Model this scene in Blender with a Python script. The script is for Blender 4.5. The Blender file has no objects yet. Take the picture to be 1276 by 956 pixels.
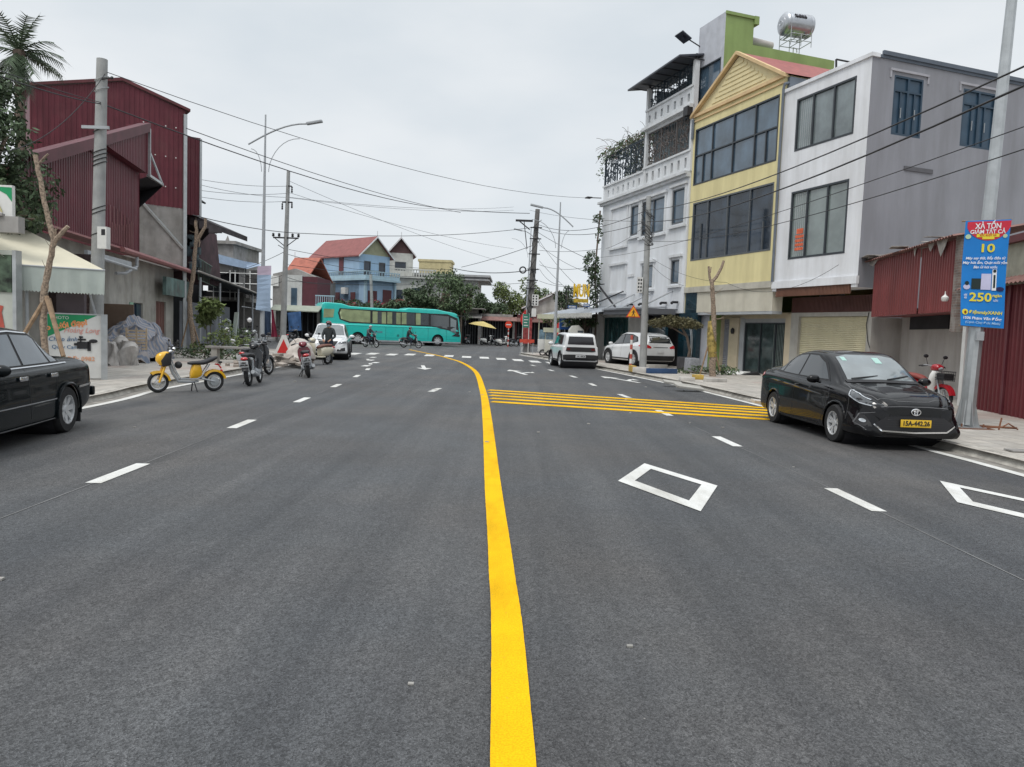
import bpy,bmesh,math,random
from mathutils import Vector,Matrix,noise as mnoise
from mathutils.bvhtree import BVHTree
RN=random.Random(11)
sc=bpy.context.scene; col=sc.collection
PI=math.pi
# ------------------------------------------------------------------ camera maths (1276x956 picture)
F=930.;CH=1.6
_t=math.radians(4.0);_r=0.036
ct,st,cr,sr=math.cos(_t),math.sin(_t),math.cos(_r),math.sin(_r)
FW=Vector((0,ct,-st)); RT=Vector((cr,sr*st,sr*ct)); UP=Vector((-sr,cr*st,cr*ct))
def ray(px,py): return FW+(px-638)/F*RT-(py-478)/F*UP
def G(px,py,z=0.):
    d=ray(px,py);t=(z-CH)/d.z;return Vector((d.x*t,d.y*t,z))
def Yd(px,py,y):
    d=ray(px,py);t=y/d.y;return Vector((d.x*t,y,CH+d.z*t))
def SZ(p,A,d):
    r=ray(*p);nx,ny=d[1],-d[0]
    t=(nx*A[0]+ny*A[1])/(nx*r.x+ny*r.y);q=r*t
    return ((q.x-A[0])*d[0]+(q.y-A[1])*d[1],CH+q.z)
# ------------------------------------------------------------------ materials
MATS={}
def lin(c): return tuple((x/12.92 if x<=.04045 else ((x+.055)/1.055)**2.4) for x in c)
def M(name,c,rough=.75,metal=0.,var=.12,scale=2.5,bump=0.,bscale=60.,spec=.5,streak=0.,coat=0.,island=0.,dirt=0.,dirtc=(.09,.08,.07),ior=1.45,sub=None):
    if name in MATS: return MATS[name]
    m=bpy.data.materials.new(name);m.use_nodes=True;nt=m.node_tree;N=nt.nodes;L=nt.links
    b=N['Principled BSDF'];b.inputs['Roughness'].default_value=rough;b.inputs['Metallic'].default_value=metal
    b.inputs['Specular IOR Level'].default_value=spec;b.inputs['Coat Weight'].default_value=coat;b.inputs['Coat Roughness'].default_value=.04
    b.inputs['IOR'].default_value=ior
    tc=N.new('ShaderNodeTexCoord')
    def nz(sc_,det=4,mapping=None,rg=.55):
        n=N.new('ShaderNodeTexNoise');n.inputs['Scale'].default_value=sc_;n.inputs['Detail'].default_value=det;n.inputs['Roughness'].default_value=rg
        if mapping:
            mp=N.new('ShaderNodeMapping');mp.inputs['Scale'].default_value=mapping;L.new(tc.outputs['Object'],mp.inputs['Vector']);L.new(mp.outputs[0],n.inputs['Vector'])
        else: L.new(tc.outputs['Object'],n.inputs['Vector'])
        return n.outputs['Fac']
    def ramp(fac,a,b_,ca,cb):
        r=N.new('ShaderNodeValToRGB');L.new(fac,r.inputs[0]);r.color_ramp.elements[0].position=a;r.color_ramp.elements[1].position=b_
        r.color_ramp.elements[0].color=(*ca,1);r.color_ramp.elements[1].color=(*cb,1);return r.outputs[0]
    def mix(t,f,A,B):
        x=N.new('ShaderNodeMixRGB');x.blend_type=t
        if isinstance(f,float): x.inputs[0].default_value=f
        else: L.new(f,x.inputs[0])
        for i,v in ((1,A),(2,B)):
            if isinstance(v,tuple): x.inputs[i].default_value=(*v,1)
            else: L.new(v,x.inputs[i])
        return x.outputs[0]
    lo=tuple(max(0,x*(1-var)) for x in c);hi=tuple(min(1,x*(1+var)) for x in c)
    out=ramp(nz(scale),.3,.7,lo,hi)
    if streak: out=mix('MULTIPLY',min(1.,float(streak)),out,ramp(nz(1.,6,(1.5,1.5,.22),.62),.38,.62,(.60,.585,.56),(1,1,1)))
    if dirt: out=mix('MIX',ramp(nz(.9,8,None,.65),.5,.72,(0,0,0),(dirt,dirt,dirt)),out,dirtc)
    if island:
        g=N.new('ShaderNodeNewGeometry');out=mix('MULTIPLY',1.,out,ramp(g.outputs['Random Per Island'],0,1,(1-island,)*3,(1+island,)*3))
    L.new(out,b.inputs['Base Color'])
    if bump:
        bp=N.new('ShaderNodeBump');bp.inputs['Strength'].default_value=bump;bp.inputs['Distance'].default_value=.02
        L.new(nz(bscale,3),bp.inputs['Height']);L.new(bp.outputs[0],b.inputs['Normal'])
    if sub: sub(nt,b,tc,out,mix,ramp,nz)
    MATS[name]=m;return m
# ------------------------------------------------------------------ mesh builder
class MB:
    def __init__(s,fr=None): s.v=[];s.f=[];s.m=[];s.fr=fr or Matrix.Identity(4);s.mi=0
    def pt(s,p): s.v.append(s.fr@Vector(p));return len(s.v)-1
    def face(s,*i): s.f.append(i);s.m.append(s.mi)
    def quad(s,a,b,c,d): i=[s.pt(p) for p in (a,b,c,d)];s.face(*i)
    def poly(s,pts): s.face(*[s.pt(p) for p in pts])
    def box(s,x0,x1,y0,y1,z0,z1,T=None,taper=None):
        c=[(x0,y0,z0),(x1,y0,z0),(x1,y1,z0),(x0,y1,z0),(x0,y0,z1),(x1,y0,z1),(x1,y1,z1),(x0,y1,z1)]
        if taper:
            mx,my=(x0+x1)/2,(y0+y1)/2
            c=c[:4]+[(mx+(x-mx)*taper,my+(y-my)*taper,z) for x,y,z in c[4:]]
        if T: c=[T@Vector(p) for p in c]
        k=[s.pt(p) for p in c]
        for q in ((0,3,2,1),(4,5,6,7),(0,1,5,4),(1,2,6,5),(2,3,7,6),(3,0,4,7)): s.face(*[k[i] for i in q])
        return s
    def tube(s,pts,r,n=8,cap=True,flat=1.):
        P=[Vector(p) for p in pts];rings=[];prev=None
        for i,p in enumerate(P):
            t=(P[min(i+1,len(P)-1)]-P[max(i-1,0)])
            if t.length<1e-9: t=Vector((0,0,1))
            t.normalize()
            if prev is None:
                a=Vector((0,0,1)) if abs(t.z)<.9 else Vector((1,0,0))
                x=t.cross(a).normalized()
            else:
                x=(prev-t*prev.dot(t))
                x=x.normalized() if x.length>1e-6 else t.orthogonal().normalized()
            prev=x;y=t.cross(x)
            rr=r[i] if isinstance(r,(list,tuple)) else r
            rings.append([s.pt(p+x*math.cos(2*PI*k/n)*rr+y*math.sin(2*PI*k/n)*rr*flat) for k in range(n)])
        for a,b in zip(rings,rings[1:]):
            for k in range(n): s.face(a[k],a[(k+1)%n],b[(k+1)%n],b[k])
        if cap: s.face(*rings[0][::-1]);s.face(*rings[-1])
        return s
    def cyl(s,a,b,r0,r1=None,n=12): return s.tube([a,b],[r0,r0 if r1 is None else r1],n)
    def lathe(s,prof,c=(0,0,0),axis='z',n=24):   # prof: (radius, height)
        c=Vector(c);rings=[]
        for r,h in prof:
            ring=[]
            for k in range(n):
                a=2*PI*k/n;u,v=r*math.cos(a),r*math.sin(a)
                q={'z':(u,v,h),'y':(u,h,v),'x':(h,u,v)}[axis];ring.append(s.pt(c+Vector(q)))
            rings.append(ring)
        for a,b in zip(rings,rings[1:]):
            for k in range(n): s.face(a[k],a[(k+1)%n],b[(k+1)%n],b[k])
        return s
    def torus(s,c,R,r,axis='y',n=28,m=10,sq=1.):
        pr=[(R+r*math.cos(2*PI*j/m),r*sq*math.sin(2*PI*j/m)) for j in range(m+1)]
        return s.lathe(pr,c,axis,n)
    def ball(s,c,r,n=12,m=8,T=None):
        c=Vector(c);r=(r,r,r) if not isinstance(r,(tuple,list)) else r
        rings=[]
        for j in range(m+1):
            a=-PI/2+PI*j/m;ring=[]
            for k in range(n):
                b=2*PI*k/n;p=Vector((r[0]*math.cos(a)*math.cos(b),r[1]*math.cos(a)*math.sin(b),r[2]*math.sin(a)))
                if T: p=T@p
                ring.append(s.pt(c+p))
            rings.append(ring)
        for a,b in zip(rings,rings[1:]):
            for k in range(n): s.face(a[k],a[(k+1)%n],b[(k+1)%n],b[k])
        return s
    def loft(s,secs,cap=True,closed=True):
        rings=[[s.pt(p) for p in q] for q in secs];n=len(rings[0])
        for a,b in zip(rings,rings[1:]):
            for k in range(n if closed else n-1): s.face(a[k],a[(k+1)%n],b[(k+1)%n],b[k])
        if cap: s.face(*rings[0][::-1]);s.face(*rings[-1])
        return s
    def extr(s,poly,d,close=True):   # polygon (3D pts) extruded by vector d
        d=Vector(d);a=[s.pt(p) for p in poly];b=[s.pt(Vector(p)+d) for p in poly];n=len(a)
        s.face(*a[::-1]);s.face(*b)
        for k in range(n): s.face(a[k],a[(k+1)%n],b[(k+1)%n],b[k])
        return s
    def wall(s,x0,x1,z0,z1,holes=(),y=0.,th=.2,top=None,back=False):
        xs=sorted({x0,x1,*[h[0] for h in holes],*[h[1] for h in holes]});zs=sorted({z0,z1,*[h[2] for h in holes],*[h[3] for h in holes]})
        for a,b in zip(xs,xs[1:]):
            for c,d in zip(zs,zs[1:]):
                mx,mz=(a+b)/2,(c+d)/2
                if any(h[0]<mx<h[1] and h[2]<mz<h[3] for h in holes): continue
                s.quad((a,y,c),(a,y,d),(b,y,d),(b,y,c))
        for a,b,c,d in holes:
            s.quad((a,y,c),(a,y-th,c),(a,y-th,d),(a,y,d));s.quad((b,y,d),(b,y-th,d),(b,y-th,c),(b,y,c))
            s.quad((a,y,d),(a,y-th,d),(b,y-th,d),(b,y,d));s.quad((b,y,c),(b,y-th,c),(a,y-th,c),(a,y,c))
        return s
    def corr(s,x0,x1,z0,z1,y=0.,pitch=.2,dep=.03,axis='x'):
        # corrugated sheet, ribs vertical; z0,z1 numbers or functions of x
        f0=z0 if callable(z0) else (lambda x:z0);f1=z1 if callable(z1) else (lambda x:z1)
        prof=[(0,0),(.45,0),(.55,1),(.9,1)];pts=[];x=x0
        k=0
        while x<x1:
            for t,h in prof:
                xx=x+t*pitch
                if xx<=x1: pts.append((xx,y+h*dep))
            x+=pitch
        pts.append((x1,y))
        for (a,ya),(b,yb) in zip(pts,pts[1:]):
            s.quad((a,ya,f0(a)),(b,yb,f0(b)),(b,yb,f1(b)),(a,ya,f1(a)))
        return s
    def build(s,name,mat,parent=None,smooth=False,loc=None,rz=0.,ang=35,bevel=0.,kind=None,label=None,cat=None,group=None):
        me=bpy.data.meshes.new(name);me.from_pydata([tuple(v) for v in s.v],[],s.f)
        mats=mat if isinstance(mat,(list,tuple)) else [mat]
        for m in mats: me.materials.append(m)
        if len(mats)>1:
            for p,i in zip(me.polygons,s.m): p.material_index=i
        bm=bmesh.new();bm.from_mesh(me);bmesh.ops.remove_doubles(bm,verts=bm.verts,dist=1e-5)
        bmesh.ops.recalc_face_normals(bm,faces=bm.faces) if smooth!='raw' else None
        if bevel: 
            es=[e for e in bm.edges if len(e.link_faces)==2 and e.calc_face_angle(0)>.6]
            bmesh.ops.bevel(bm,geom=es,offset=bevel,segments=2,affect='EDGES',profile=.6,clamp_overlap=True)
        bm.to_mesh(me);bm.free()
        if smooth or bevel:
            me.polygons.foreach_set('use_smooth',[True]*len(me.polygons))
            me.set_sharp_from_angle(angle=math.radians(ang))
        me.update()
        o=bpy.data.objects.new(name,me);col.objects.link(o)
        if parent: o.parent=parent
        if loc is not None: o.location=loc;o.rotation_euler=(0,0,rz)
        if kind:o['kind']=kind
        if label:o['label']=label
        if cat:o['category']=cat
        if group:o['group']=group
        return o
def _sep(s,name,mat,parent=None,**k):
    par=list(range(len(s.v)))
    def fd(a):
        while par[a]!=a: par[a]=par[par[a]];a=par[a]
        return a
    for f in s.f:
        for a in f[1:]: par[fd(a)]=fd(f[0])
    grp={}
    for f in s.f: grp.setdefault(fd(f[0]),[]).append(f)
    out=[]
    for fs in grp.values():
        m=MB();ids={}
        for f in fs:
            for a in f:
                if a not in ids: ids[a]=len(m.v);m.v.append(s.v[a])
            m.f.append(tuple(ids[a] for a in f));m.m.append(0)
        out.append(m.build(name,mat,parent,**k))
    return out
MB.sep=_sep
def thing(name,label,cat,loc=(0,0,0),rz=0.,group=None,rx=0.,ry=0.):
    o=bpy.data.objects.new(name,None);col.objects.link(o);o.location=loc;o.rotation_euler=(rx,ry,rz);o.empty_display_size=.2
    o['label']=label;o['category']=cat
    if group:o['group']=group
    return o
def dup(root,loc,rz=0,label=None,group=None,scale=None):
    def cp(o,par):
        c=o.copy();col.objects.link(c);c.parent=par
        for ch in o.children: cp(ch,c)
        return c
    r=cp(root,None);r.location=loc;r.rotation_euler=(root.rotation_euler.x,root.rotation_euler.y,rz)
    if label:r['label']=label
    if group:r['group']=group
    if scale:r.scale=(scale,)*3
    return r
def rz_of(d): return math.atan2(d[1],d[0])
def text(s,size,parent,T,mat,name='lettering',depth=.006,bold=0.,width=None,shear=0.,align='CENTER'):
    cu=bpy.data.curves.new('t','FONT');cu.body=s;cu.size=size;cu.align_x=align;cu.align_y='CENTER';cu.extrude=depth/2;cu.offset=bold;cu.shear=shear;cu.resolution_u=3
    to=bpy.data.objects.new('t',cu);col.objects.link(to)
    dg=bpy.context.evaluated_depsgraph_get();me=bpy.data.meshes.new_from_object(to.evaluated_get(dg))
    bpy.data.objects.remove(to);bpy.data.curves.remove(cu)
    me.name=name
    if width and len(me.vertices):
        xs=[v.co.x for v in me.vertices];w=max(xs)-min(xs);k=width/w
        for v in me.vertices: v.co.x*=k
    me.transform(T);me.materials.clear();me.materials.append(mat)
    o=bpy.data.objects.new(name,me);col.objects.link(o)
    if parent:o.parent=parent
    return o
def TXZ(x,y,z,flip=False,tilt=0.):   # text lying in the x-z plane facing +y (reads with x decreasing when seen from +y)
    # columns: text x, text y, text normal
    X=Vector((-1,0,0)) ;Z=Vector((0,0,1));N=Vector((0,1,0))
    m=Matrix(((X.x,Z.x,N.x,x),(X.y,Z.y,N.y,y),(X.z,Z.z,N.z,z),(0,0,0,1)))
    return m@Matrix.Rotation(tilt,4,'Z')
def strip(pts,w,z,mb,z2=None):
    P=[Vector((p[0],p[1],0)) for p in pts];L_=[];R_=[]
    for i,p in enumerate(P):
        t=(P[min(i+1,len(P)-1)]-P[max(i-1,0)]).normalized();n=Vector((-t.y,t.x,0))
        ww=w[i] if isinstance(w,(list,tuple)) else w
        L_.append(p+n*ww/2+Vector((0,0,z)));R_.append(p-n*ww/2+Vector((0,0,z)))
    for i in range(len(P)-1): mb.quad(R_[i],R_[i+1],L_[i+1],L_[i])
def smoothpl(pts,n=8):
    P=[Vector((p[0],p[1],0)) for p in pts];out=[]
    for i in range(len(P)-1):
        p0=P[max(i-1,0)];p1=P[i];p2=P[i+1];p3=P[min(i+2,len(P)-1)]
        for k in range(n):
            t=k/n;out.append(.5*((2*p1)+(-p0+p2)*t+(2*p0-5*p1+4*p2-p3)*t*t+(-p0+3*p1-3*p2+p3)*t**3))
    out.append(P[-1]);return [(q.x,q.y) for q in out]
def offset(pts,d):
    P=[Vector((p[0],p[1],0)) for p in pts];o=[]
    for i,p in enumerate(P):
        t=(P[min(i+1,len(P)-1)]-P[max(i-1,0)]).normalized();o.append((p.x+t.y*d,p.y-t.x*d))
    return o   # positive = to the right of travel
# ------------------------------------------------------------------ camera, world, sun
cam=bpy.data.cameras.new('camera');co=bpy.data.objects.new('camera',cam);col.objects.link(co)
m3=Matrix((RT,UP,-FW)).transposed();co.matrix_world=Matrix.Translation((0,0,CH))@m3.to_4x4()
cam.sensor_fit='HORIZONTAL';cam.sensor_width=36;cam.lens=36*F/1276;cam.clip_end=5000;cam.clip_start=.05
sc.camera=co
w=bpy.data.worlds.new('World');sc.world=w;w.use_nodes=True;nt=w.node_tree;N=nt.nodes;L=nt.links
bg=N['Background'];tc=N.new('ShaderNodeTexCoord')
sky=N.new('ShaderNodeTexSky');sky.sky_type='NISHITA';sky.sun_disc=False
SUN_EL=math.radians(58);SUN_AZ=math.radians(-150)   # azimuth from +Y, clockwise
sky.sun_elevation=SUN_EL;sky.sun_rotation=SUN_AZ
def node(t,**k):
    n=N.new(t)
    for a,b in k.items(): setattr(n,a,b)
    return n
mp=node('ShaderNodeMapping');mp.inputs['Scale'].default_value=(1,1,2.6);mp.inputs['Rotation'].default_value=(0,0,.6);L.new(tc.outputs['Generated'],mp.inputs['Vector'])
n1=node('ShaderNodeTexNoise');n1.inputs['Scale'].default_value=2.1;n1.inputs['Detail'].default_value=5;n1.inputs['Roughness'].default_value=.5;L.new(mp.outputs[0],n1.inputs['Vector'])
rp=node('ShaderNodeValToRGB');L.new(n1.outputs['Fac'],rp.inputs[0])
rp.color_ramp.elements[0].position=.34;rp.color_ramp.elements[0].color=(.71,.77,.82,1)
rp.color_ramp.elements[1].position=.68;rp.color_ramp.elements[1].color=(.90,.925,.945,1)
sx=node('ShaderNodeSeparateXYZ');L.new(tc.outputs['Generated'],sx.inputs[0])
mr=node('ShaderNodeMapRange');L.new(sx.outputs['Z'],mr.inputs['Value']);mr.inputs['From Min'].default_value=.42;mr.inputs['From Max'].default_value=1.;mr.inputs['To Min'].default_value=1.;mr.inputs['To Max'].default_value=2.0
mr.interpolation_type='SMOOTHSTEP'
mul=node('ShaderNodeMixRGB',blend_type='MULTIPLY');mul.inputs[0].default_value=1.;L.new(rp.outputs[0],mul.inputs[1]);L.new(mr.outputs[0],mul.inputs[2])
sk=node('ShaderNodeMixRGB',blend_type='MULTIPLY');sk.inputs[0].default_value=1.;sk.inputs[2].default_value=(.1,.1,.1,1);L.new(sky.outputs[0],sk.inputs[1])
mx=node('ShaderNodeMixRGB');mx.inputs[0].default_value=.95;L.new(sk.outputs[0],mx.inputs[1]);L.new(mul.outputs[0],mx.inputs[2])
L.new(mx.outputs[0],bg.inputs['Color']);bg.inputs['Strength'].default_value=1.0
sl=bpy.data.lights.new('sun','SUN');sl.energy=1.65;sl.angle=math.radians(22);sl.color=(1,.96,.9)
so=bpy.data.objects.new('sun',sl);col.objects.link(so)
sd=Vector((math.sin(SUN_AZ)*math.cos(SUN_EL),math.cos(SUN_AZ)*math.cos(SUN_EL),math.sin(SUN_EL)))
so.rotation_euler=sd.to_track_quat('Z','Y').to_euler();so.location=(0,0,50)
sc.view_settings.view_transform='Standard';sc.view_settings.look='None';sc.view_settings.exposure=0
sc.render.engine='CYCLES'
# ------------------------------------------------------------------ ground
def asphalt_sub(nt,b,tc,out,mix,ramp,nz):
    N=nt.nodes;L=nt.links
    big=ramp(nz(.9,5,(1.9,.045,1),.62),.36,.68,(.80,.805,.815),(1.34,1.32,1.29))
    patch=ramp(nz(.35,4),.35,.7,(.86,.86,.87),(1.16,1.15,1.13))
    v=N.new('ShaderNodeTexVoronoi');v.inputs['Scale'].default_value=120;L.new(tc.outputs['Object'],v.inputs['Vector'])
    sp=ramp(v.outputs['Color'],.05,.98,(.34,.34,.34),(2.0,2.0,1.96))
    v2=N.new('ShaderNodeTexVoronoi');v2.inputs['Scale'].default_value=38;L.new(tc.outputs['Object'],v2.inputs['Vector'])
    sp2=ramp(v2.outputs['Color'],.2,1.,(.8,.8,.8),(1.25,1.25,1.25))
    fine=ramp(nz(260,2),.38,.66,(.45,.45,.46),(1.7,1.7,1.66))
    tint=ramp(nz(.28,3),.4,.65,(1.,1.,1.),(1.12,1.02,.94))
    o=mix('MULTIPLY',1.,out,big);o=mix('MULTIPLY',1.,o,patch);o=mix('MULTIPLY',.85,o,sp);o=mix('MULTIPLY',.8,o,fine);o=mix('MULTIPLY',.8,o,sp2);o=mix('MULTIPLY',1.,o,tint)
    # rare pale stones and flecks of dust
    v3=N.new('ShaderNodeTexVoronoi');v3.inputs['Scale'].default_value=9;L.new(tc.outputs['Object'],v3.inputs['Vector'])
    fl=ramp(v3.outputs['Distance'],.03,.05,(1,1,1),(0,0,0));sel=ramp(nz(3.7,2),.60,.64,(0,0,0),(.7,.7,.7))
    fl=mix('MULTIPLY',1.,fl,sel)
    o=mix('MIX',fl,o,(.33,.32,.30))
    # dusty margins near both kerbs
    sx=N.new('ShaderNodeSeparateXYZ');L.new(tc.outputs['Object'],sx.inputs[0]);ab=N.new('ShaderNodeMath');ab.operation='ABSOLUTE';L.new(sx.outputs[0],ab.inputs[0])
    md=N.new('ShaderNodeMapRange');L.new(ab.outputs[0],md.inputs[0]);md.inputs[1].default_value=4.6;md.inputs[2].default_value=7.6
    dm=mix('MULTIPLY',1.,md.outputs[0],ramp(nz(1.1,6,(1,.35,1),.65),.42,.62,(0,0,0),(.55,.55,.55)));o=mix('MIX',dm,o,(.155,.15,.14))
    L.new(o,b.inputs['Base Color'])
    bp=N.new('ShaderNodeBump');bp.inputs['Strength'].default_value=.55;bp.inputs['Distance'].default_value=.012;L.new(v.outputs['Distance'],bp.inputs['Height']);L.new(bp.outputs[0],b.inputs['Normal'])
mAsph=M('asphalt',(.057,.0605,.067),.64,var=.1,scale=.8,sub=asphalt_sub)
def pav_sub(nt,b,tc,out,mix,ramp,nz):
    N=nt.nodes;L=nt.links
    br=N.new('ShaderNodeTexBrick');br.inputs['Scale'].default_value=1;br.inputs['Brick Width'].default_value=.4;br.inputs['Row Height'].default_value=.4;br.offset=0
    br.inputs['Mortar Size'].default_value=.008;br.inputs['Color1'].default_value=(.9,.9,.9,1);br.inputs['Color2'].default_value=(1.08,1.06,1.04,1);br.inputs['Mortar'].default_value=(.5,.48,.45,1)
    L.new(tc.outputs['Object'],br.inputs['Vector'])
    o=mix('MULTIPLY',1.,out,br.outputs['Color'])
    o=mix('MIX',ramp(nz(.28,2),.56,.60,(0,0,0),(.40,.40,.40)),o,(.36,.25,.22))
    o=mix('MULTIPLY',.8,o,ramp(nz(1.3,8,None,.7),.3,.7,(.68,.66,.63),(1.1,1.1,1.1)))
    L.new(o,b.inputs['Base Color'])
mPav=M('paving',(.43,.41,.38),.85,var=.12,scale=6,sub=pav_sub)
mKerb=M('kerb_stone',(.42,.40,.36),.85,var=.25,scale=5,bump=.3,dirt=.6)
mEarth=M('earth',(.20,.19,.17),.95,var=.25,scale=.4)
MB().box(-1500,1500,-300,2500,-.6,-.03).build('ground',mEarth,kind='structure')
# right edge line -> kerb -> pavement
redge=smoothpl([(6.75,-12),(6.7,0),(6.55,9.3),(6.47,11.4),(6.1,17.8),(5.45,24.9),(3.98,33.8),(3.1,38.6),(1.9,44.5),(.4,51)])
ledge=smoothpl([(-6.9,-12),(-7.1,2),(-7.43,12.9),(-7.87,16.3),(-8.04,18.7),(-8.37,25.2),(-8.7,30),(-9.6,35.5),(-11.4,40)])
mb=MB();mb.quad((-90,-60,0),(90,-60,0),(90,140,0),(-90,140,0));mb.build('road',mAsph,kind='structure')
kR=offset(redge,.32);kL=offset(ledge,-.32)
def pavement(k,side,x_out,tail,name):
    mb=MB()
    inn=[(p[0],p[1]) for p in k]
    for (a,b) in zip(inn,inn[1:]):
        mb.quad((a[0],a[1],.12),(b[0],b[1],.12),(x_out,b[1],.12),(x_out,a[1],.12))
    e=inn[-1]
    pts=[e]+tail
    mb.poly([(p[0],p[1],.12) for p in pts]);
    allp=inn+tail[:-1]
    mb.build(name,mPav,kind='structure')
    kb=MB()
    for path in (allp,):
        o1=offset(path,.22*side)
        for i in range(len(path)-1):
            if i%1==0:
                a,b=path[i],path[i+1];c,d=o1[i+1],o1[i]
                kb.quad((a[0],a[1],0.0),(b[0],b[1],0.0),(b[0]+(c[0]-b[0])*.5,b[1]+(c[1]-b[1])*.5,.128),(a[0]+(d[0]-a[0])*.5,a[1]+(d[1]-a[1])*.5,.128))
                kb.quad((a[0]+(d[0]-a[0])*.5,a[1]+(d[1]-a[1])*.5,.128),(b[0]+(c[0]-b[0])*.5,b[1]+(c[1]-b[1])*.5,.128),(c[0],c[1],.128),(d[0],d[1],.128))
    kb.build('kerb',mKerb,kind='structure')
pavement(kR,1,80,[(.45,52.6),(1.4,54),(3,54.8),(80,60),(80,51)],'pavement_right')
pavement(kL,-1,-80,[(-13.2,42.3),(-16,43.5),(-80,50),(-80,kL[-1][1])],'pavement_left')
# far pavement beyond the junction
mb=MB();mb.quad((-60,72,.1),(-14,86,.1),(-14,130,.1),(-60,130,.1));mb.quad((-14,86,.1),(60,83,.1),(60,130,.1),(-14,130,.1));mb.build('pavement_far',mPav,kind='structure')
# gutter strip
mGut=M('gutter_dust',(.22,.205,.185),.9,var=.35,scale=3)
g=MB();strip(offset(redge,.2),.22,.004,g);strip(offset(ledge,-.2),.22,.004,g);g.build('gutter',mGut,kind='structure')
# ------------------------------------------------------------------ painted markings
def paint_sub(nt,b,tc,out,mix,ramp,nz):
    o=mix('MULTIPLY',.7,out,ramp(nz(120,2),.3,.6,(.66,.66,.66),(1.08,1.08,1.08)));o=mix('MULTIPLY',.8,o,ramp(nz(1.6,6,(1,.3,1),.7),.34,.55,(.70,.68,.64),(1,1,1)));o=mix('MIX',ramp(nz(45,4,None,.7),.66,.74,(0,0,0),(.5,.5,.5)),o,(.09,.09,.09));nt.links.new(o,b.inputs['Base Color'])
mWP=M('white_road_paint',(.66,.66,.64),.7,var=.08,scale=4,sub=paint_sub)
mYP=M('yellow_road_paint',(.80,.455,.004),.85,spec=.15,var=.06,scale=4,sub=paint_sub)
yl=smoothpl([(.22,-6),(.055,2.64),(-.035,5.1),(-.17,7.85),(-.44,13.7),(-.77,19.75),(-1.44,28.8),(-2.48,36.1),(-3.44,40.4),(-4.52,44.6),(-5.67,48.2),(-7.5,54)])
yl=[(yl[0][0],yl[0][1])]+[q for q in yl[1:]]
fy=[]
for a,b in zip(yl,yl[1:]):
    nn=max(1,int((b[1]-a[1])/(.05 if a[1]<10 else .5)))
    for k in range(nn): fy.append((a[0]+(b[0]-a[0])*k/nn+(RN.uniform(-.0007,.0007) if a[1]<10 else 0),a[1]+(b[1]-a[1])*k/nn))
yl=fy+[yl[-1]]
m_=MB();strip(yl,[.17+(RN.uniform(-.002,.002) if q[1]<10 else 0) for q in yl],.009,m_);m_.build('yellow_centre_line',mYP,kind='structure')
m_=MB();strip(redge,.15,.008,m_);strip(ledge,.15,.008,m_);m_.build('white_edge_lines',mWP,kind='structure')
m_=MB()
def dash(a,b,w=.15): strip([a,b],w,.005,m_)
rl=smoothpl([(3.7,-2),(3.56,7.5),(3.4,11.4),(3.22,15.5),(3.0,19.4),(2.62,22.7),(2.35,27),(1.75,31),(1.1,35),(.6,38)],20)
ll=smoothpl([(-3.75,-2),(-4.0,7.5),(-4.2,11.6),(-4.4,15.6),(-4.64,19.7),(-4.95,23.8),(-5.4,27.9),(-6.1,32),(-7,36),(-8.0,40)],20)
def at_y(pl,y):
    for a,b in zip(pl,pl[1:]):
        if a[1]<=y<=b[1]:
            t=(y-a[1])/(b[1]-a[1]);return (a[0]+(b[0]-a[0])*t,y)
    return pl[-1]
for k in range(9):
    y=3.05+4.02*k
    for pl in (rl,ll):
        if k>=0: dash(at_y(pl,y-.0),at_y(pl,min(y+1.05,39.5)))
m_.build('white_lane_dashes',mWP,kind='structure')
m_=MB();strip(rl,.013,.004,m_);strip(ll,.013,.004,m_);m_.build('lane_seams',M('seam_dust',(.17,.17,.17),.9,var=.4,scale=1),kind='structure')
m_=MB()
for k in range(5):
    f=k/4
    a=(-.62+.18*(1-f),16.75+3.25*f);b=(6.1-.02*f,14.86+2.78*f)
    strip([a,b],.33,.0065+.0002*k,m_)
m_.build('yellow_rumble_strips',mYP,kind='structure')
def rhomb(L_,T_,R_,B_,w=.15,z=.007):
    P=[Vector((*p,z)) for p in (L_,T_,R_,B_)];c=sum(P,Vector())/4
    q=[c+(p-c)*(1-w*1.95/(p-c).length*(1. if i%2==0 else 2.0)) for i,p in enumerate(P)]
    mm=MB()
    for i in range(4): mm.quad(P[i],P[(i+1)%4],q[(i+1)%4],q[i])
    return mm
for dx,dy in ((0,0),(3.44,-.48)):
    O_=[G(*q)+Vector((dx,dy,.007)) for q in ((770,600),(803,578),(894,606),(873,638))];I_=[G(*q)+Vector((dx,dy,.007)) for q in ((791,599.6),(811,585),(874,604.6),(858.5,624.6))]
    mm=MB()
    for i in range(4): mm.quad(O_[i],O_[(i+1)%4],I_[(i+1)%4],I_[i])
    mm.build('white_diamond_marking',mWP,kind='structure')
# crosswalk
m_=MB()
for i,(px,py) in enumerate([(393,441.5),(418,441.2),(443,441),(466,441),(490,442),(513,442),(537,443),(561,443.8),(583,445),(605,446),(626,447.5),(647,449),(668,450.8),(690,452.6),(712,454.3)]):
    c=G(px,py);h=1.35 if i<12 else 1.2
    m_.quad((c.x-.27,c.y-h,.005),(c.x+.27,c.y-h,.005),(c.x+.27-.15,c.y+h,.005),(c.x-.27-.15,c.y+h,.005))
m_.build('crosswalk_stripes',mWP,kind='structure')
def arrow(c,rz,pts_,nm):
    mm=MB(Matrix.Translation((c[0],c[1],.006))@Matrix.Rotation(rz,4,'Z'))
    for poly in pts_: mm.poly([(x,y,0) for x,y in poly])
    mm.build(nm,mWP,kind='structure')
straight=[[(-.08,-1.6),(.08,-1.6),(.08,.5),(-.08,.5)],[(-.32,.5),(.32,.5),(0,1.7)]]
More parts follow.
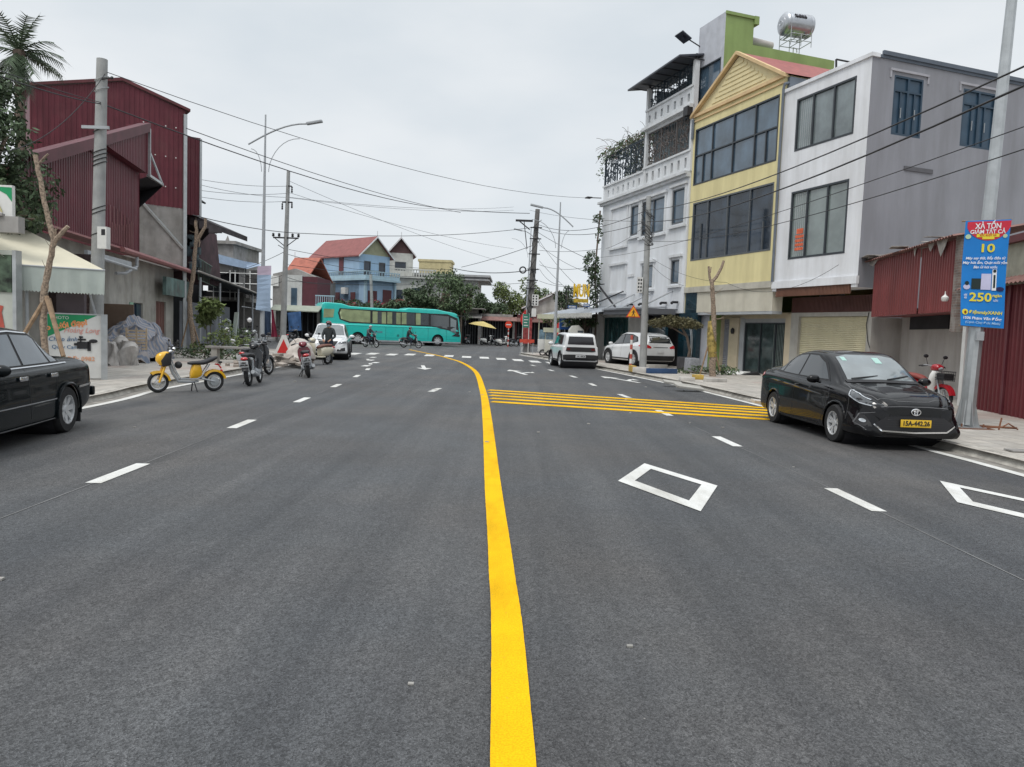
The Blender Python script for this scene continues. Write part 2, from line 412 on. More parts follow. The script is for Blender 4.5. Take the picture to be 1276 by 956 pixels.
turn=[[(-.08,-1.6),(.08,-1.6),(.08,.6),(-.08,.6)],[(-.32,.6),(.32,.6),(0,1.7)],[(.08,-.7),(.5,-.1),(.5,.2),(.08,-.4)],[(.38,-.35),(.62,-.35),(.7,.45)]]
c=G(528,458);arrow((c.x,c.y),PI+.15,straight,'white_arrow_marking')
c=G(645,464);arrow((c.x,c.y),.2,turn,'white_arrow_marking')
c=G(772,473);arrow((c.x,c.y),.3,turn,'white_arrow_marking')
m_=MB();
for p in ((540,487),(544,485)):
    c=G(*p);m_.quad((c.x-.12,c.y-.35,.005),(c.x+.05,c.y-.35,.005),(c.x+.12,c.y+.3,.005),(c.x-.02,c.y+.3,.005))
for p in ((462,449),(465,445.5),(456,456),(468,452)):
    c=G(*p);m_.quad((c.x-.13,c.y-.45,.005),(c.x+.13,c.y-.45,.005),(c.x+.13,c.y+.45,.005),(c.x-.13,c.y+.45,.005))
m_.build('white_paint_ticks',mWP,kind='structure')
# ------------------------------------------------------------------ shared building materials
mGlass=M('dark_window_glass',(.022,.034,.052),.07,var=.7,scale=.9,streak=.5,spec=.6,ior=1.5)
mGlassB=M('blue_grey_window_glass',(.07,.115,.165),.09,var=.5,scale=.7,streak=.5,spec=.9,ior=1.6)
mGlassC=M('curtained_window_glass',(.17,.205,.215),.12,var=.45,scale=.8,streak=.5,spec=.8,ior=1.6)
mFrameD=M('charcoal_frame',(.035,.042,.05),.45,var=.1)
mFrameG=M('grey_frame',(.09,.10,.11),.45,var=.1)
mWhiteW=M('white_wall_paint',(.745,.76,.79),.85,var=.05,scale=.8,streak=.42,bump=.1,bscale=30)
mGreyW=M('grey_render_wall',(.25,.255,.283),.9,var=.06,scale=.5,streak=.4,dirt=.10,dirtc=(.20,.20,.21),bump=.15,bscale=25)
mYelW=M('yellow_wall_paint',(.72,.64,.35),.85,var=.05,scale=.8,streak=.4)
mYelT=M('yellow_gable_paint',(.74,.64,.38),.85,var=.05,streak=.2)
mCream=M('cream_panel',(.58,.55,.46),.7,var=.05,streak=.35)
mConc=M('raw_concrete',(.30,.29,.28),.95,var=.2,scale=1.6,streak=.6,bump=.3,bscale=12,dirt=.5)
mConcL=M('pale_stained_concrete',(.42,.41,.38),.95,var=.15,scale=1.6,streak=.6,bump=.3,bscale=12,dirt=.35)
mMar=M('maroon_sheet_metal',(.125,.024,.036),.5,var=.16,scale=1.2,streak=.6,spec=.4,dirt=.30,dirtc=(.17,.075,.075))
mMarD=M('dark_maroon_sheet_metal',(.12,.030,.036),.6,var=.2,scale=1.2,streak=.5,dirt=.3,dirtc=(.08,.04,.035))
mRedTile=M('red_roof_sheet',(.30,.075,.065),.6,var=.2,scale=4,streak=.3)
mGreen=M('green_wall_paint',(.235,.33,.12),.85,var=.06,scale=1.,streak=.35,dirt=.15)
mBrownS=M('brown_slat_cladding',(.16,.075,.05),.6,var=.15)
mShut=M('cream_roller_shutter',(.60,.56,.40),.5,var=.05,streak=.3)
mShutG=M('grey_roller_shutter',(.30,.31,.36),.5,var=.08)
mSteel=M('galvanised_steel',(.42,.44,.45),.42,metal=.65,var=.12,scale=5)
mSteelP=M('painted_grey_steel',(.36,.38,.40),.5,var=.1)
mChrome=M('polished_chrome',(.75,.76,.78),.12,metal=1.,var=.03)
mBlk=M('black_metal',(.02,.02,.023),.5,var=.2)
mDark=M('dark_interior',(.018,.018,.022),.9,var=.4)  # near-black colour stands in for shade inside openings and under soffits
mIron=M('dark_iron_tracery',(.025,.04,.055),.5,var=.2)
mPipe=M('grey_drain_pipe',(.13,.15,.18),.5)
mWood=M('weathered_wood',(.26,.18,.115),.85,var=.3,scale=8)
mStoneT=M('beige_wall_tile',(.52,.45,.33),.4,var=.08,scale=3)
mAir=M('white_plastic',(.66,.66,.64),.5,var=.08,dirt=.2)
mRed=M('red_cloth',(.55,.03,.03),.8,var=.2)
def frame_of(A,d):   # thing placement for a facade whose local x follows d and local y points outward
    return (A[0],A[1],0),math.atan2(d[1],d[0])
def window(par,x0,x1,z0,z1,y=0.,vs=(),hs=(),fm=None,gm=None,fw=.06,rec=.08,name='window',label=None,splits=()):
    fm=fm or mFrameD;gm=gm or mGlass
    f=MB();yo=y+.012;yi=y-rec
    f.box(x0,x1,yi,yo,z0,z0+fw).box(x0,x1,yi,yo,z1-fw,z1).box(x0,x0+fw,yi,yo,z0+fw,z1-fw).box(x1-fw,x1,yi,yo,z0+fw,z1-fw)
    for v in vs:
        X=x0+(x1-x0)*v;f.box(X-fw*.45,X+fw*.45,yi,yo-.004,z0+fw,z1-fw)
    for h in hs:
        Z=z0+(z1-z0)*h;f.box(x0+fw,x1-fw,yi,yo-.007,Z-fw*.45,Z+fw*.45)
    for (v0,v1,h) in splits: # extra small verticals below/above a transom: (v, h0, h1)
        X=x0+(x1-x0)*v0;f.box(X-fw*.4,X+fw*.4,yi,yo-.005,z0+(z1-z0)*v1,z0+(z1-z0)*h)
    w_=f.build(name,fm,par)
    g=MB();g.quad((x0+fw*.5,yi+.02,z0+fw*.5),(x1-fw*.5,yi+.02,z0+fw*.5),(x1-fw*.5,yi+.02,z1-fw*.5),(x0+fw*.5,yi+.02,z1-fw*.5));g.build('pane',gm,w_)
    if label:w_['label']=label
    return w_
def boxhull(par,L_,D_,z0,z1,mat,holes=(),name='wall',front=True,side0=True,side1=True,roof=True,y0=0.,holes0=(),x0=0.,th=.15):
    m_=MB()
    if front: m_.wall(x0,L_,z0,z1,holes,y=y0,th=th)
    # side at x0 and at L_ running back to -D_
    for on,X in ((side0,x0),(side1,L_)):
        if on: m_.quad((X,y0,z0),(X,-D_,z0),(X,-D_,z1),(X,y0,z1))
    m_.quad((x0,-D_,z0),(L_,-D_,z0),(L_,-D_,z1),(x0,-D_,z1))
    if roof: m_.quad((x0,y0,z1),(L_,y0,z1),(L_,-D_,z1),(x0,-D_,z1))
    return m_.build(name,mat,par)
RD=(-.335,.942);RA=(12.08,26.62)
RA=(RA[0],RA[1])
# ---------------- W1: white and grey block with roller shutter (local x away from camera, y toward the road)
loc,rz=frame_of(RA,RD)
W1=thing('shop_house','white fronted three storey house with a plain grey side wall and a cream roller shutter','house',loc,rz)
hl=[(.70,3.72,4.85,7.5),(.66,3.72,9.08,11.1)]
m_=MB();m_.wall(0,4.48,3.72,11.55,hl,th=.12);m_.box(-.06,4.5,-.3,.07,11.55,11.68);m_.box(-.05,4.5,-.02,.10,3.72,4.0)
m_.quad((0,-.02,3.6),(4.5,-.02,3.6),(4.5,-1.1,3.6),(0,-1.1,3.6));m_.box(-.03,.22,.0,.06,3.6,3.74);m_.box(4.25,4.47,0,.06,3.6,3.74)
m_.build('front_wall',mWhiteW,W1)
holes=[(-3.30+.02,0,0,0)]
m_=MB()  # side wall facing camera : plane x=0, going to -y
def sidewall(mb,D0,D1,z0,z1,holes,x=0.,th=.1):
    xs=sorted({D0,D1,*[h[0] for h in holes],*[h[1] for h in holes]});zs=sorted({z0,z1,*[h[2] for h in holes],*[h[3] for h in holes]})
    for a,b in zip(xs,xs[1:]):
        for c,d in zip(zs,zs[1:]):
            mx_,mz_=(a+b)/2,(c+d)/2
            if any(h[0]<mx_<h[1] and h[2]<mz_<h[3] for h in holes): continue
            mb.quad((x,-a,c),(x,-b,c),(x,-b,d),(x,-a,d))
    for a,b,c,d in holes:
        mb.quad((x,-a,c),(x+th,-a,c),(x+th,-a,d),(x,-a,d));mb.quad((x,-b,c),(x+th,-b,c),(x+th,-b,d),(x,-b,d))
        mb.quad((x,-a,d),(x+th,-a,d),(x+th,-b,d),(x,-b,d));mb.quad((x,-a,c),(x+th,-a,c),(x+th,-b,c),(x,-b,c))
E_=(.942,.335)
sw=[SZ(p,RA,E_) for p in [(1115,93),(1146,173),(1201,110),(1236,188)]]
hs=[(sw[0][0],sw[1][0],sw[1][1],sw[0][1]),(sw[2][0],sw[3][0],sw[3][1],sw[2][1])]
sidewall(m_,0,14,3.6,11.68,hs);sidewall(m_,1.02,14,0.12,3.6,[]);m_.quad((0,-14,0),(4.5,-14,0),(4.5,-14,11.6),(0,-14,11.6));m_.quad((0,-.3,11.6),(4.5,-.3,11.6),(4.5,-14,11.6),(0,-14,11.6))
m_.box(-.0,-.02,-2.9,-.6,3.62,3.65) if False else None
m_.build('side_wall',mGreyW,W1)
m_=MB();m_.box(-.09,0.0,-14,-.42,11.66,11.80);m_.box(-.04,.02,-14,-.30,11.56,11.66);m_.build('roof_coping',M('blue_grey_coping',(.09,.11,.14),.6),W1)
m_=MB();m_.box(-.035,-.003,-3.1,-1.75,7.85,8.0);m_.build('wall_vent',M('dark_vent',(.10,.10,.11),.8),W1)
mShB=M('dark_blue_shutter',(.020,.045,.075),.4,var=.15)
for i,h in enumerate(hs):
    a,b,c,d=h
    m_=MB();m_.box(.0,.06,-b,-a,c,c+.07).box(.0,.06,-b,-a,d-.07,d).box(0,.06,-b,-b+.07,c+.07,d-.07).box(0,.06,-a-.07,-a,c+.07,d-.07).box(.0,.06,-(a+b)/2-.04,-(a+b)/2+.04,c+.07,d-.07)
    m_.box(.005,.055,-b+.07,-(a+b)/2-.04,d-.55,d-.49).box(.005,.055,-(a+b)/2+.04,-a-.07,d-.55,d-.49)
    for kx in ((a+b)/2-.32,(a+b)/2+.32):
        m_.box(.01,.05,-kx-.03,-kx+.03,c+.07,d-.55)
    wv=m_.build('shutter_window',mShB,W1)
    p=MB();p.quad((.06,-a,c),(.06,-b,c),(.06,-b,d),(.06,-a,d));p.build('shutter_panel',M('blue_shutter_panel',(.030,.062,.10),.35),wv)
    if True:
        hb=MB();hb.box(-.03,-.0,-((a+b)/2+.32)-.01,-((a+b)/2+.32)+.01,c+.6,c+.95);hb.box(-.03,0,-((a+b)/2-.32)-.01,-((a+b)/2-.32)+.01,c+.6,c+.95);hb.sep('handle',mSteel,wv)
    # moulding
    mo=MB();mo.box(-.05,-.002,-b-.22,-a+.22,d+.12,d+.2);mo.box(-.04,-.002,-b-.22,-b-.16,d-.12,d+.12);mo.box(-.04,-.002,-a+.16,-a+.22,d-.12,d+.12);mo.build('window_moulding',M('pale_grey_moulding',(.34,.34,.37),.9),W1)
for i,(a,b,c,d) in enumerate(hl):
    window(W1,a,b,c,d,vs=(.32,.66) if 0 else (.345,.70),gm=mGlassC if i else M('grey_green_window_glass',(.17,.205,.20),.12,var=.35,scale=.6,spec=.9,ior=1.6),fw=.075)
# white grille curtain lines behind the far third of the windows + red new-year sticker
st_=MB();st_.box(2.86,3.5,-.055,-.05,4.95,5.02) if 0 else None
for kk in range(4): st_.box(2.95+.0*kk,3.42,-.056,-.045,5.18+.16*kk,5.29+.16*kk)
st_.box(3.0,3.36,-.056,-.044,5.82,6.02)
st_.build('red_paper_decoration',M('red_orange_paper',(.62,.13,.06),.8,var=.3,scale=9),W1)
cur=MB()
for z0,z1 in ((4.95,7.4),(9.16,11.0)):
    for kk in range(7): cur.box(2.82+.11*kk,2.835+.11*kk,-.056,-.052,z0,z1)
cur.build('white_window_grille',M('pale_grille',(.42,.44,.44),.6),W1)
m_=MB()
for k in range(56): m_.box(.32+.07*k,.32+.07*k+.045,.0,.05,3.56-.17,3.72+.14)
m_.box(.3,4.3,-.02,.02,3.38,3.86);m_.build('slatted_sign_band',mBrownS,W1)
m_=MB();m_.box(.25,4.45,-1.12,-.98,2.78,3.4);
for k in range(60): m_.box(.27+.07*k,.27+.07*k+.04,-.98,-.945,2.80,3.38)
m_.build('lower_slat_band',M('dark_brown_slats',(.11,.05,.045),.6,var=.15),W1)
m_=MB();m_.box(.0,.42,-1.5,-.98,.12,2.78);m_.box(4.02,4.48,-1.5,-.98,.12,2.78);m_.box(.42,4.02,-1.5,-.99,2.62,2.78);m_.build('ground_wall',mConcL,W1)
m_=MB()
for k in range(34):
    z=.12+.0735*k;m_.poly([(.42,-1.12,z),(4.02,-1.12,z),(4.02,-1.085,z+.03),(.42,-1.085,z+.03)]);m_.poly([(.42,-1.085,z+.03),(4.02,-1.085,z+.03),(4.02,-1.12,z+.0735),(.42,-1.12,z+.0735)])
m_.build('roller_shutter',mShut,W1)
m_=MB();m_.tube([(.35,-.96,2.75),(.42,-.95,2.3),(.3,-.95,1.7),(.12,-.95,1.35),(.1,-.96,.4)],.014,6);m_.build('loose_cable',mBlk,W1)
# ---------------- yellow house
mb_y0,mb_y1=4.5,11.05
Yh=thing('yellow_house','pale yellow gabled house with two wide bands of dark windows over a glass shopfront','house',loc,rz)
hl=[(4.78,10.85,8.95,11.62),(4.82,10.75,5.32,8.1)]
zt=lambda x:12.30+(14.12-12.30)*(1-abs(x-7.7)/(3.2 if x<7.7 else 3.35))
m_=MB();m_.wall(4.5,mb_y1,4.05,12.25,hl,th=.14)
m_.quad((4.5,0,4.05),(4.5,-12,4.05),(4.5,-12,12.3),(4.5,0,12.3));m_.quad((mb_y1,0,.1),(mb_y1,-12,.1),(mb_y1,-12,12.3),(mb_y1,0,12.3));m_.quad((4.5,-12,.1),(mb_y1,-12,.1),(mb_y1,-12,12.3),(4.5,-12,12.3))
m_.build('front_wall',mYelW,Yh)
m_=MB();m_.poly([(4.5,.0,12.25),(7.7,.0,14.05),(mb_y1,.0,12.25)])
for k in range(7):
    z=12.5+.2*k;hw0=3.0*(14.0-z)/1.75
    m_.box(7.75-hw0*.78,7.75+hw0*.72,.0,.03,z,z+.10)
m_.build('gable',mYelT,Yh)
m_=MB()
m_.box(4.45,mb_y1+.08,.0,.10,12.20,12.34);m_.box(4.5,mb_y1,.0,.05,11.98,12.05)
for a,b in (((4.38,12.18),(7.7,14.12)),((mb_y1+.1,12.18),(7.7,14.12))):
    a3=Vector((a[0],0,a[1]));b3=Vector((b[0],0,b[1]))
    m_.extr([a3+Vector((0,-.02,.0)),b3+Vector((0,-.02,0)),b3+Vector((0,-.02,.14)),a3+Vector((0,-.02,.14))],(0,.22,0))
m_.build('gable_trim',M('buff_trim',(.62,.45,.25),.8,var=.1),Yh)
m_=MB();m_.quad((4.3,.1,12.28),(4.3,-12,12.28),(7.7,-12,14.22),(7.7,.1,14.22));m_.quad((mb_y1+.2,.1,12.2),(mb_y1+.2,-12,12.2),(7.7,-12,14.22),(7.7,.1,14.22))
m_.build('roof',mRedTile,Yh)
m_=MB();m_.box(4.35,4.52,-6,-.1,11.75,12.2);m_.tube([(4.42,-.2,12.0),(4.42,.1,11.9),(4.47,.1,11.7),(4.47,.1,4.0)],.055,8);m_.build('drain_pipe',mPipe,Yh)
m_=MB();m_.tube([(mb_y1-.05,.09,12.1),(mb_y1-.05,.09,11.2)],.07,8);m_.build('drain_pipe',mPipe,Yh)
window(Yh,*hl[0],vs=(.25,.5,.765),hs=(.52,),splits=((.125,0,.52),(.88,0,.52)),gm=mGlassB,fm=mFrameD,fw=.07)
window(Yh,*hl[1],vs=(.26,.53,.79),hs=(),splits=((.10,0,.45),(.88,0,.62)),gm=mGlass,fm=mFrameG,fw=.07)
m_=MB();m_.box(4.5,mb_y1,-.0,.08,3.78,4.05);m_.build('ledge',M('weathered_ledge',(.50,.48,.42),.9,streak=.5),Yh)
m_=MB();m_.box(4.5,10.0,-.5,.0,2.82,3.78)
for x in (4.9,6.3,7.6,9.0): m_.box(x,x+.012,-.0,.006,2.82,3.78)
m_.build('fascia_panel',mCream,Yh)
m_=MB();m_.box(4.5,10.0,-.52,-.01,2.70,2.82);m_.build('fascia_soffit',mSteelP,Yh)
m_=MB();m_.box(10.0,11.03,-.3,-.02,.12,3.78);m_.build('teal_glass_strip',M('teal_glass_screen_mat',(.010,.032,.045),.08,var=.4,scale=1.5,spec=.9),Yh)
m_=MB();m_.box(9.98,11.04,-.02,.03,2.55,2.62);m_.box(9.98,11.04,-.02,.03,1.2,1.26);m_.box(9.95,10.05,-.02,.06,.12,2.8);m_.sep('glass_strip_frame',mAir,Yh)
# ground floor
m_=MB();m_.box(4.5,4.85,-1.6,-1.0,.12,2.72);m_.box(4.5,10.9,-1.7,-1.1,2.55,2.8);m_.build('ground_wall',mStoneT,Yh)
m_=MB();m_.box(8.05,8.75,-1.3,-1.02,.12,2.6);m_.box(9.35,9.75,-1.5,-1.0,.12,2.7);m_.sep('tiled_pillar',mStoneT,Yh)
m_=MB();m_.box(7.72,8.05,-1.35,-1.1,.12,2.6);m_.box(4.85,7.72,-1.35,-1.12,2.38,2.6);m_.build('door_surround',mSteelP,Yh)
window(Yh,4.85,7.72,.12,2.38,y=-1.15,vs=(.27,.62),gm=mGlassC if 0 else M('shop_glass_curtained',(.045,.065,.065),.1,var=.6,scale=2.,spec=.8),fm=mFrameD,name='glass_door',fw=.05)
m_=MB()
for k in range(9): m_.box(4.95+.1*k,4.985+.1*k,-1.20,-1.195,.2,2.3)
m_.build('shop_curtain',M('pale_grey_curtain',(.16,.19,.18),.9,var=.3),Yh)
m_=MB()
for k in range(26):
    z=.12+.094*k;m_.poly([(8.75,-1.2,z),(9.35,-1.2,z),(9.35,-1.16,z+.04),(8.75,-1.16,z+.04)]);m_.poly([(8.75,-1.16,z+.04),(9.35,-1.16,z+.04),(9.35,-1.2,z+.094),(8.75,-1.2,z+.094)])
m_.build('roller_shutter',mShutG,Yh)
m_=MB();m_.lathe([(0,.0),(.06,.0),(.09,.1),(.09,.2),(.03,.28),(0,.28)],(8.4,-.96,1.85));m_.box(8.38,8.42,-1.02,-.96,1.85,2.1);m_.build('wall_lamp',mBlk,Yh)
# ---------------- green house with tower
gA=(RA[0]+RD[0]*6.3+.35*.942,RA[1]+RD[1]*6.3+.35*.335)
tl=SZ((872,35),gA,RD)[0];tr=SZ((905,14),gA,RD)
gl,grz=frame_of((gA[0]+RD[0]*tr[0],gA[1]+RD[1]*tr[0]),RD)
GH=thing('green_house','tall narrow house with lime green side walls and a grey front behind the yellow gable','house',gl,grz)
ln=tl-tr[0];H=tr[1];wt1=SZ((900,70),gA,RD)[1]
m_=MB();m_.wall(0,ln,.1,H,[(.2,ln-.12,wt1-2.7,wt1)],th=.12);m_.quad((ln,0,.1),(ln,-9,.1),(ln,-9,14),(ln,0,14));m_.quad((ln,0,14),(ln,-2,14),(ln,-2,H),(ln,0,H))
m_.build('front_wall',M('pale_grey_front',(.48,.50,.55),.85,streak=.2),GH)
window(GH,.2,ln-.12,wt1-2.7,wt1,hs=(.42,),gm=mGlassB,fw=.06)
g1=SZ((945,22),(gl[0],gl[1]),E_)[0];g2=SZ((938,56),(gl[0],gl[1]),E_);g3=SZ((1040,73),(gl[0],gl[1]),E_)[0]
Hl=g2[1]
m_=MB();m_.quad((0,0,.1),(0,-g2[0],.1),(0,-g2[0],H),(0,0,H));m_.quad((0,-g2[0],.1),(0,-g3,.1),(0,-g3,Hl),(0,-g2[0],Hl))
m_.quad((0,0,H),(ln,0,H),(ln,-g2[0],H),(0,-g2[0],H));m_.quad((0,-g2[0],Hl),(ln,-g2[0],Hl),(ln,-g2[0],H),(0,-g2[0],H));m_.quad((0,-g3,Hl),(ln,-g3,Hl),(ln,-g2[0],Hl),(0,-g2[0],Hl))
m_.quad((0,-g3,.1),(ln,-g3,.1),(ln,-g3,Hl),(0,-g3,Hl))
m_.box(-.1,ln+.0,-g1,-g2[0]+.01,H-.35,H+.02);m_.box(-.06,.0,-g2[0],.02,H-.12,H+.02);m_.build('side_wall',mGreen,GH)
gpt=Vector((gl[0],gl[1],0))
def rloc(x,y,z,o=None):
    o=o or GH;return Matrix.Translation(o.location)@Matrix.Rotation(o.rotation_euler.z,4,'Z')@Vector((x,y,z))
m_=MB();m_.tube([(.6,-g2[0]-.1,Hl+.42),(.6,-g2[0]-1.5,Hl+.36)],.2,16);m_.build('roof_pipe',M('concrete_pipe',(.40,.38,.36),.9),None,smooth=True,loc=gl,rz=grz,label='short fat grey pipe lying on the green roof beside the tower',cat='pipe')
# solar lamp
q=SZ((876,38),(gl[0],gl[1]),RD)
sl_=thing('solar_lamp','small black solar flood lamp on an arm at the top of the grey tower front','lamp',rloc(ln-.1,.0,H-.9),grz)
m_=MB();m_.tube([(0,0,0),(.25,.5,.35)],.03,6);m_.build('arm',mBlk,sl_)
m_=MB(Matrix.Translation((.35,.75,.45))@Matrix.Rotation(.5,4,'X'));m_.box(-.35,.35,-.3,.3,-.03,.03);m_.box(-.12,.12,-.1,.1,-.1,-.03);m_.build('panel',M('solar_panel',(.03,.035,.05),.3),sl_)
# water tank
tk=Yd(992,36,38.5);base=Yd(995,62,38.5)
T=thing('water_tank','stainless steel water tank lying on a pipe stand on the green roof','water tank',(tk.x,tk.y,base.z),math.radians(14))
T.scale=(.93,)*3
m_=MB();zc=1.25
m_.lathe([(0,-.95),(.2,-.94),(.45,-.86),(.58,-.76),(.60,-.7),(.57,-.62),(.60,-.55),(.60,.55),(.57,.62),(.60,.7),(.58,.76),(.45,.86),(.2,.94),(0,.95)],(0,0,zc),'x',32)
m_.torus((-.88,0,zc),.30,.035,'x');m_.torus((-.93,0,zc),.12,.03,'x');m_.build('tank',M('stainless_steel',(.42,.43,.45),.32,metal=1.,var=.10),T,smooth=True,ang=40)
text('XAWA',.26,T,TXZ(.1,.615,1.42)@Matrix.Rotation(0,4,'X'),mFrameD,'lettering',.02) if 0 else None
tm=Matrix.Translation((.0,-.61,1.45))@Matrix.Rotation(PI/2,4,'X')
text('XAWA',.22,T,Matrix.Translation((-.12,-.575,1.50))@Matrix.Rotation(PI/2-.38,4,'X'),M('dark_grey_print',(.05,.05,.06),.6),'lettering',.06,bold=.01)
m_=MB()
for x in (-.62,.0,.62):
    for y in (-.52,.52): m_.tube([(x,y,0),(x,y,1.35 if x else .62)],.02,6)
for z in (.28,.62):
    m_.tube([(-.62,-.52,z),(.62,-.52,z)],.02,6);m_.tube([(-.62,.52,z),(.62,.52,z)],.02,6)
    for x in (-.62,0,.62): m_.tube([(x,-.52,z),(x,.52,z)],.02,6)
for x in (-.4,.4):m_.box(x-.03,x+.03,-.5,.5,.62,.68)
m_.build('stand',mSteelP,T)
m_=MB();m_.tube([(.5,.55,.1),(.5,.6,.3),(.3,.6,.35),(.3,.6,-.1)],.03,6);m_.build('outlet_pipe',mAir,T)
# small frame of pipes at roof end
m_=MB();e0=rloc(0,-g3+.05,Hl)
a=Yd(1042,74,45);b=Yd(1042,88,45);c_=Yd(1062,78,45);d_=Yd(1042,78,45)
m_.tube([a,b],.06,6);m_.tube([a,c_],.05,6);m_.tube([b,c_],.04,6);m_.build('roof_bracket',mBlk,None,label='dark steel bracket at the right end of the green roof',cat='bracket')
# ---------------- ornate white house
A2=(4.93,42.9);dW=(-.306,.952)   # x away from camera ; origin at near end
wl=9.0;oW=(A2[0]+.306*wl,A2[1]-.952*wl)
lw,rw=frame_of(oW,dW);lw=(8.30,37.04,-.12);WSC=1.08
WH=thing('ornate_white_house','ornate white three storey house with pierced parapets, iron tracery balconies and plaster mouldings','house',lw,rw)
def wz(p): s,z=SZ(p,oW,dW);return s,z
mW2=M('bright_white_wall',(.73,.755,.79),.85,var=.05,scale=.7,streak=.35,bump=.1,bscale=20)
mW3=M('off_white_moulding',(.66,.68,.70),.85,var=.05,streak=.4)
Lw=wl+.35
# upper windows
wins=[]
def rect(p,q):
    a=wz(p);b=wz(q);return (min(a[0],b[0]),max(a[0],b[0]),min(a[1],b[1]),max(a[1],b[1]))
R1=[rect((764,265),(780,304)),rect((787,258),(795,292)),rect((801,253),(827,288)),rect((839,238),(852,277))]
R2=[rect((762,335),(778,362)),rect((837,325),(846,353)),rect((801,332),(813,358))]
fl=3.85
holes=[(a,b,c,d) for a,b,c,d in (R1[1],R1[2],R1[3],R2[1],R2[2])]
m_=MB();m_.wall(0,Lw,2.7,8.85,holes,th=.15);m_.quad((Lw,0,.1),(Lw,-9,.1),(Lw,-9,8.85),(Lw,0,8.85));m_.quad((0,0,.1),(0,-9,.1),(0,-9,11.2),(0,0,11.2));m_.quad((0,-9,.1),(Lw,-9,.1),(Lw,-9,9.4),(0,-9,9.4))
m_.quad((0,0,8.85),(Lw,0,8.85),(Lw,-9,8.85),(0,-9,8.85))
m_.build('wall',mW2,WH)
for a,b,c,d in holes: window(WH,a,b,c,d,gm=mGlassB,fm=mFrameG,fw=.06,vs=(.5,) if b-a>1.2 else ())
m_=MB()
for a,b,c,d in R1+R2:
    m_.box(a-.16,a-.02,0,.06,c-.1,d+.12).box(b+.02,b+.16,0,.06,c-.1,d+.12).box(a-.22,b+.22,0,.12,d+.12,d+.24).box(a-.22,b+.22,0,.12,c-.2,c-.1)
m_.box(wz((789,345))[0]-.1,wz((789,345))[0]+.6,0,.05,wz((789,345))[1],wz((789,345))[1]+.15)
m_.box(-.02,Lw+.12,0,.16,8.85,8.98).box(0,Lw+.2,0,.28,8.98,9.1)
m_.build('plaster_moulding',mW3,WH)
# parapet band 1 (pierced) z 9.1 - 10.0 all along ; band 2 z 11.4-12.3 on near half
def pierced(mb,x0,x1,z0,z1,step=.62,y=0.,w=.2):
    hl=[];x=x0+.35
    while x<x1-.35: hl.append((x,x+w,z0+.22,z1-.22));x+=step
    mb.wall(x0,x1,z0,z1,hl,y=y,th=.2);mb.box(x0-.03,x1+.03,y-.22,y+.07,z1,z1+.09)
    mb.quad((x0,y-.21,z0),(x1,y-.21,z0),(x1,y-.21,z1),(x0,y-.21,z1)) if 0 else None
near=4.5
m_=MB();pierced(m_,0,near,9.1,10.0,.62);pierced(m_,near+.05,Lw,9.1,9.9,.62);pierced(m_,0,near,12.05,12.85,.62)
m_.box(-.05,near+.1,-.02,.2,11.9,12.05);m_.box(0,near,-.25,-.02,11.75,11.9)
m_.quad((Lw,0,9.1),(Lw,-6,9.1),(Lw,-6,9.9),(Lw,0,9.9));m_.box(near-.18,near+.02,-.2,.03,9.1,14.0) ;m_.box(-.05,.15,-.2,.03,9.1,14.)
m_.build('pierced_parapet',mW3,WH)
m_=MB();m_.quad((0,-.5,9.1),(near,-.5,9.1),(near,-.5,11.8),(0,-.5,11.8));m_.quad((0,-1.2,12.),(near,-1.2,12.),(near,-1.2,14.),(0,-1.2,14.));m_.quad((near,-.5,9.1),(near,-8,9.1),(near,-8,14),(near,-.5,14));m_.build('inner_wall',M('blue_grey_inner_wall',(.20,.24,.26),.8,var=.3,scale=.8),WH)
def tracery(par,x0,x1,z0,z1,y,name='iron_railing',mat=None,dens=1.,fill=0.):
    m=MB();m.box(x0,x1,y-.02,y+.02,z1-.05,z1).box(x0,x1,y-.02,y+.02,z0,z0+.05)
    n=max(2,int((x1-x0)/1.25))
    for k in range(n+1):
        X=x0+(x1-x0)*k/n;m.box(X-.03,X+.03,y-.03,y+.03,z0,z1)
    rr=random.Random(int(x0*10+z0))
    for i in range(int((x1-x0)*(z1-z0)*26*dens)):
        cx,cz=rr.uniform(x0+.1,x1-.1),rr.uniform(z0+.12,z1-.12);r_=rr.uniform(.07,.16);a0=rr.uniform(0,6.3)
        pts=[(cx+r_*(1-t/7)*math.cos(a0+t*.8),y,cz+r_*(1-t/7)*math.sin(a0+t*.8)) for t in range(7)]
        m.tube(pts,.022,4)
    for k in range(int((x1-x0)/.3)):
        X=x0+.15+.3*k;m.box(X-.012,X+.012,y-.012,y+.012,z0,z1)
    return m.build(name,mat or mIron,par)
tracery(WH,.1,near-.1,10.05,11.75,-.1,mat=M('bronze_tracery',(.10,.085,.08),.5,var=.3))
tracery(WH,.1,near-.1,12.9,14.0,-.1)
m_=MB();m_.quad((.2,-.9,12.9),(2.2,-.9,12.9),(2.2,-.9,14.1),(.2,-.9,14.1));m_.build('balcony_glass',M('teal_glass',(.12,.19,.20),.15,spec=.8),WH)
tracery(WH,near+.1,Lw+.05,10.0,11.6,-.08,dens=1.2)
m_=MB();m_.tube([(Lw+.02,-.1,10),(Lw+.02,-.1,11.7),(Lw+.02,-5,11.7)],.04,6);m_.tube([(near,-.1,11.65),(Lw,-.1,11.65)],.04,6)
for k in range(6): m_.tube([(near+.1,-1.-k*.8,11.72),(Lw,-1.-k*.8,11.72)],.025,5)
m_.box(Lw-.02,Lw+.02,-5,-.1,10,10.06)
for k in range(14): m_.box(Lw-.01,Lw+.01,-5+.35*k,-4.98+.35*k,10,11.7)
m_.build('terrace_frame',mIron,WH)
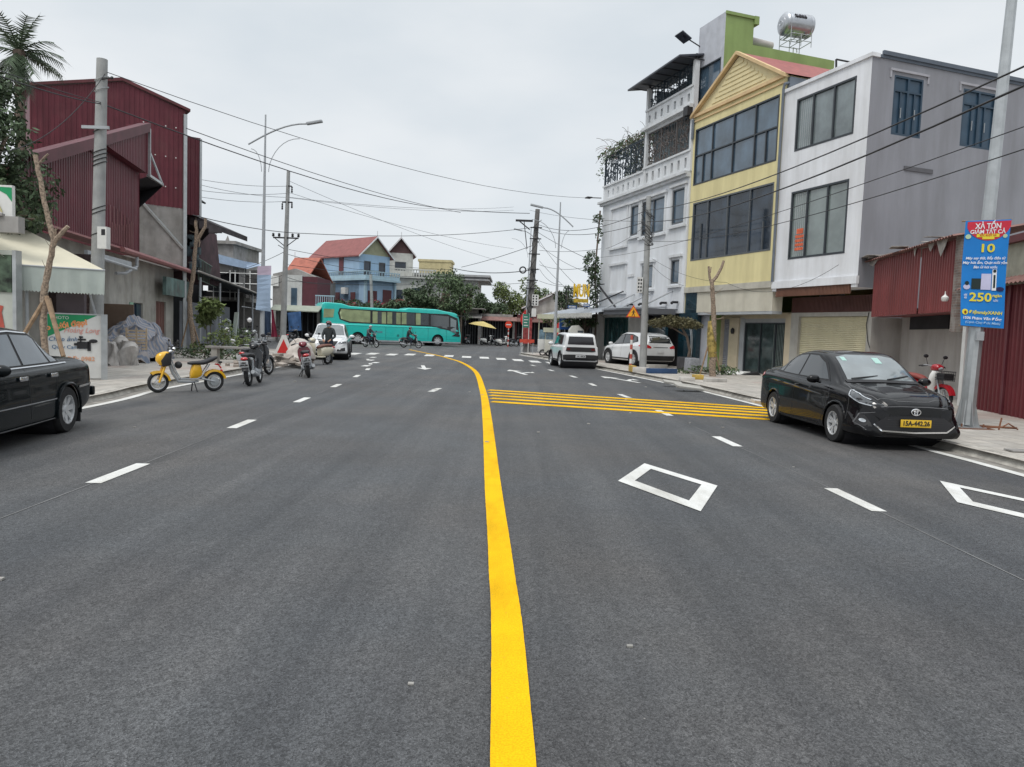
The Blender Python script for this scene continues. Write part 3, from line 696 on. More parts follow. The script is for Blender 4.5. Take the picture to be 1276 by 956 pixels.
# roof canopy
m_=MB();m_.extr([(-.05,.85,14.0),(near+.55,.85,13.95),(near+.55,.85,14.03),(-.05,.85,14.08)],(0,-2.2,.4));
m_.build('canopy_roof',M('dark_canopy',(.045,.05,.065),.5),WH)
m_=MB();
for x in (.05,near-.1):m_.box(x,x+.08,-.14,-.06,12.9,14.3)
for k in range(7):m_.box(k*.8-.1,k*.8-.05,-3,.8,13.98,14.02)
m_.build('canopy_frame',mBlk,WH)
m_=MB();ac=wz((862,160));m_.box(-.02,.35,.0,.3,11.55,11.95);m_.build('floodlight',mBlk,WH)
m_=MB();m_.tube([(Lw+.05,.1,9.35),(Lw+.5,.6,9.4)],.03,6);m_.box(Lw+.4,Lw+.8,.5,.8,9.38,9.44);m_.build('wall_spotlight',mBlk,WH)
# ground floor : forward wall with dark window, columns, low grey wall
m_=MB()
gh=[(5.35,8.3,.95,2.55)]
m_.wall(3.6,8.9,.12,2.75,gh,y=.05,th=.12);m_.wall(-.9,3.5,.12,1.6,[],y=1.2) if 0 else None
m_.box(8.55,8.75,.05,.35,.12,2.75).box(9.05,9.3,.05,.35,.12,2.75)
m_.build('ground_wall',M('grey_white_wall',(.50,.50,.49),.85,streak=.35),WH)
window(WH,5.35,8.3,.95,2.55,y=.05,vs=(.2,.4,.6,.8),gm=M('teal_dark_glass',(.02,.05,.055),.1,var=.4,scale=2,spec=.8),fm=M('teal_frame',(.015,.05,.05),.4),name='window')
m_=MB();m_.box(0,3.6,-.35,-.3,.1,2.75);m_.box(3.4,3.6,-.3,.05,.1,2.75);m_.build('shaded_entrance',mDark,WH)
lg=rect((823,435),(857,447))
m_=MB();m_.box(.35,3.2,.45,.62,.12,1.45);m_.build('low_grey_wall',M('low_wall_grey',(.30,.31,.33),.8,streak=.3),WH)
m_=MB();m_.box(.45,2.0,.45,.6,1.46,2.15);m_.box(-1.2,.2,-.05,.05,.3,2.7);m_.build('teal_glass_screen',M('teal_glass_screen_mat',(.010,.032,.045),.08,var=.4,scale=1.5,spec=.9),WH)
m_=MB()
for r in (.62,.52):
    pts=[(-.55+.55*math.cos(t*.2+1.2)*r/.6,.1,1.2+1.2*math.sin(t*.2+1.2)*r/.6) for t in range(20)];m_.tube(pts,.02,5)
pts=[(2.1-t*.2,.66,2.15-.12*(t*.2)**2) for t in range(9)];m_.tube(pts,.025,5)
m_.build('curved_gate_pipes',mSteel,WH)
# canopies
m_=MB()
def canopy(x0,x1,z0,z1,y0,y1):
    m_.corr(x0,x1,0,0)if 0 else None
    n=int((x1-x0)/.18)
    for k in range(n):
        a=x0+(x1-x0)*k/n;b=x0+(x1-x0)*(k+.5)/n;c=x0+(x1-x0)*(k+1)/n
        m_.quad((a,y0,z0),(b,y0,z0+.04),(b,y1,z1+.04),(a,y1,z1));m_.quad((b,y0,z0+.04),(c,y0,z0),(c,y1,z1),(b,y1,z1+.04))
canopy(5.2,13.2,2.66,3.15,2.2,-.05);m_.build('corrugated_canopy',M('grey_corrugated_sheet',(.33,.36,.40),.5,var=.1,streak=.3),WH)
m_=MB()
n=44
for k in range(n):
    a=5.2+8*k/n;b=5.2+8*(k+1)/n;c=(a+b)/2;m_.poly([(a,2.22,2.70),(a,2.22,2.52),(c,2.22,2.40),(b,2.22,2.52),(b,2.22,2.70)])
m_.build('scalloped_valance',M('pale_valance',(.50,.50,.47),.8,var=.3,scale=9),WH)
m_=MB();m_.box(.3,5.15,.2,1.6,2.62,2.82);m_.box(.3,5.15,.1,1.7,2.82,2.88);m_.build('flat_canopy',M('dark_grey_canopy',(.12,.125,.14),.6),WH)
m_=MB()
for x in (1.,3.,4.9): m_.tube([(x,.0,3.75),(x,1.6,2.95)],.035,6)
m_.tube([(1.6,0.02,3.0),(1.6,1.5,2.95)],.03,6);m_.tube([(.3,1.6,2.93),(5.1,1.6,2.93)],.03,6);m_.box(.55,.65,1.45,1.55,.12,2.62)
m_.sep('canopy_bracket',mSteelP,WH)
m_=MB()
for x in (.35,1.4,3.6,4.9): m_.box(x,x+.16,.05,.3,3.15,3.25);m_.ball((x+.08,.34,3.16),.07,8,6)
m_.build('spot_lamp',mBlk,WH)
# frame above corrugated canopy with yellow letters
fr=MB()
for x in (8.2,9.6,11.2,12.9):
    fr.tube([(x,.6,2.95),(x,.6,4.35)],.03,6)
fr.tube([(7.4,.6,4.35),(13,.6,4.35)],.03,6);fr.tube([(8.2,.6,4.3),(5.4,.7,2.9)],.035,6);fr.tube([(9.,.3,4.5),(6.1,.3,2.9)],.035,6);fr.tube([(7.9,1.5,3.0),(5.6,.3,3.9)],.035,6)
fr.build('sign_frame',mBlk,None,loc=lw,rz=rw,label='dark pipe frame standing on the corrugated canopy behind the yellow letters',cat='frame')
SG=thing('yellow_letter_sign','big yellow cut-out letters MUN over a smaller yellow strip on the canopy roof','sign',lw,rw)
mYl=M('sign_yellow',(.72,.46,.02),.5,var=.1)
def inw(x,y,z): return Matrix.Translation(lw)@Matrix.Rotation(rw,4,'Z')@Vector((x,y,z))
SC_OBJS=[WH,bpy.data.objects['sign_frame']]
for o in SC_OBJS: o.scale=(WSC,)*3
sp=Yd(724.5,363,43.2)
Ti=(Matrix.Translation(lw)@Matrix.Rotation(rw,4,'Z')).inverted()
def face_cam(P_,yaw=0.):   # matrix placing text upright at world point P_, read from the street (normal toward -y world rotated by yaw)
    return Matrix.Translation(P_)@Matrix.Rotation(yaw,4,'Z')@Matrix.Rotation(PI/2,4,'X')
text('MUN',1.0,SG,Ti@face_cam(sp,.05),mYl,'lettering',.12,bold=.03,width=.92)
sp2=Yd(724,374.5,43.2)
m_=MB(Ti@Matrix.Translation(sp2));m_.box(-.42,.42,-.03,.03,-.12,.09);m_.build('strip_board',M('yellow_dim_board',(.45,.30,.03),.5,var=.4,scale=9),SG)
for (px,py,t_,bw) in ((713,382.5,'VISA',.5),(731,380.5,'ATM',.36)):
    P0=Yd(px,py,42.5);s1=thing('blue_sign','small blue lettered sign on the corrugated canopy '+('below the yellow letters' if px<720 else 'right of the other blue one'),'sign',P0,0)
    m_=MB();m_.box(-bw/2,bw/2,-.02,.02,-.09,.09);m_.build('board',M('sign_blue',(.03,.09,.25),.4),s1)
    m_=MB()
    for k in range(5): m_.box(-bw*.38+k*bw*.16,-bw*.38+k*bw*.16+bw*.1,-.03,-.021,-.04,.05)
    m_.build('white_marks',mAir,s1)
# ---------------- maroon shack right of the shutter house
def P3(A,B):  # frame from ground point A towards B
    d=Vector((B[0]-A[0],B[1]-A[1]));L_=d.length;d/=L_
    return (A[0],A[1],0),math.atan2(d.y,d.x),L_,(d.x,d.y)
# box with corrugated front hanging over the recess: near end at pole, far end at W1 corner
nA=(11.55,19.3);fA=(12.55,26.2)
l,r_,Ls,dS=P3(nA,fA)
SH=thing('corrugated_shack','low lean-to of maroon corrugated sheet over stained grey walls beside the grey house','shack',l,r_)
top=SZ((1110,322),nA,dS)[1];bot=SZ((1120,393),nA,dS)[1];ncr=SZ((1188,360),nA,dS)[0];bk=SZ((1147,360),nA,dS)[0]
m_=MB();m_.corr(ncr,bk,bot,top,y=0,pitch=.16,dep=.035);m_.corr(bk,Ls,bot,top+.02,y=.06,pitch=.2,dep=.035);m_.quad((ncr,0,bot),(Ls,0,bot),(Ls,-1.2,bot+.02),(ncr,-1.2,bot+.02))
m_.build('corrugated_front',M('dull_red_sheet',(.20,.045,.045),.5,var=.1,scale=1.,streak=.45),SH)
m_=MB()
hb=[]
m_.wall(ncr-.4,Ls+.2,.12,bot+.3,hb,y=-1.0,th=.15);m_.quad((Ls+.2,-1.0,.12),(Ls+.2,.0,.12),(Ls+.2,.0,bot),(Ls+.2,-1.,bot))
m_.build('back_wall',M('stained_grey_wall',(.37,.35,.33),.95,var=.08,scale=1.2,streak=.5,dirt=.25,bump=.2),SH)
m_=MB();m_.box(3.25,6.3,-.99,-.95,2.14,bot+.2);m_.build('dark_opening_panel',mDark,SH)  # dark panel on the unbroken wall paints the shade of an opening
m_=MB();m_.box(ncr-.32,ncr-.0,-.94,.02,2.0,top+.1)
mBrick=None
def brick_sub(nt,b,tc,out,mix,ramp,nz):
    br=nt.nodes.new('ShaderNodeTexBrick');br.inputs['Scale'].default_value=1;br.inputs['Brick Width'].default_value=.2;br.inputs['Row Height'].default_value=.07;br.inputs['Mortar Size'].default_value=.008
    br.inputs['Color1'].default_value=(.19,.13,.11,1);br.inputs['Color2'].default_value=(.12,.095,.085,1);br.inputs['Mortar'].default_value=(.20,.19,.18,1)
    mp_=nt.nodes.new('ShaderNodeMapping');mp_.inputs['Rotation'].default_value=(PI/2,0,0);nt.links.new(tc.outputs['Object'],mp_.inputs[0]);nt.links.new(mp_.outputs[0],br.inputs['Vector'])
    o=mix('MIX',ramp(nz(2.5,6),.45,.6,(0,0,0),(.85,.85,.85)),br.outputs['Color'],(.27,.25,.23));nt.links.new(o,b.inputs['Base Color'])
mBrick=M('broken_brick',(.2,.1,.08),.95,sub=brick_sub,bump=.4,bscale=10)
m_.build('brick_pier',mBrick,SH)
m_=MB();
mRust=M('rusty_roof_edge',(.21,.11,.095),.8,var=.35,scale=3,streak=.5,dirt=.4)
n=40
x0,x1=ncr-.5,Ls+.5
for k in range(n):
    a=x0+(x1-x0)*k/n;b=x0+(x1-x0)*(k+.5)/n;c=x0+(x1-x0)*(k+1)/n
    m_.quad((a,.3,top+.02),(b,.3,top+.07),(b,-2.6,top+.6),(a,-2.6,top+.55));m_.quad((b,.3,top+.07),(c,.3,top+.02),(c,-2.6,top+.55),(b,-2.6,top+.6))
m_.build('roof',mRust,SH)
m_=MB();rr=random.Random(4)
for k in range(12):
    X=rr.uniform(x0+1.,x1-.4);m_.box(0,rr.uniform(.5,1.4),0,.5,0,.02,T=Matrix.Translation((X,rr.uniform(-.8,.1),top+.12+rr.uniform(0,.08)))@Matrix.Rotation(rr.uniform(-.2,.2),4,'Y')@Matrix.Rotation(rr.uniform(-.5,.5),4,'Z'))
for X,wd,dp in ((x1-1.0,1.1,.15),(ncr+.2,.8,.40),(ncr+2.4,.25,.2),(ncr+1.1,.5,.18)):
    m_.poly([(X,.13,top+.08),(X+wd,.13,top+.08),(X+wd*.8,.13,top-dp*.4),(X+wd*.55,.13,top-dp),(X+wd*.3,.13,top-dp*.5)])
m_.build('roof_scraps',M('grey_tarp_scraps',(.32,.30,.28),.9,var=.4,scale=4),SH)
bp_=Yd(1190,370,19.0)
m_=MB();m_.lathe([(0,0),(.06,.0),(.085,.04),(.085,.10),(.03,.15),(.012,.18),(.012,.25)],(0,0,0));m_.build('hanging_lamp',mAir,None,smooth=True,loc=(bp_.x-.25,bp_.y,bp_.z-.12),label='round white outdoor lamp fixed on the brick pier of the shack',cat='lamp')
# right unit with maroon sheet gate
gA2=(11.45,19.0);gB=(10.6,13.2)
l2=P3(gB,gA2)
SG2=thing('corrugated_gate_shed','shed with a tall maroon corrugated sheet gate and concrete lintel behind the banner post','shed',l2[0],l2[1])
dG=l2[3];gtop=SZ((1240,345),gB,dG)[1];ctop=SZ((1240,309),gB,dG)[1]
m_=MB();m_.corr(-3,l2[2]-.15,.12,gtop-.25,y=0,pitch=.18,dep=.035);m_.build('sheet_gate',M('deep_red_sheet',(.145,.022,.028),.5,var=.15,scale=1.,streak=.5),SG2)
m_=MB()
for x in (-.9,1.55,3.6): m_.box(x,x+.08,.04,.08,.12,gtop-.25)
m_.box(1.4,1.52,.07,.1,1.1,1.25);m_.sep('gate_frame',mMar,SG2)
m_=MB();m_.box(l2[2]-.15,l2[2]+.03,-.25,.06,.12,2.4);m_.build('white_post',mAir,SG2)
m_=MB();m_.box(-4,l2[2]+.02,-.35,-.02,gtop-.2,ctop);m_.quad((l2[2]+.02,-.35,.12),(l2[2]+.02,-5,.12),(l2[2]+.02,-5,ctop),(l2[2]+.02,-.35,ctop));m_.build('concrete_lintel',M('mossy_concrete',(.36,.36,.30),.95,var=.2,streak=.6,dirt=.4),SG2)
m_=MB();m_.corr(-4,l2[2]-.1,0,.12,y=0) if 0 else None
for k in range(56):
    a=-4+k*.18;b=a+.09
    if b+.09>l2[2]: break
    m_.quad((a,.4,gtop-.28),(b,.4,gtop-.24),(b,-.05,gtop-.02),(a,-.05,gtop-.06));m_.quad((b,.4,gtop-.24),(b+.09,.4,gtop-.28),(b+.09,-.05,gtop-.06),(b,-.05,gtop-.02))
m_.build('eave_sheet',mRust,SG2)
m_=MB();m_.box(-4,l2[2]-.3,-3,.12,ctop,ctop+.16);m_.build('roof_edge',mMarD,SG2)
# ---------------- right lamp post with banner
b0=Vector((8.47,13.82,.12));tp=Vector((8.80,13.9,9.9))
LP=thing('street_lamp_post','tall tapered galvanised lamp post carrying the blue advertising banner','lamp post',b0)
def oct_pole(mb,a,b,r0,r1,n=8): mb.tube([a,b],[r0,r1],n)
m_=MB();oct_pole(m_,(0,0,.05),tp-b0,.135,.075,10);m_.build('pole',mSteel,LP)
m_=MB();m_.box(-.24,.24,-.24,.24,.0,.03)
for k in range(8):
    a=k*PI/4;u=Vector((math.cos(a),math.sin(a),0));t_=Vector((-u.y,u.x,0))*.008
    p=[u*.11+Vector((0,0,.03)),u*.23+Vector((0,0,.03)),u*.2+Vector((0,0,.1)),u*.12+Vector((0,0,.52))];m_.extr([q-t_ for q in p],t_*2)
m_.build('base_plate',mSteel,LP)
m_=MB();
for x,y in ((.2,.2),(-.2,.2),(.2,-.2),(-.2,-.2)): m_.cyl((x,y,-.05),(x,y,.09),.016,n=6)
m_.tube([(.2,-.15,.02),(.5,-.25,.05),(.65,-.2,.12),(.8,-.25,.02)],.015,5);m_.tube([(.2,.2,.02),(.6,.1,.02),(.95,.0,.02)],.02,5);m_.tube([(.45,-.25,.0),(.52,-.2,.22)],.015,5);m_.box(-.3,.35,-.3,-.1,-.03,.012)
m_.sep('anchor_bolt',M('rusty_steel',(.16,.07,.04),.8,var=.4),LP)
m_=MB();m_.box(-.03,.1,-.17,-.12,1.62,1.78);m_.build('control_cover',mSteelP,LP)
BN=thing('advertising_banner','tall blue sale banner with a red top tied to the galvanised lamp post','banner',(0,0,0))
def bq(px,py): return Yd(px,py,13.68)
c00,c10,c11,c01=bq(1197,405.5),bq(1250,409.5),bq(1261,273),bq(1203,275.5)
BZ=(c11-c10);BX=((c10-c00)+(c11-c01))/2
o3=c00
def bp3(u,v,off=0.):
    a=c00.lerp(c10,u);b=c01.lerp(c11,u);p=a.lerp(b,v);bend=.018*math.sin(u*5+v*4)+.03*math.sin(v*3.1)
    return p+Vector((0,-off+bend,0))
def bpatch(u0,u1,v0,v1,off,nm,mat,nu=6,nv=12,test=None,par=None):
    m=MB()
    for i in range(nu):
        for j in range(nv):
            a,b=u0+(u1-u0)*i/nu,u0+(u1-u0)*(i+1)/nu;c,d=v0+(v1-v0)*j/nv,v0+(v1-v0)*(j+1)/nv
            if test and not test((a+b)/2,(c+d)/2): continue
            m.quad(bp3(a,c,off),bp3(b,c,off),bp3(b,d,off),bp3(a,d,off))
    return m.build(nm,mat,par or BN,smooth=True)
mBan=M('banner_blue',(.012,.21,.62),.55,var=.08,scale=2)
bpatch(0,1,0,1,0,'banner_sheet',mBan,14,30)
mBR=M('banner_red',(.60,.03,.06),.55);mBW=M('banner_white',(.80,.82,.85),.6,var=.03);mBY=M('banner_yellow',(.80,.68,.05),.6,var=.03);mBK=M('banner_black',(.015,.03,.03),.5);mBG=M('banner_lilac',(.55,.55,.75),.5)
m=MB()
n=24
for i in range(n):
    a=i/n;b=(i+1)/n
    def lowv(u): 
        x=(u-.52)/.50
        return .985-.175*math.sqrt(max(0,1-x*x)) 
    for j in range(4):
        va,vb=[lowv(a)+(.988-lowv(a))*t for t in (j/4,(j+1)/4)];wa,wb=[lowv(b)+(.988-lowv(b))*t for t in (j/4,(j+1)/4)]
        if a>.02 and b<=1.0: m.quad(bp3(a,va,.006),bp3(b,wa,.006),bp3(b,wb,.006),bp3(a,vb,.006))
m.build('red_header',mBR,BN)
bpatch(.25,.77,.842,.872,.010,'yellow_ribbon',mBY,6,1);bpatch(.38,.66,.822,.842,.010,'yellow_ribbon',mBY,4,1)
W_=.86;H_=2.0
def btext(s,u,v,size,mat,width=None,sh=0.,nm='lettering'):
    me=text(s,size,BN,Matrix.Identity(4),mat,nm,depth=.001,bold=size*.022,width=width,shear=sh)
    Wb=(c10-c00).length;Hb=(c01-c00).length
    for vv in me.data.vertices:
        uu=u+vv.co.x/Wb;v2=v+vv.co.y/Hb;q=bp3(uu,v2,.014+vv.co.z);vv.co=q
    return me
btext('XẢ TỐN',.50,.942,.13,mBW,.46);btext('GIẢM TẤT CẢ',.50,.890,.095,mBW,.62);btext('SỐC RUỘT XẢ',.51,.858,.045,mBR,.30)
btext('10',.50,.735,.20,mBY,.24)
for i,(s,wd) in enumerate((('Máy say thịt, Bếp điện từ',.70),('Máy hút ẩm, Quạt sưởi gốm',.78),('Bàn ủi hơi nước',.42))): btext(s,.50,.645-.042*i,.062,mBW,wd,.2)
btext('250',.43,.275,.21,mBY,.38);btext('chỉ\ntừ',.10,.285,.05,mBW);btext('ngàn',.80,.298,.07,mBY,.17);btext('/LỐC',.77,.250,.04,mBW)
m=MB()
def bl(cu,cv,ru,rv,off,mat,nm):
    m=MB();m.poly([bp3(cu+ru*math.cos(t*PI/10),cv+rv*math.sin(t*PI/10),off) for t in range(20)]);m.build(nm,mat,BN)
bl(.10,.135,.072,.028,.012,mBY,'round_logo');bl(.105,.132,.028,.015,.016,M('logo_dark',(.25,.05,.01),.6),'logo_figure')
btext('ĐiệnmáyXANH',.56,.135,.080,mBY,.58,.15);btext('1506 Phạm Văn Đồng',.48,.078,.066,mBW,.68,.15);btext('(Cạnh Chợ Đức Minh)',.50,.038,.055,M('banner_pale_blue',(.35,.55,.75),.6),.62,.15)
bpatch(.22,.44,.355,.455,.010,'appliance_picture',mBK,2,2);bpatch(.42,.64,.350,.50,.012,'appliance_picture',mBG,2,2);bpatch(.66,.765,.345,.54,.014,'appliance_picture',mBW,2,4)
bl(.712,.525,.04,.014,.018,mBK,'fan_head');bpatch(.69,.735,.37,.49,.018,'fan_slot',mBK,1,1);bl(.86,.36,.10,.02,.013,M('banner_navy',(.03,.03,.10),.4),'appliance_picture');bl(.12,.375,.075,.025,.012,mBG,'appliance_picture');bl(.12,.41,.045,.02,.016,mBK,'appliance_picture')
bl(.075,.85,.06,.022,.010,M('banner_flower',(.45,.60,.40),.6),'flower_motif');bl(.90,.85,.05,.018,.010,M('banner_flower',(.4,.5,.4),.6),'flower_motif')
m=MB();m.tube([c01+Vector((-.03,.05,0)),c11+Vector((.03,.05,0))],.014,6);m.tube([c00+Vector((0,.05,0)),c10+Vector((0,.05,0))],.014,6);m.sep('batten',mWood,BN)
# ---------------- utility poles, lamps
mPole=M('concrete_pole_grey',(.36,.37,.37),.9,var=.15,scale=3,bump=.25,bscale=30,streak=.5,dirt=.25)
mPoleD=M('dark_stained_pole',(.16,.155,.15),.9,var=.25,scale=3,streak=.5)
def pole(name,label,base,top,r0,r1,mat=None,cat='utility pole'):
    t=thing(name,label,cat,base);m=MB();m.tube([(0,0,0),Vector(top)-Vector(base)],[r0,r1],14);m.build('pole',mat or mPole,t,smooth=True);return t
pl=Yd(127.3,74,18.3);pb=Vector((-10.25,18.3,.12))
UP1=pole('utility_pole','thick pale concrete utility pole with a white meter box beside the striped awning',pb,pl,.165,.122)
def coil(par,z,r,n=1,mat=mBlk,th=.012,tilt=.1,nm='wire_band'):
    m=MB()
    for k in range(n):
        m.tube([(r*math.cos(t*.4),r*math.sin(t*.4),z+k*.09+tilt*math.sin(t*.4)*.6) for t in range(17)],th,5)
    return m.build(nm,mat,par)
dp=(pl-pb)
def onp(z): return dp*(z/dp.z)
m_=MB();q=onp(3.35);m_.box(q.x+.14,q.x+.36,-.30,-.12,3.1,3.62);m_.sep('meter_box',mAir,UP1)
m_=MB();m_.box(q.x+.24,q.x+.33,-.305,-.30,3.42,3.56);m_.sep('meter_window',mBlk,UP1)
for z,nn in ((7.15,1),(6.9,1),(5.95,1),(5.15,4),(4.0,2),(3.5,1)):
    m=MB();c=onp(z)
    for k in range(nn): m.tube([(c.x+.15*math.cos(t*.4),c.y+.15*math.sin(t*.4),z+k*.1+.07*math.sin(t*.4+1)) for t in range(17)],.012,5)
    m.build('wire_band',mBlk if z<6.5 else mSteel,UP1)
m_=MB();c=onp(5.95);m_.box(c.x-.35,c.x+.3,c.y-.2,c.y-.15,5.93,6.0);m_.build('pole_clamp',mSteelP,UP1)
c=onp(7.1);m_=MB();m_.tube([(c.x,c.y-.1,7.1),(c.x+.28,c.y-.1,7.15)],.02,5);m_.ball((c.x+.3,c.y-.1,7.15),.04,6,4);m_.sep('insulator',mBlk,UP1)
def street_lamp(base,top,side,label,arm=2.3,head=True,r=.12,group='grey street lamps'):
    t=thing('street_lamp',label,'street lamp',base,0,group);H=(top-base).z;d=(top-base)/H
    m=MB();m.tube([(0,0,0),d*H],[r,.035],10);m.build('pole',mSteelP,t,smooth=True)
    z0=H-1.05
    m=MB();pts=[(-side*.8+d.x*z0,0,z0-.35)]+[(d.x*z0+side*(-.8+(arm+.8)*k/8),0,z0-.35+1.05*math.sin(min(1,k/8)*PI/2)) for k in range(1,9)];m.tube(pts,.04,6);m.build('arm',mSteelP,t)
    e=Vector(pts[-1])
    m=MB(Matrix.Translation(e)@Matrix.Rotation(-side*.2,4,'Y'));m.box(0*side,.75*side,-.13,.13,-.05,.05) if side>0 else m.box(-.75,0,-.13,.13,-.05,.05);m.build('lamp_head',mSteelP,t,bevel=.02)
    m=MB();m.tube([(d.x*z0+side*.18,0,z0-1.6)]+[(d.x*z0+side*(.18+1.45*(k/8)**1.6),0,z0-1.5+1.5*math.sin(k/8*PI/2)) for k in range(9)],.018,5)
    m.tube([(d.x*z0-side*.16,0,z0-1.6)]+[(d.x*z0-side*(.16+.5*(k/6)**1.6),0,z0-1.5+.95*math.sin(k/6*PI/2)) for k in range(7)],.018,5);m.sep('scroll_bracket',mSteelP,t)
    return t
b=G(326,440,.12);SL1=street_lamp(b,Vector((b.x+.05,b.y,Yd(328.5,143,b.y).z)),1,'tall grey street lamp with scroll brackets behind the parked motorbikes on the left',arm=1.95)
b=Vector((2.42,44,.12));SL2=street_lamp(b,Yd(698.5,252,44),-1,'grey street lamp with its arm to the left standing right of the dark utility pole',arm=1.0,r=.11)
b=Vector((1.0,66,.0));SL3=street_lamp(b,Yd(662,283,66),-1,'distant street lamp just left of the dark utility pole',arm=.75)
# faded blue banner on lamp 1
b=G(326,440,.12)
m_=MB()
A0,A1,A2_,A3_=Yd(318.5,386,b.y-.2),Yd(337.5,388.5,b.y-.2),Yd(337.5,331,b.y-.2),Yd(321.5,332,b.y-.2)
nb=10
for k in range(nb):
    f0,f1=k/nb,(k+1)/nb;w0,w1=.06*math.sin(f0*5),.06*math.sin(f1*5)
    m_.quad(A0.lerp(A3_,f0)+Vector((0,w0,0)),A1.lerp(A2_,f0)+Vector((0,-w0,0)),A1.lerp(A2_,f1)+Vector((0,-w1,0)),A0.lerp(A3_,f1)+Vector((0,w1,0)))
    m_.mi=1 if k>=nb-3 else 0
m_.build('cloth_banner',[M('faded_blue_cloth',(.33,.43,.57),.9,var=.12,scale=1.5),M('faded_pink_cloth',(.48,.40,.50),.9,var=.1)],None,label='faded pale blue banner seen from behind on the left street lamp',cat='banner')
# lattice of pole 355
pb=G(352,437,.12);pb=Vector((-13.9,45,.12));pt=Yd(359.5,213,45)
UP2=pole('utility_pole','slim concrete pole with two insulator crossarms and creeper growth on its lower half',pb,pt,.19,.1)
d2=(pt-pb)
def o2(z): return Vector((d2.x*z/d2.z,0,z))
m_=MB();zc=Yd(355,299,45).z
c=o2(zc);m_.box(c.x-.75,c.x+.75,-.12,-.04,zc-.05,zc+.03);m_.box(c.x-.7,c.x+.7,-.3,-.24,zc-.55,zc-.5) if 0 else None
m_.tube([(c.x-.7,-.1,zc),(c.x,-.1,zc-.55)],.025,4);m_.tube([(c.x+.7,-.1,zc),(c.x,-.1,zc-.55)],.025,4);m_.tube([(c.x-.45,-.1,zc-.45),(c.x-.1,-.1,zc-.65)],.02,4)
m_.box(c.x,c.x+.3,-.1,-.05,zc+3.35 if 0 else 9.55,9.62);m_.box(c.x-.25,c.x+.35,-.1,-.05,8.6,8.68)
m_.sep('crossarm',mBlk,UP2)
m_=MB()
for x in (-.75,-.4,.4,.75):
    m_.lathe([(0,0),(.06,0),(.09,.06),(.05,.1),(.09,.14),(.05,.2),(0,.22)],(c.x+x,-.08,zc+.05),'z',10)
for x,z in ((.32,9.2),(.33,8.3),(-.24,8.2)): m_.lathe([(0,0),(.045,.0),(.06,.1),(.03,.12),(.06,.2),(.03,.25),(.06,.33),(0,.4)],(c.x+x,-.08,z),'z',8)
m_.sep('insulator',mBlk,UP2,smooth=True)
# pole 800
pb=Vector((6.02,34.5,.12));pt=Yd(808.5,245,34.5)
UP3=pole('utility_pole','concrete utility pole with coiled cables and meter boxes before the ornate white house',pb,pt,.17,.11)
d3=pt-pb
rr=random.Random(3)
m_=MB()
for k in range(14):
    z=rr.uniform(5.9,7.4);m_.tube([(d3.x*z/d3.z+rr.uniform(.12,.35)*math.cos(t*.5+k),rr.uniform(.12,.2)*math.sin(t*.5+k)-.05,z+.35*math.sin(t*.35+k)) for t in range(14)],.012,4)
m_.build('cable_coil',mBlk,UP3)
m_=MB();m_.box(d3.x*3/d3.z-.42,d3.x*3/d3.z-.18,-.2,.0,3.45,4.15);m_.sep('meter_box',mAir,UP3)
m_=MB()
for k in range(4):
    for j in range(2): m_.box(d3.x*3/d3.z-.40+j*.11,d3.x*3/d3.z-.33+j*.11,-.206,-.2,3.5+k*.16,3.59+k*.16)
m_.sep('meter_window',mBlk,UP3)
# pole 665 (dark double pole)
pb=Vector((1.62,55,.0));pt=Yd(670,261,55);pb=Vector((pt.x-.42,55,.12))
UP4=pole('utility_pole','thick dark utility pole hung with meter boxes and tangled cables at the junction corner',pb,pt,.27,.17,mPoleD)
d4=pt-pb
def o4(z): return d4.x*z/d4.z
m_=MB();m_.box(-1.15,.1,-.1,-.02,9.45,9.6);m_.tube([(-.9,-.05,9.5),(-.1,-.05,8.9)],.04,4);m_.tube([(-.55,.05,9.6),(-.25,.05,7.5)],.03,4)
for z in (9.,8.2,7.1,6.,5.2,4.6): m_.box(o4(z)-.42,o4(z)+.42,-.3,-.2,z,z+.07)
m_.sep('crossarm',mBlk,UP4)
m_=MB();
for k in range(9):m_.tube([(-.5+.22*math.cos(t*.45),-.3,5.95+.22*math.sin(t*.45)) for t in range(15)],.02+.004*k,4)
m_.build('cable_coil',mBlk,UP4)
m_=MB();m_.box(.24,.72,-.42,-.1,3.4,4.2);m_.box(.25,.58,-.42,-.1,2.6,3.2);m_.sep('meter_box',mAir,UP4)
m_=MB()
for k in range(4):
    for j in range(2): m_.box(.29+j*.22,.40+j*.22,-.43,-.42,3.46+k*.19,3.57+k*.19)
m_.sep('meter_window',mBlk,UP4)
m_=MB();m_.box(-.32,.32,-.4,-.36,.6,2.5);m_.build('red_poster',M('dull_red_poster',(.26,.05,.05),.8,var=.5,scale=6),UP4)
m_=MB();rr=random.Random(9)
for k in range(26):
    z=rr.uniform(1.,9.);m_.tube([(o4(z)+rr.uniform(-.4,.4),rr.uniform(-.4,-.3),z),(o4(z)+rr.uniform(-.4,.4),-.42,z+rr.uniform(.4,1.2))],.02,4)
m_.sep('hanging_cable',mBlk,UP4)
# pole behind far trees
pb=Yd(461,385,70)
UP5=pole('utility_pole','short distant concrete pole rising behind the teal bus in front of the blue house',Vector((pb.x,72,0)),Yd(462,342,72),.17,.13)
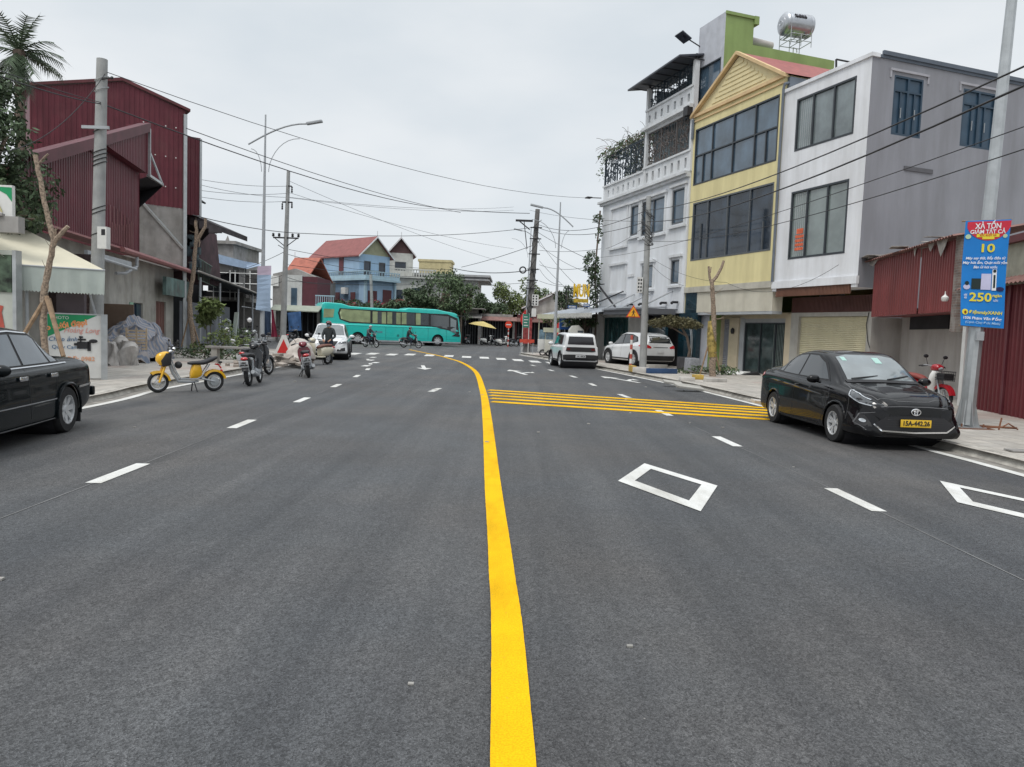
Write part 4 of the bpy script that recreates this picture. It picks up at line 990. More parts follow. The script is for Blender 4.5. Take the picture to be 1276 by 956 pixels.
# ---------------- overhead wires
mWire=M('black_cable',(.02,.02,.024),.6,var=.1)
WN=0
def wire(pts,sag=.4,r=.014,label='thin black overhead cable sagging across the street',n=14,parts=None):
    global WN
    m=MB()
    for (a,b),s_ in zip(zip(pts,pts[1:]),[sag]*9 if not isinstance(sag,list) else sag):
        a=Vector(a);b=Vector(b)
        m.tube([a.lerp(b,k/n)-Vector((0,0,4*s_*(k/n)*(1-k/n))) for k in range(n+1)],r*.78,5)
    WN+=1
    return m.build('overhead_wire',mWire,None,smooth=True,label=label,cat='cable',group='overhead power and telephone cables')
p4t=Yd(670,262,55);p1t=Yd(133,90,18.3);p1m=Yd(128,130,18.3)
wire([Yd(0,95,14.0),p1m],.05,.017,'upper cable entering from the left edge to the clamp of the pale concrete pole')
wire([Yd(0,88,14.0),p1m+Vector((0,0,.03))],.03,.012,'thin cable just above another one left of the pale concrete pole')
wire([p1m,Yd(574,262,50)],.5,.022,'thick pair of cables running from the pale concrete pole down to the junction')
wire([Yd(232,160,24.5),Yd(574,265,50)],.28,.018,'lower cable of the thick pair crossing behind the tall left street lamp')
wire([p1t,Yd(748,247,44)],.75,.012,'topmost thin cable running from the pale concrete pole right across the sky')
wire([Yd(131,92,18.2),Yd(0,190,15.5)],.38,.012,'pale brown cable drooping from the pole top down to the left edge')
wire([Yd(574,262,50),Yd(660,266,55)],.03,.028,'cable bundle reaching the top of the dark utility pole from the left')
wire([Yd(240,268,30),Yd(380,291,42),Yd(668,283,55)],[.15,.35],.022,'long low cable sagging above the blue house')
wire([Yd(575,333,70),Yd(664,306,55)],.1,.028,'thick cable from the white roof corner up to the dark utility pole')
wire([Yd(560,333,74),Yd(660,337,55)],.35,.04,'thick lower bundle from the trees to the coil of the dark utility pole')
wire([Yd(560,348,78),Yd(660,352,60)],.3,.02,'thin low cable above the far trees')
for i,(a,b) in enumerate((((240,222),(359,232)),((240,228),(356,246)),((240,236),(358,241)),((240,244),(356,251)))):
    wire([Yd(a[0],a[1],38),Yd(b[0],b[1],45)],.15,.014,'one of the faint parallel wires left of the slim pole insulators')
for i,(a,b) in enumerate((((361,226),(640,330)),((356,246),(640,262)),((360,240),(640,310)),((361,246),(640,258)))):
    wire([Yd(a[0],a[1],45),Yd(b[0],b[1],75)],.4,.014,'one of the faint parallel wires right of the slim pole insulators')
for a,b in (((256,345),(354,314)),((352,315),(476,338)),((360,311),(560,336)),((358,330),(560,345)),((356,345),(430,352)),((300,344),(355,342)),((356,350),(560,352)),((300,352),(354,350))):
    wire([Yd(a[0],a[1],46),Yd(b[0],b[1],46 if b[0]<440 else 66)],.25,.02,'one of the low tangled cables around the creeper covered pole')
# right side wires to near camera right
wire([Yd(671,280,55),Yd(806,262,34.5)],.65,.02,'sagging cable between the dark pole and the pole in front of the ornate house')
wire([Yd(671,284,55),Yd(806,276,34.5)],.55,.02,'second sagging cable between the two poles, just below the first')
wire([Yd(806,262,34.5),Yd(1276,83,9.0)],.35,.017,'upper thick cable crossing the yellow and white facades to the right edge')
wire([Yd(806,276,34.5),Yd(1276,107,8.6)],.42,.02,'heaviest cable crossing the yellow and white facades to the right edge')
wire([Yd(806,300,34.5),Yd(1276,186,9.5)],.4,.011,'thin cable low across the grey side wall')
wire([Yd(745,321,38),Yd(1276,158,9.)],.3,.009,'very thin cable across the yellow windows and grey wall')
wire([Yd(755,310,40),Yd(800,285,34.5)],.1,.012,'short cable rising to the coils of the pole by the ornate house')
wire([Yd(671,290,55),Yd(745,328,42)],.1,.02,'cable from the dark pole down to the creeper at the ornate house corner')
wire([Yd(660,262,55),Yd(806,276,34.5)],.2,.012,'thin cable from the crossarm of the dark pole to the right')
for a,b in (((672,300),(735,370)),((672,305),(750,345)),((672,330),(745,330)),((672,335),(700,355)),((672,325),(760,400)),((672,350),(740,353)),((672,312),(800,300))):
    wire([Yd(a[0],a[1],55),Yd(b[0],b[1],43)],.3,.016,'one of the thin cables fanning down to the right from the dark utility pole')
wire([Yd(812,322,34.5),Yd(905,352,30.5),Yd(1045,330,24)],[.25,.6],.009,'thin drooping cable in front of the cream fascia panel')
wire([Yd(812,330,34.5),Yd(852,356,33)],.15,.009,'short drooping cable from the meter boxes to the ornate house')
# ---------------- warning sign in front of pole 800
ws=Vector((5.35,33.9,.12));top=Yd(799,384,33.9)
WS=thing('warning_sign','triangular yellow pedestrian warning sign with a red border on a red and white post','road sign',ws)
def bands(mb,x,y,z0,z1,r,n,mats=2):
    for k in range(n):
        mb.mi=k%2;a=z0+(z1-z0)*k/n;b=z0+(z1-z0)*(k+1)/n;mb.tube([(x,y,a),(x,y,b)],r,10,cap=(k in(0,n-1)))
m_=MB();bands(m_,0,0,0,H_-.5,.06,7);m_.build('post',[M('sign_post_red',(.42,.08,.06),.7,dirt=.5,dirtc=(.5,.45,.42)),mAir],WS)
H_=top.z;a_=.32
def tri(s,y,mat,nm):
    m=MB();cz=H_-.36;m.extr([(-a_*s,y,cz-.19*s),(a_*s,y,cz-.19*s),(0,y,cz+.36*s)],(0,-.012,0));return m.build(nm,mat,WS)
tri(1.,-.10,M('sign_red',(.62,.05,.02),.5),'border_plate');tri(.80,-.115,M('sign_orange',(.80,.38,.02),.5),'sign_face')
m_=MB(Matrix.Translation((0,0,H_-.37))@Matrix.Diagonal((.56,1,.56,1)));z=0.;y=-.13
m_.ball((.02,y,z+.24),(.045,.01,.045),10,6);m_.poly([(-.03,y,z+.18),(.07,y,z+.18),(.05,y,z-.02),(-.04,y,z-.02)]);m_.poly([(-.04,y,z),(.02,y,z),(-.08,y,z-.24),(-.13,y,z-.22)]);m_.poly([(-.01,y,z),(.05,y,z),(.14,y,z-.22),(.09,y,z-.25)]);m_.poly([(.06,y,z+.17),(.06,y,z+.12),(.15,y,z+.04),(.17,y,z+.08)]);m_.poly([(-.03,y,z+.17),(-.03,y,z+.11),(-.13,y,z+.03),(-.14,y,z+.07)])
m_.build('pedestrian_symbol',mBlk,WS)
# ================================================================== left side
LA=(-16.4,36.);LD=(.19,-.98)
ll_,lrz=frame_of(LA,LD)
LB=thing('maroon_shed_house','maroon corrugated upper storey with a sloping top on a stained grey concrete ground floor','house',ll_,lrz)
m_=MB();hl=[(4.95,6.3,.95,2.2),(1.35,3.0,.35,2.37)]
m_.wall(0,16.2,.12,3.95,hl,th=.15);m_.quad((0,0,.12),(0,-6,.12),(0,-6,3.95),(0,0,3.95));m_.build('ground_wall',mConcL,LB)
m_=MB();m_.box(4.95,6.3,-.14,-.1,.95,2.2);m_.box(5.0,5.6,-.1,-.06,1.0,2.15);m_.build('window',M('blue_black_window',(.02,.035,.06),.3),LB)
m_=MB();m_.box(6.32,6.75,.005,.04,.95,2.2);m_.build('green_shutter',M('faded_green_shutter',(.22,.38,.28),.7),LB)
m_=MB();m_.box(1.35,3.0,-.14,-.08,.35,2.37)
for k in range(6):m_.box(1.4+.27*k,1.44+.27*k,-.08,-.06,.4,2.3)
m_.build('brown_door',M('faded_brown_door',(.20,.10,.085),.7,streak=.4),LB)
ztp=lambda x:9.38-(x-5.6)*.337
m_=MB();m_.corr(5.6,16.2,4.1,lambda x:min(7.4,ztp(x)),y=.02,pitch=.19,dep=.017);m_.quad((5.6,.05,4.1),(5.6,-5,4.1),(5.6,-5,7.4),(5.6,.05,7.4))
m_.corr(5.6,10.2,7.42,lambda x:ztp(x)-.02,y=.32,pitch=.19,dep=.015);m_.corr(10.2,16.2,lambda x:min(7.4,ztp(x))-.35,lambda x:ztp(x),y=.10,pitch=.19,dep=.015)
m_.quad((5.6,.34,7.42),(5.6,-.6,7.42),(5.6,-.45,9.3),(5.6,.34,9.35));m_.quad((5.6,.33,7.42),(10.2,.33,7.42),(10.2,-.5,7.42),(5.6,-.5,7.42))
m_.build('corrugated_front',mMar,LB)
m_=MB();m_.quad((5.5,.45,9.45),(16.3,.45,ztp(16.3)+.05),(16.3,.0,ztp(16.3)),(5.5,.0,9.4));m_.quad((5.5,0,9.4),(16.3,0,ztp(16.3)),(16.3,-.5,3.6),(5.5,-.5,5.5));m_.quad((5.5,.45,9.45),(16.3,.45,ztp(16.3)+.05),(16.3,.45,ztp(16.3)-.3),(5.5,.45,9.1));m_.build('roof',M('dull_maroon_fascia',(.11,.03,.04),.6,var=.15,streak=.5),LB)
m_=MB();m_.box(5.52,5.60,.36,.46,7.3,9.2);m_.extr([(5.55,.4,8.2),(5.55,.4,8.3),(3.6,.4,7.35),(3.6,.4,7.27)],(0,.06,0));m_.box(3.6,5.55,.3,.45,7.3,7.4);m_.build('steel_bracket',mSteel,LB)
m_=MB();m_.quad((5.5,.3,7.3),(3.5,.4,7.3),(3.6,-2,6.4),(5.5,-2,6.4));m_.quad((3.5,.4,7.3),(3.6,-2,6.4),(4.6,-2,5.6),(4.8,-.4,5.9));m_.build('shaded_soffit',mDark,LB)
m_=MB()
m_.tube([(9.9,.7,3.98),(-.5,.7,3.93)],.10,6);m_.box(-.5,16.5,.02,.65,4.0,4.06);m_.tube([(9.3,.75,3.95),(9.2,.7,3.5),(7.9,.3,3.15)],.06,6) if 0 else None
m_.build('gutter',M('pinkish_metal_gutter',(.32,.13,.13),.5,streak=.3),LB)
m_=MB();m_.tube([(8.2,.7,3.85),(8.25,.7,3.5),(8.9,.5,3.2),(9.6,.4,3.15)],.06,6);m_.tube([(9.0,.9,3.35),(13.5,.9,3.45)],.05,6);m_.box(9.2,13.5,.7,.8,3.4,3.6);m_.sep('drain_pipe',mSteelP,LB)
m_=MB();m_.box(-1.0,3.3,.35,.5,2.65,3.45);m_.build('old_sign_box',M('mossy_teal_board',(.13,.20,.19),.8,var=.5,scale=1.5,streak=.6,dirt=.8,dirtc=(.16,.13,.12)),LB)
m_=MB();m_.tube([(6.4+.1*k,.05,6.2-.02*k) for k in range(2)],.01,4)
for k in range(14): m_.box(6.5+.2*k,6.53+.2*k,.05,.07,4.3,5.3+.3*math.sin(k*3))
m_.build('worn_streaks',M('faded_pink_streak',(.30,.15,.15),.7),LB)
# tall gable shed behind
gD=(-.8,-.6);gl_,grz_=frame_of(LA,gD)
GS=thing('tall_maroon_shed','tall maroon corrugated shed with a low pitched gable rising behind the concrete pole','shed',gl_,grz_)
zg=lambda x:12.25-(abs(x-2.2))*.285
m_=MB();m_.corr(-.5,5.75,6.9,zg,y=0,pitch=.21,dep=.02);m_.quad((-.5,0,4),(-.5,-7,4),(-.5,-7,11.45),(-.5,0,11.45));m_.quad((5.75,0,4),(5.75,-7,4),(5.75,-7,11.2),(5.75,0,11.2))
m_.build('corrugated_wall',mMar,GS)
m_=MB();m_.quad((-.5,.0,4.),(5.75,.0,4.),(5.75,.0,6.9),(-.5,.0,6.9));m_.build('concrete_wall',mConc,GS)
m_=MB();m_.extr([(-.7,.12,zg(-.5)-.0),(2.2,.12,12.28),(2.2,.12,12.42),(-.7,.12,zg(-.5)+.12)],(0,-7.3,0));m_.extr([(5.95,.12,zg(5.75)),(2.2,.12,12.28),(2.2,.12,12.42),(5.95,.12,zg(5.75)+.12)],(0,-7.3,0));m_.build('roof',mMarD,GS)
m_=MB()
for zz in (7.8,9.2,10.6):
    for xx in (-.1,.35,.8,1.3): m_.box(xx,xx+.05,.03,.05,zz,zz+.05)
m_.build('screw_washers',mAir,GS)
m_=MB();m_.box(-.55,-.40,.03,.18,.12,11.3);m_.box(-.5,1.6,.06,.16,6.82,6.9) if 0 else None;m_.tube([(1.6,.1,7.2),(-.4,.1,5.)],.07,4);m_.sep('steel_column',mSteel,GS)
BS=thing('narrow_maroon_shed','narrow maroon shed end with a grey corner post showing right of the tall gable shed','shed',(-15.65,37.1,0),grz_)
m_=MB();m_.corr(0,1.5,6.7,10.35,y=0,pitch=.21,dep=.02);m_.box(-.05,1.5,-4,-.02,10.35,10.45);m_.build('corrugated_wall',mMar,BS)
m_=MB();m_.box(-.1,.0,-.1,.06,6.6,10.4);m_.build('corner_post',mSteel,BS)
fl0=Yd(247,248,37.5);m_=MB(Matrix.Translation(fl0)@Matrix.Rotation(.6,4,'Y'));m_.box(-.3,.3,-.3,.3,-.04,.04);m_.tube([(-.3,0,0),(-.7,0,.35)],.03,5);m_.build('solar_flood_lamp',mBlk,None,label='small black solar flood lamp sticking out from the narrow maroon shed',cat='lamp')
# dark tiled lean-to and balcony
def PL(px,py,y): return Yd(px,py,y)
DH=thing('dark_balcony_house','dark old two storey house front with a drooping eave, balcony rail and piled things','house',(0,0,0))
m_=MB()
a,b,c,d=Yd(218,258,38),Yd(271,281,36.5),Yd(252,300,39.5),Yd(215,283,41)
m_.extr([a,b,b+Vector((0,0,-.25)),a+Vector((0,0,-.3))],(.2,3.5,-.1));m_.quad(b,c,d,a)
for k in range(6): q=b.lerp(a,k/9);m_.box(q.x-.15,q.x+.15,q.y-.1,q.y+.2,q.z-.35-.12*(k%2),q.z-.1)
m_.build('eave',M('dark_rotten_eave',(.05,.045,.05),.9,var=.4),DH)
m_=MB();P0=Yd(222,345,38.5);P1=Yd(251,345,40);m_.extr([(P0.x-1,P0.y,3.6),(P1.x,P1.y,3.6),(P1.x-.3,P1.y,6.6),(P0.x-1,P0.y,7.3)],(-.5,4,0));m_.build('upper_wall',M('dark_maroon_wall',(.06,.028,.035),.8,var=.5,scale=2),DH)
m_=MB()
q0,q1=Yd(247,348,38.),Yd(269,358,44.)
for k in range(13):
    q=q0.lerp(q1,k/12);m_.tube([q,q+Vector((0,0,1.05))],.025,4)
m_.tube([q0+Vector((0,0,1.05)),q1+Vector((0,0,1.05))],.035,5);m_.tube([q0,q1],.03,5);m_.build('balcony_railing',M('green_grey_rail',(.16,.22,.19),.6),DH)
m_=MB();rr=random.Random(2)
for k in range(10):
    q=Yd(rr.uniform(222,246),rr.uniform(290,330),37.6);m_.box(q.x-.15,q.x+.15,q.y,q.y+.2,q.z-.2,q.z+.15)
m_.build('stored_things',M('mixed_clutter',(.10,.14,.16),.8,var=.8,scale=3),DH)
# long dark lean-to roof along the pavement
LR=thing('long_dark_lean_to','long lean-to with a low dark sheet roof over a shaded forecourt along the left pavement','shed',ll_,lrz)
m_=MB();m_.extr([(0,1.1,3.9),(0,1.1,3.98),(-26,1.3,3.55),(-26,1.3,3.45)],(0,-4.5,.9));m_.build('roof',M('dark_roof_sheet',(.05,.06,.07),.7,var=.3),LR)
m_=MB();m_.tube([(0,1.12,3.95),(-14,1.25,3.75),(-26,1.35,3.5)],.05,5);m_.build('roof_edge',M('pale_roof_edge',(.35,.33,.31),.8,streak=.3),LR)
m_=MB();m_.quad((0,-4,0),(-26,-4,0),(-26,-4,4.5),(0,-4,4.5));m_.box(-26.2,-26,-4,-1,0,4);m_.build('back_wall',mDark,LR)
m_=MB()
for x in (-1,-6,-12,-18,-25): m_.tube([(x,1.0,.1),(x,1.0,3.7)],.06,6)
for x in (-14,-18): m_.tube([(x,.9,2.6),(x-5,.9,2.6)],.03,5)
m_.sep('post',mSteelP,LR)
m_=MB();m_.corr(-13.5,-.3,.12,2.5,y=.2,pitch=.24,dep=.05);m_.build('sheet_fence',M('grey_zinc_sheet',(.22,.23,.26),.5,var=.25,scale=.8,streak=.5,metal=.2),None,loc=ll_,rz=lrz,label='grey corrugated zinc fence standing under the long dark lean-to',cat='fence')
m_=MB();m_.box(0,.8,0,.03,0,1.6,T=Matrix.Rotation(.12,4,'Y'));m_.box(.75,1.5,.03,.06,0,1.9,T=Matrix.Rotation(-.1,4,'X'));b_=G(281,440,.12);m_.build('leaning_sheets',M('pale_green_sheet',(.36,.42,.40),.5,var=.2),None,loc=(b_.x,b_.y,.12),rz=-1.0,label='pale green sheets leaning against the zinc fence',cat='sheets')
# ---------------- awning shop
AW=thing('shop_awning','beige canvas awning with a drooping grey-green valance over the camera shop','awning',(0,0,0))
Fb,Fa=Yd(131,337,17.2),Yd(20,330,16.4);Bk=Yd(30,285,20.);Bf=Yd(-70,255,17.8);Nr=Yd(-30,297,15.4)
m_=MB();n=10
def bil(u,v):
    P_=Fa.lerp(Fb,u);Q=Nr.lerp(Bk,u) if 0 else Bf.lerp(Bk,u);q=P_.lerp(Q,v);q.z-=.10*math.sin(PI*u)*math.sin(PI*v);return q
for i in range(n):
    for j in range(n): m_.quad(bil(i/n,j/n),bil((i+1)/n,j/n),bil((i+1)/n,(j+1)/n),bil(i/n,(j+1)/n))
m_.poly([Fa,Bf,Nr]);m_.build('canvas',M('beige_canvas',(.60,.56,.44),.85,var=.05,scale=1.5,streak=.15),AW,smooth=True)
m_=MB();n=26
vb=Yd(131,366.5,17.2),Yd(24,361,16.4)
for k in range(n):
    f0,f1=k/n,(k+1)/n;a,b=Fa.lerp(Fb,f0),Fa.lerp(Fb,f1);c,d=vb[1].lerp(vb[0],f0),vb[1].lerp(vb[0],f1);w0=.03*math.sin(f0*30);w1=.03*math.sin(f1*30)
    mid=(c+d)/2-Vector((0,0,.035));m_.poly([a,b,d+Vector((0,w1,0)),mid,c+Vector((0,w0,0))])
m_.build('valance',M('grey_green_valance',(.42,.47,.44),.85,var=.08,streak=.25),AW,smooth=True)
m_=MB();m_.tube([Fa,Fb],.02,6);m_.tube([Fa+Vector((.1,.2,0)),Vector((Fa.x+.1,Fa.y+.2,.1))],.035,6);m_.tube([Yd(112,367,17.4),Yd(119,392,17.6)],.025,5);m_.sep('frame_pipe',mSteelP,AW)
CS=thing('camera_shop','dim open shopfront under the beige awning with a brick back wall and a poster panel','shop',(0,0,0))
m_=MB();a,b=Yd(40,470,22),Yd(128,470,22);m_.quad((a.x-3,a.y,0),(b.x-.1,b.y,0),(b.x-.1,b.y,3.4),(a.x-3,a.y,3.4));m_.quad((b.x-.1,b.y,0),(b.x+.5,b.y-4,0),(b.x+.5,b.y-4,2.6),(b.x-.1,b.y,3.4)) if 0 else None;m_.quad((a.x-3,b.y-5,2.62),(b.x-.3,b.y-5,2.62),(b.x-.1,b.y,3.0),(a.x-3,b.y,3.0));m_.build('brick_back_wall',M('awning_shade_brick',(.07,.05,.05),.95,var=.4,scale=3,sub=lambda nt,b,tc,out,mix,ramp,nz:None),CS)  # brick colour darkened to paint the shade under the awning
m_=MB()
for r_ in range(12):
    for k in range(5): m_.box(a.x+.75+k*.24+(.12 if r_%2 else 0),a.x+.97+k*.24+(.12 if r_%2 else 0),a.y-.03,a.y,1.6+r_*.1,1.68+r_*.1)
m_.build('brick_courses',M('awning_shade_brick_course',(.10,.07,.065),.95,var=.4,scale=5),CS)  # courses darkened too, same painted awning shade
m_=MB();m_.box(-13.4,-11.6,17.2,19.5,0.1,3.0) if 0 else None
pA,pB=Yd(-40,318,16.2),Yd(18,318,16.2);zb=.3
m_.box(pA.x,pB.x,16.2,16.3,zb,2.95);m_.build('poster_panel',M('pale_poster',(.40,.42,.38),.7,var=.15,scale=2),CS)
m_=MB();x0=pA.x+.35;m_.box(x0,pB.x-.05,16.17,16.2,2.05,2.85);m_.build('landscape_poster',M('green_dark_poster',(.06,.09,.06),.6,var=.9,scale=5),CS)
m_=MB();m_.poly([(pB.x-.46,16.185,1.25),(pB.x-.22,16.185,1.28),(pB.x-.28,16.185,1.62),(pB.x-.24,16.185,1.75),(pB.x-.40,16.185,1.78),(pB.x-.38,16.185,1.6)]);m_.build('red_dress_picture',M('poster_red',(.36,.07,.05),.6,var=.3),CS)
m_=MB();m_.box(pB.x+.1,pB.x+.75,17.5,17.6,.1,2.1);m_.build('inner_door',M('dull_purple_door',(.10,.08,.09),.7),CS)
m_=MB();m_.box(pB.x-.02,pB.x+.06,16.15,16.35,.1,2.95);m_.build('aluminium_post',mSteel,CS)
m_=MB();q=Yd(14,279,16.5);m_.box(q.x-3,q.x+.22,16.4,16.62,q.z-.2,q.z+.15);m_.box(q.x-3,q.x-.1,16.35,16.45,q.z+.15,q.z+.2);m_.sep('concrete_slab',mConc,CS)
RS=thing('rooftop_shop_sign','white and green sign board on the slab above the beige awning at the left edge','sign',(0,0,0))
c0,c1=Yd(15,231,16.5),Yd(15,270,16.5);m_=MB();m_.box(c0.x-1.6,c0.x,16.5,16.6,c1.z,c0.z);m_.build('board',mAir,RS)
m_=MB();m_.poly([(c0.x-1.6,16.49,c0.z),(c0.x,16.49,c0.z-.05),(c0.x,16.49,c0.z-.36),(c0.x-.12,16.49,c0.z-.2),(c0.x-.35,16.49,c0.z-.08)]);m_.build('green_swoosh',M('sign_green',(.01,.26,.10),.5),RS)
text('A',.3,RS,face_cam(Vector((c0.x-.3,16.48,c0.z-.5))),M('gold_letter',(.55,.50,.25),.5),depth=.01)
# camera sign board standing on the pavement
SB=thing('shop_sign_board','standing white and green sign board with a video camera picture beside the black sedan','sign board',(0,0,0))
s0=Yd(59,391,17.0);s1=Yd(126,395.5,17.5);dv=(s1-s0);dvh=Vector((dv.x,dv.y,0));wS=dvh.length;hz=s0.z;zb_=.15
Sm=Matrix.Translation((s0.x,s0.y,0))@Matrix.Rotation(math.atan2(dv.y,dv.x),4,'Z')
m_=MB(Sm);m_.box(0,wS,0,.05,zb_,hz);m_.build('board',mAir,SB)
m_=MB(Sm);m_.box(-.03,0,-.02,.08,.12,hz+.03);m_.box(wS,wS+.13,-.05,.10,.12,hz+.03);m_.box(0,wS,-.02,.07,hz,hz+.03);m_.build('frame',mSteel,SB)
gS=M('sign_green',(.01,.26,.10),.5)
m_=MB(Sm);m_.poly([(0,-.006,hz),(wS*.93,-.006,hz),(0,-.006,hz-.52)]);m_.build('green_triangle',gS,SB)
TT=lambda x,z,y=-.012:Sm@Matrix.Translation((x,y,z))@Matrix.Rotation(PI/2,4,'X')
mOr=M('sign_orange_letters',(.75,.30,.12),.5);mPk=M('sign_pink_letters',(.70,.30,.25),.5);mBl=M('sign_blue_letters',(.03,.13,.28),.5)
text('PHOTO',.1,SB,TT(.25,hz-.08),mAir,depth=.004);text('áo cưới đẹp!',.17,SB,TT(.34,hz-.25)@Matrix.Rotation(.18,4,'Z'),mOr,depth=.004,bold=.008)
text('Hoàng Long',.17,SB,TT(wS-.40,hz-.36),mPk,depth=.004,shear=.3,width=.72);text('Chụp ảnh',.14,SB,TT(.30,hz-.57),mBl,depth=.004,shear=.2);text('Quay Camera',.12,SB,TT(.42,hz-.75),mBl,depth=.004)
text('0912 345 678',.14,SB,TT(wS*.55,hz-1.05),mPk,depth=.004,bold=.004) if 0 else text('DĐ: 0982',.14,SB,TT(wS*.62,hz-1.02),mOr,depth=.004)
m_=MB(Sm);cx,cz=wS-.33,hz-.65;y=-.02
m_.box(cx-.16,cx+.1,y,y+.01,cz-.13,cz+.03);m_.box(cx-.14,cx+.02,y,y+.01,cz+.06,cz+.10);m_.box(cx-.12,cx-.04,y,y+.01,cz+.12,cz+.16);m_.box(cx-.22,cx-.14,y,y+.01,cz-.06,cz+.0);m_.box(cx-.1,cx-.07,y,y+.01,cz,cz+.12)
m_.ball((cx+.17,y,cz+.05),(.09,.01,.045),10,6);m_.box(cx+.05,cx+.12,y,y+.01,cz-.18,cz+.04);m_.build('camera_picture',mBlk,SB)
# ---------------- far buildings
def gable_house(name,label,C,rz,w_,dep,zw,zr,wall,roof,gab=None,over=.35,holes=(),x0=0.,front_extra=None):
    t=thing(name,label,'house',(C[0],C[1],0),rz)
    m=MB();m.wall(x0,w_,0,zw,holes,th=.12);m.quad((x0,0,0),(x0,-dep,0),(x0,-dep,zw),(x0,0,zw));m.quad((w_,0,0),(w_,-dep,0),(w_,-dep,zw),(w_,0,zw));m.quad((x0,-dep,0),(w_,-dep,0),(w_,-dep,zw),(x0,-dep,zw))
    m.build('wall',wall,t)
    mid=(x0+w_)/2
    m=MB();m.poly([(x0,0,zw),(w_,0,zw),(mid,0,zr)]);m.build('gable',gab or wall,t)
    m=MB();s=(zr-zw)/(mid-x0)
    for sx_ in (-1,1):
        X=x0-over if sx_<0 else w_+over;Z=zw-over*s
        m.extr([(X,over,Z),(mid,over,zr),(mid,over,zr+.14),(X,over,Z+.14)],(0,-dep-2*over,0))
    m.build('roof',roof,t)
    m=MB()
    for sx_ in (-1,1):
        X=x0-over if sx_<0 else w_+over;Z=zw-over*s
        m.extr([(X,over+.01,Z-.05),(mid,over+.01,zr-.05),(mid,over+.01,zr+.1),(X,over+.01,Z+.1)],(0,.08,0))
    m.tube([(mid,over,zr),(mid,over,zr+.7)],.04,5);m.build('barge_board',mW3,t)
    for h in holes: window(t,*h,gm=mGlass,fm=mFrameG,fw=.07)
    return t
mBlueW=M('sky_blue_wall',(.31,.45,.60),.85,var=.05,scale=1.,streak=.25);mBlueL=M('light_blue_trim',(.36,.50,.58),.8,var=.05,streak=.3);mGab=M('olive_gable_panel',(.30,.30,.20),.8)
mTile=M('maroon_tile_roof',(.24,.085,.08),.7,var=.15,scale=2,streak=.2);mTileO=M('orange_tile_roof',(.34,.11,.075),.7,var=.2,scale=2)
# blue house: local frame x to the left (away) ... gable end faces the junction
gx=(-.66,-.75)  # so that y=rot90ccw points to the camera right side
C=Yd(485,350,83.5)
BH=gable_house('blue_house','sky blue two storey house with a maroon tiled gable roof behind the teal bus',(C.x,C.y),math.atan2(gx[1],gx[0]),4.1,8.8,9.3,11.2,mBlueW,mTile,mGab,holes=[(.6,1.5,7.1,8.6),(2.6,3.5,7.1,8.6)])
m_=MB();m_.box(-.3,4.5,-9.2,1.6,6.45,6.7);m_.box(-.2,4.4,1.45,1.55,6.7,7.0);m_.box(4.3,4.4,-9.0,1.5,6.7,7.0)
for k in range(14): m_.box(-.2+.34*k,-.1+.34*k,1.47,1.53,7.0,7.4)
for k in range(30): m_.box(4.32,4.38,-8.9+.34*k,-8.8+.34*k,7.0,7.4)
m_.box(-.25,4.45,1.44,1.56,7.36,7.46);m_.box(4.28,4.42,-9.0,1.5,7.36,7.46);m_.build('balcony',mBlueL,BH)
m_=MB();m_.box(0,4.1,-8.8,.9,0,6.45);m_.build('lower_floor',mBlueW,BH)
m_=MB()
for a,b,c,d in ((.4,1.6,3.2,5.6),(2.4,3.6,3.2,5.4)): m_.box(a,b,.9,.95,c,d)
for y0_,y1_ in ((-1.4,-.6),(-4.2,-3.4),(-7.0,-6.2)): m_.box(4.1,4.15,y0_,y1_,3.3,5.2)
m_.sep('shutter',M('dark_brown_shutter',(.10,.035,.04),.7),BH)
m_=MB();m_.box(4.1,4.16,-3.6,-2.8,7.1,9.0);m_.box(4.08,4.17,-8.8,-6.6,6.7,9.2);m_.sep('side_panel',M('dark_red_panel',(.11,.035,.045),.7),BH)
m_=MB();m_.box(4.15,4.55,-2.6,-1.8,5.0,5.7);m_.build('air_conditioner',mAir,BH)
m_=MB();m_.box(-.1,.15,.9,1.15,0,6.45);m_.box(3.9,4.15,.9,1.15,0,6.45);m_.sep('column',mBlueL,BH)
C=Yd(514,350,88)
WH2=gable_house('white_gabled_house','narrow off-white house with a small maroon gable roof right behind the blue house',(C.x,C.y),math.atan2(-.25,-.97),2.9,6,10.2,11.9,M('off_white_far',(.52,.53,.50),.85,streak=.3),mTile,M('dark_gable',(.09,.05,.05),.8),holes=[(.8,2.1,8.2,9.2)])
m_=MB();m_.box(-1.5,3.0,0,1.2,0,7.3);m_.box(-2.6,3.1,-.2,1.6,7.3,7.5)
for k in range(18): m_.box(-2.5+.31*k,-2.36+.31*k,1.45,1.55,7.5,8.2)
m_.box(-2.55,3.05,1.42,1.58,8.2,8.35);m_.build('lower_floor',M('off_white_far',(.52,.53,.50)),WH2)
m_=MB();m_.box(-1.0,.2,1.2,1.25,4.,6.2);m_.box(1.2,2.2,1.2,1.25,4.4,5.9);m_.sep('window',mGlass,WH2)
LW=thing('long_white_building','long low white flat-roofed building with a wide eave beyond the trees','building',(Yd(602,350,92).x,92,0),PI)
m_=MB();m_.box(.6,11.5,-9,0,0,7.6);m_.build('wall',M('grey_white_far',(.47,.48,.48),.85,streak=.3),LW)
m_=MB();m_.box(-.8,11.5,-9,.9,7.6,7.75);m_.box(-.9,11.5,-9,1.,8.0,8.25);m_.box(-.6,11.5,-9,.6,7.75,8.0);m_.build('eave',M('eave_grey',(.36,.37,.38),.85,streak=.3),LW)
m_=MB();m_.box(1.3,1.9,0,.05,3.8,6.0);m_.box(4,5,0,.05,3.8,6.);m_.sep('window',M('brown_far_window',(.13,.08,.06),.6),LW)
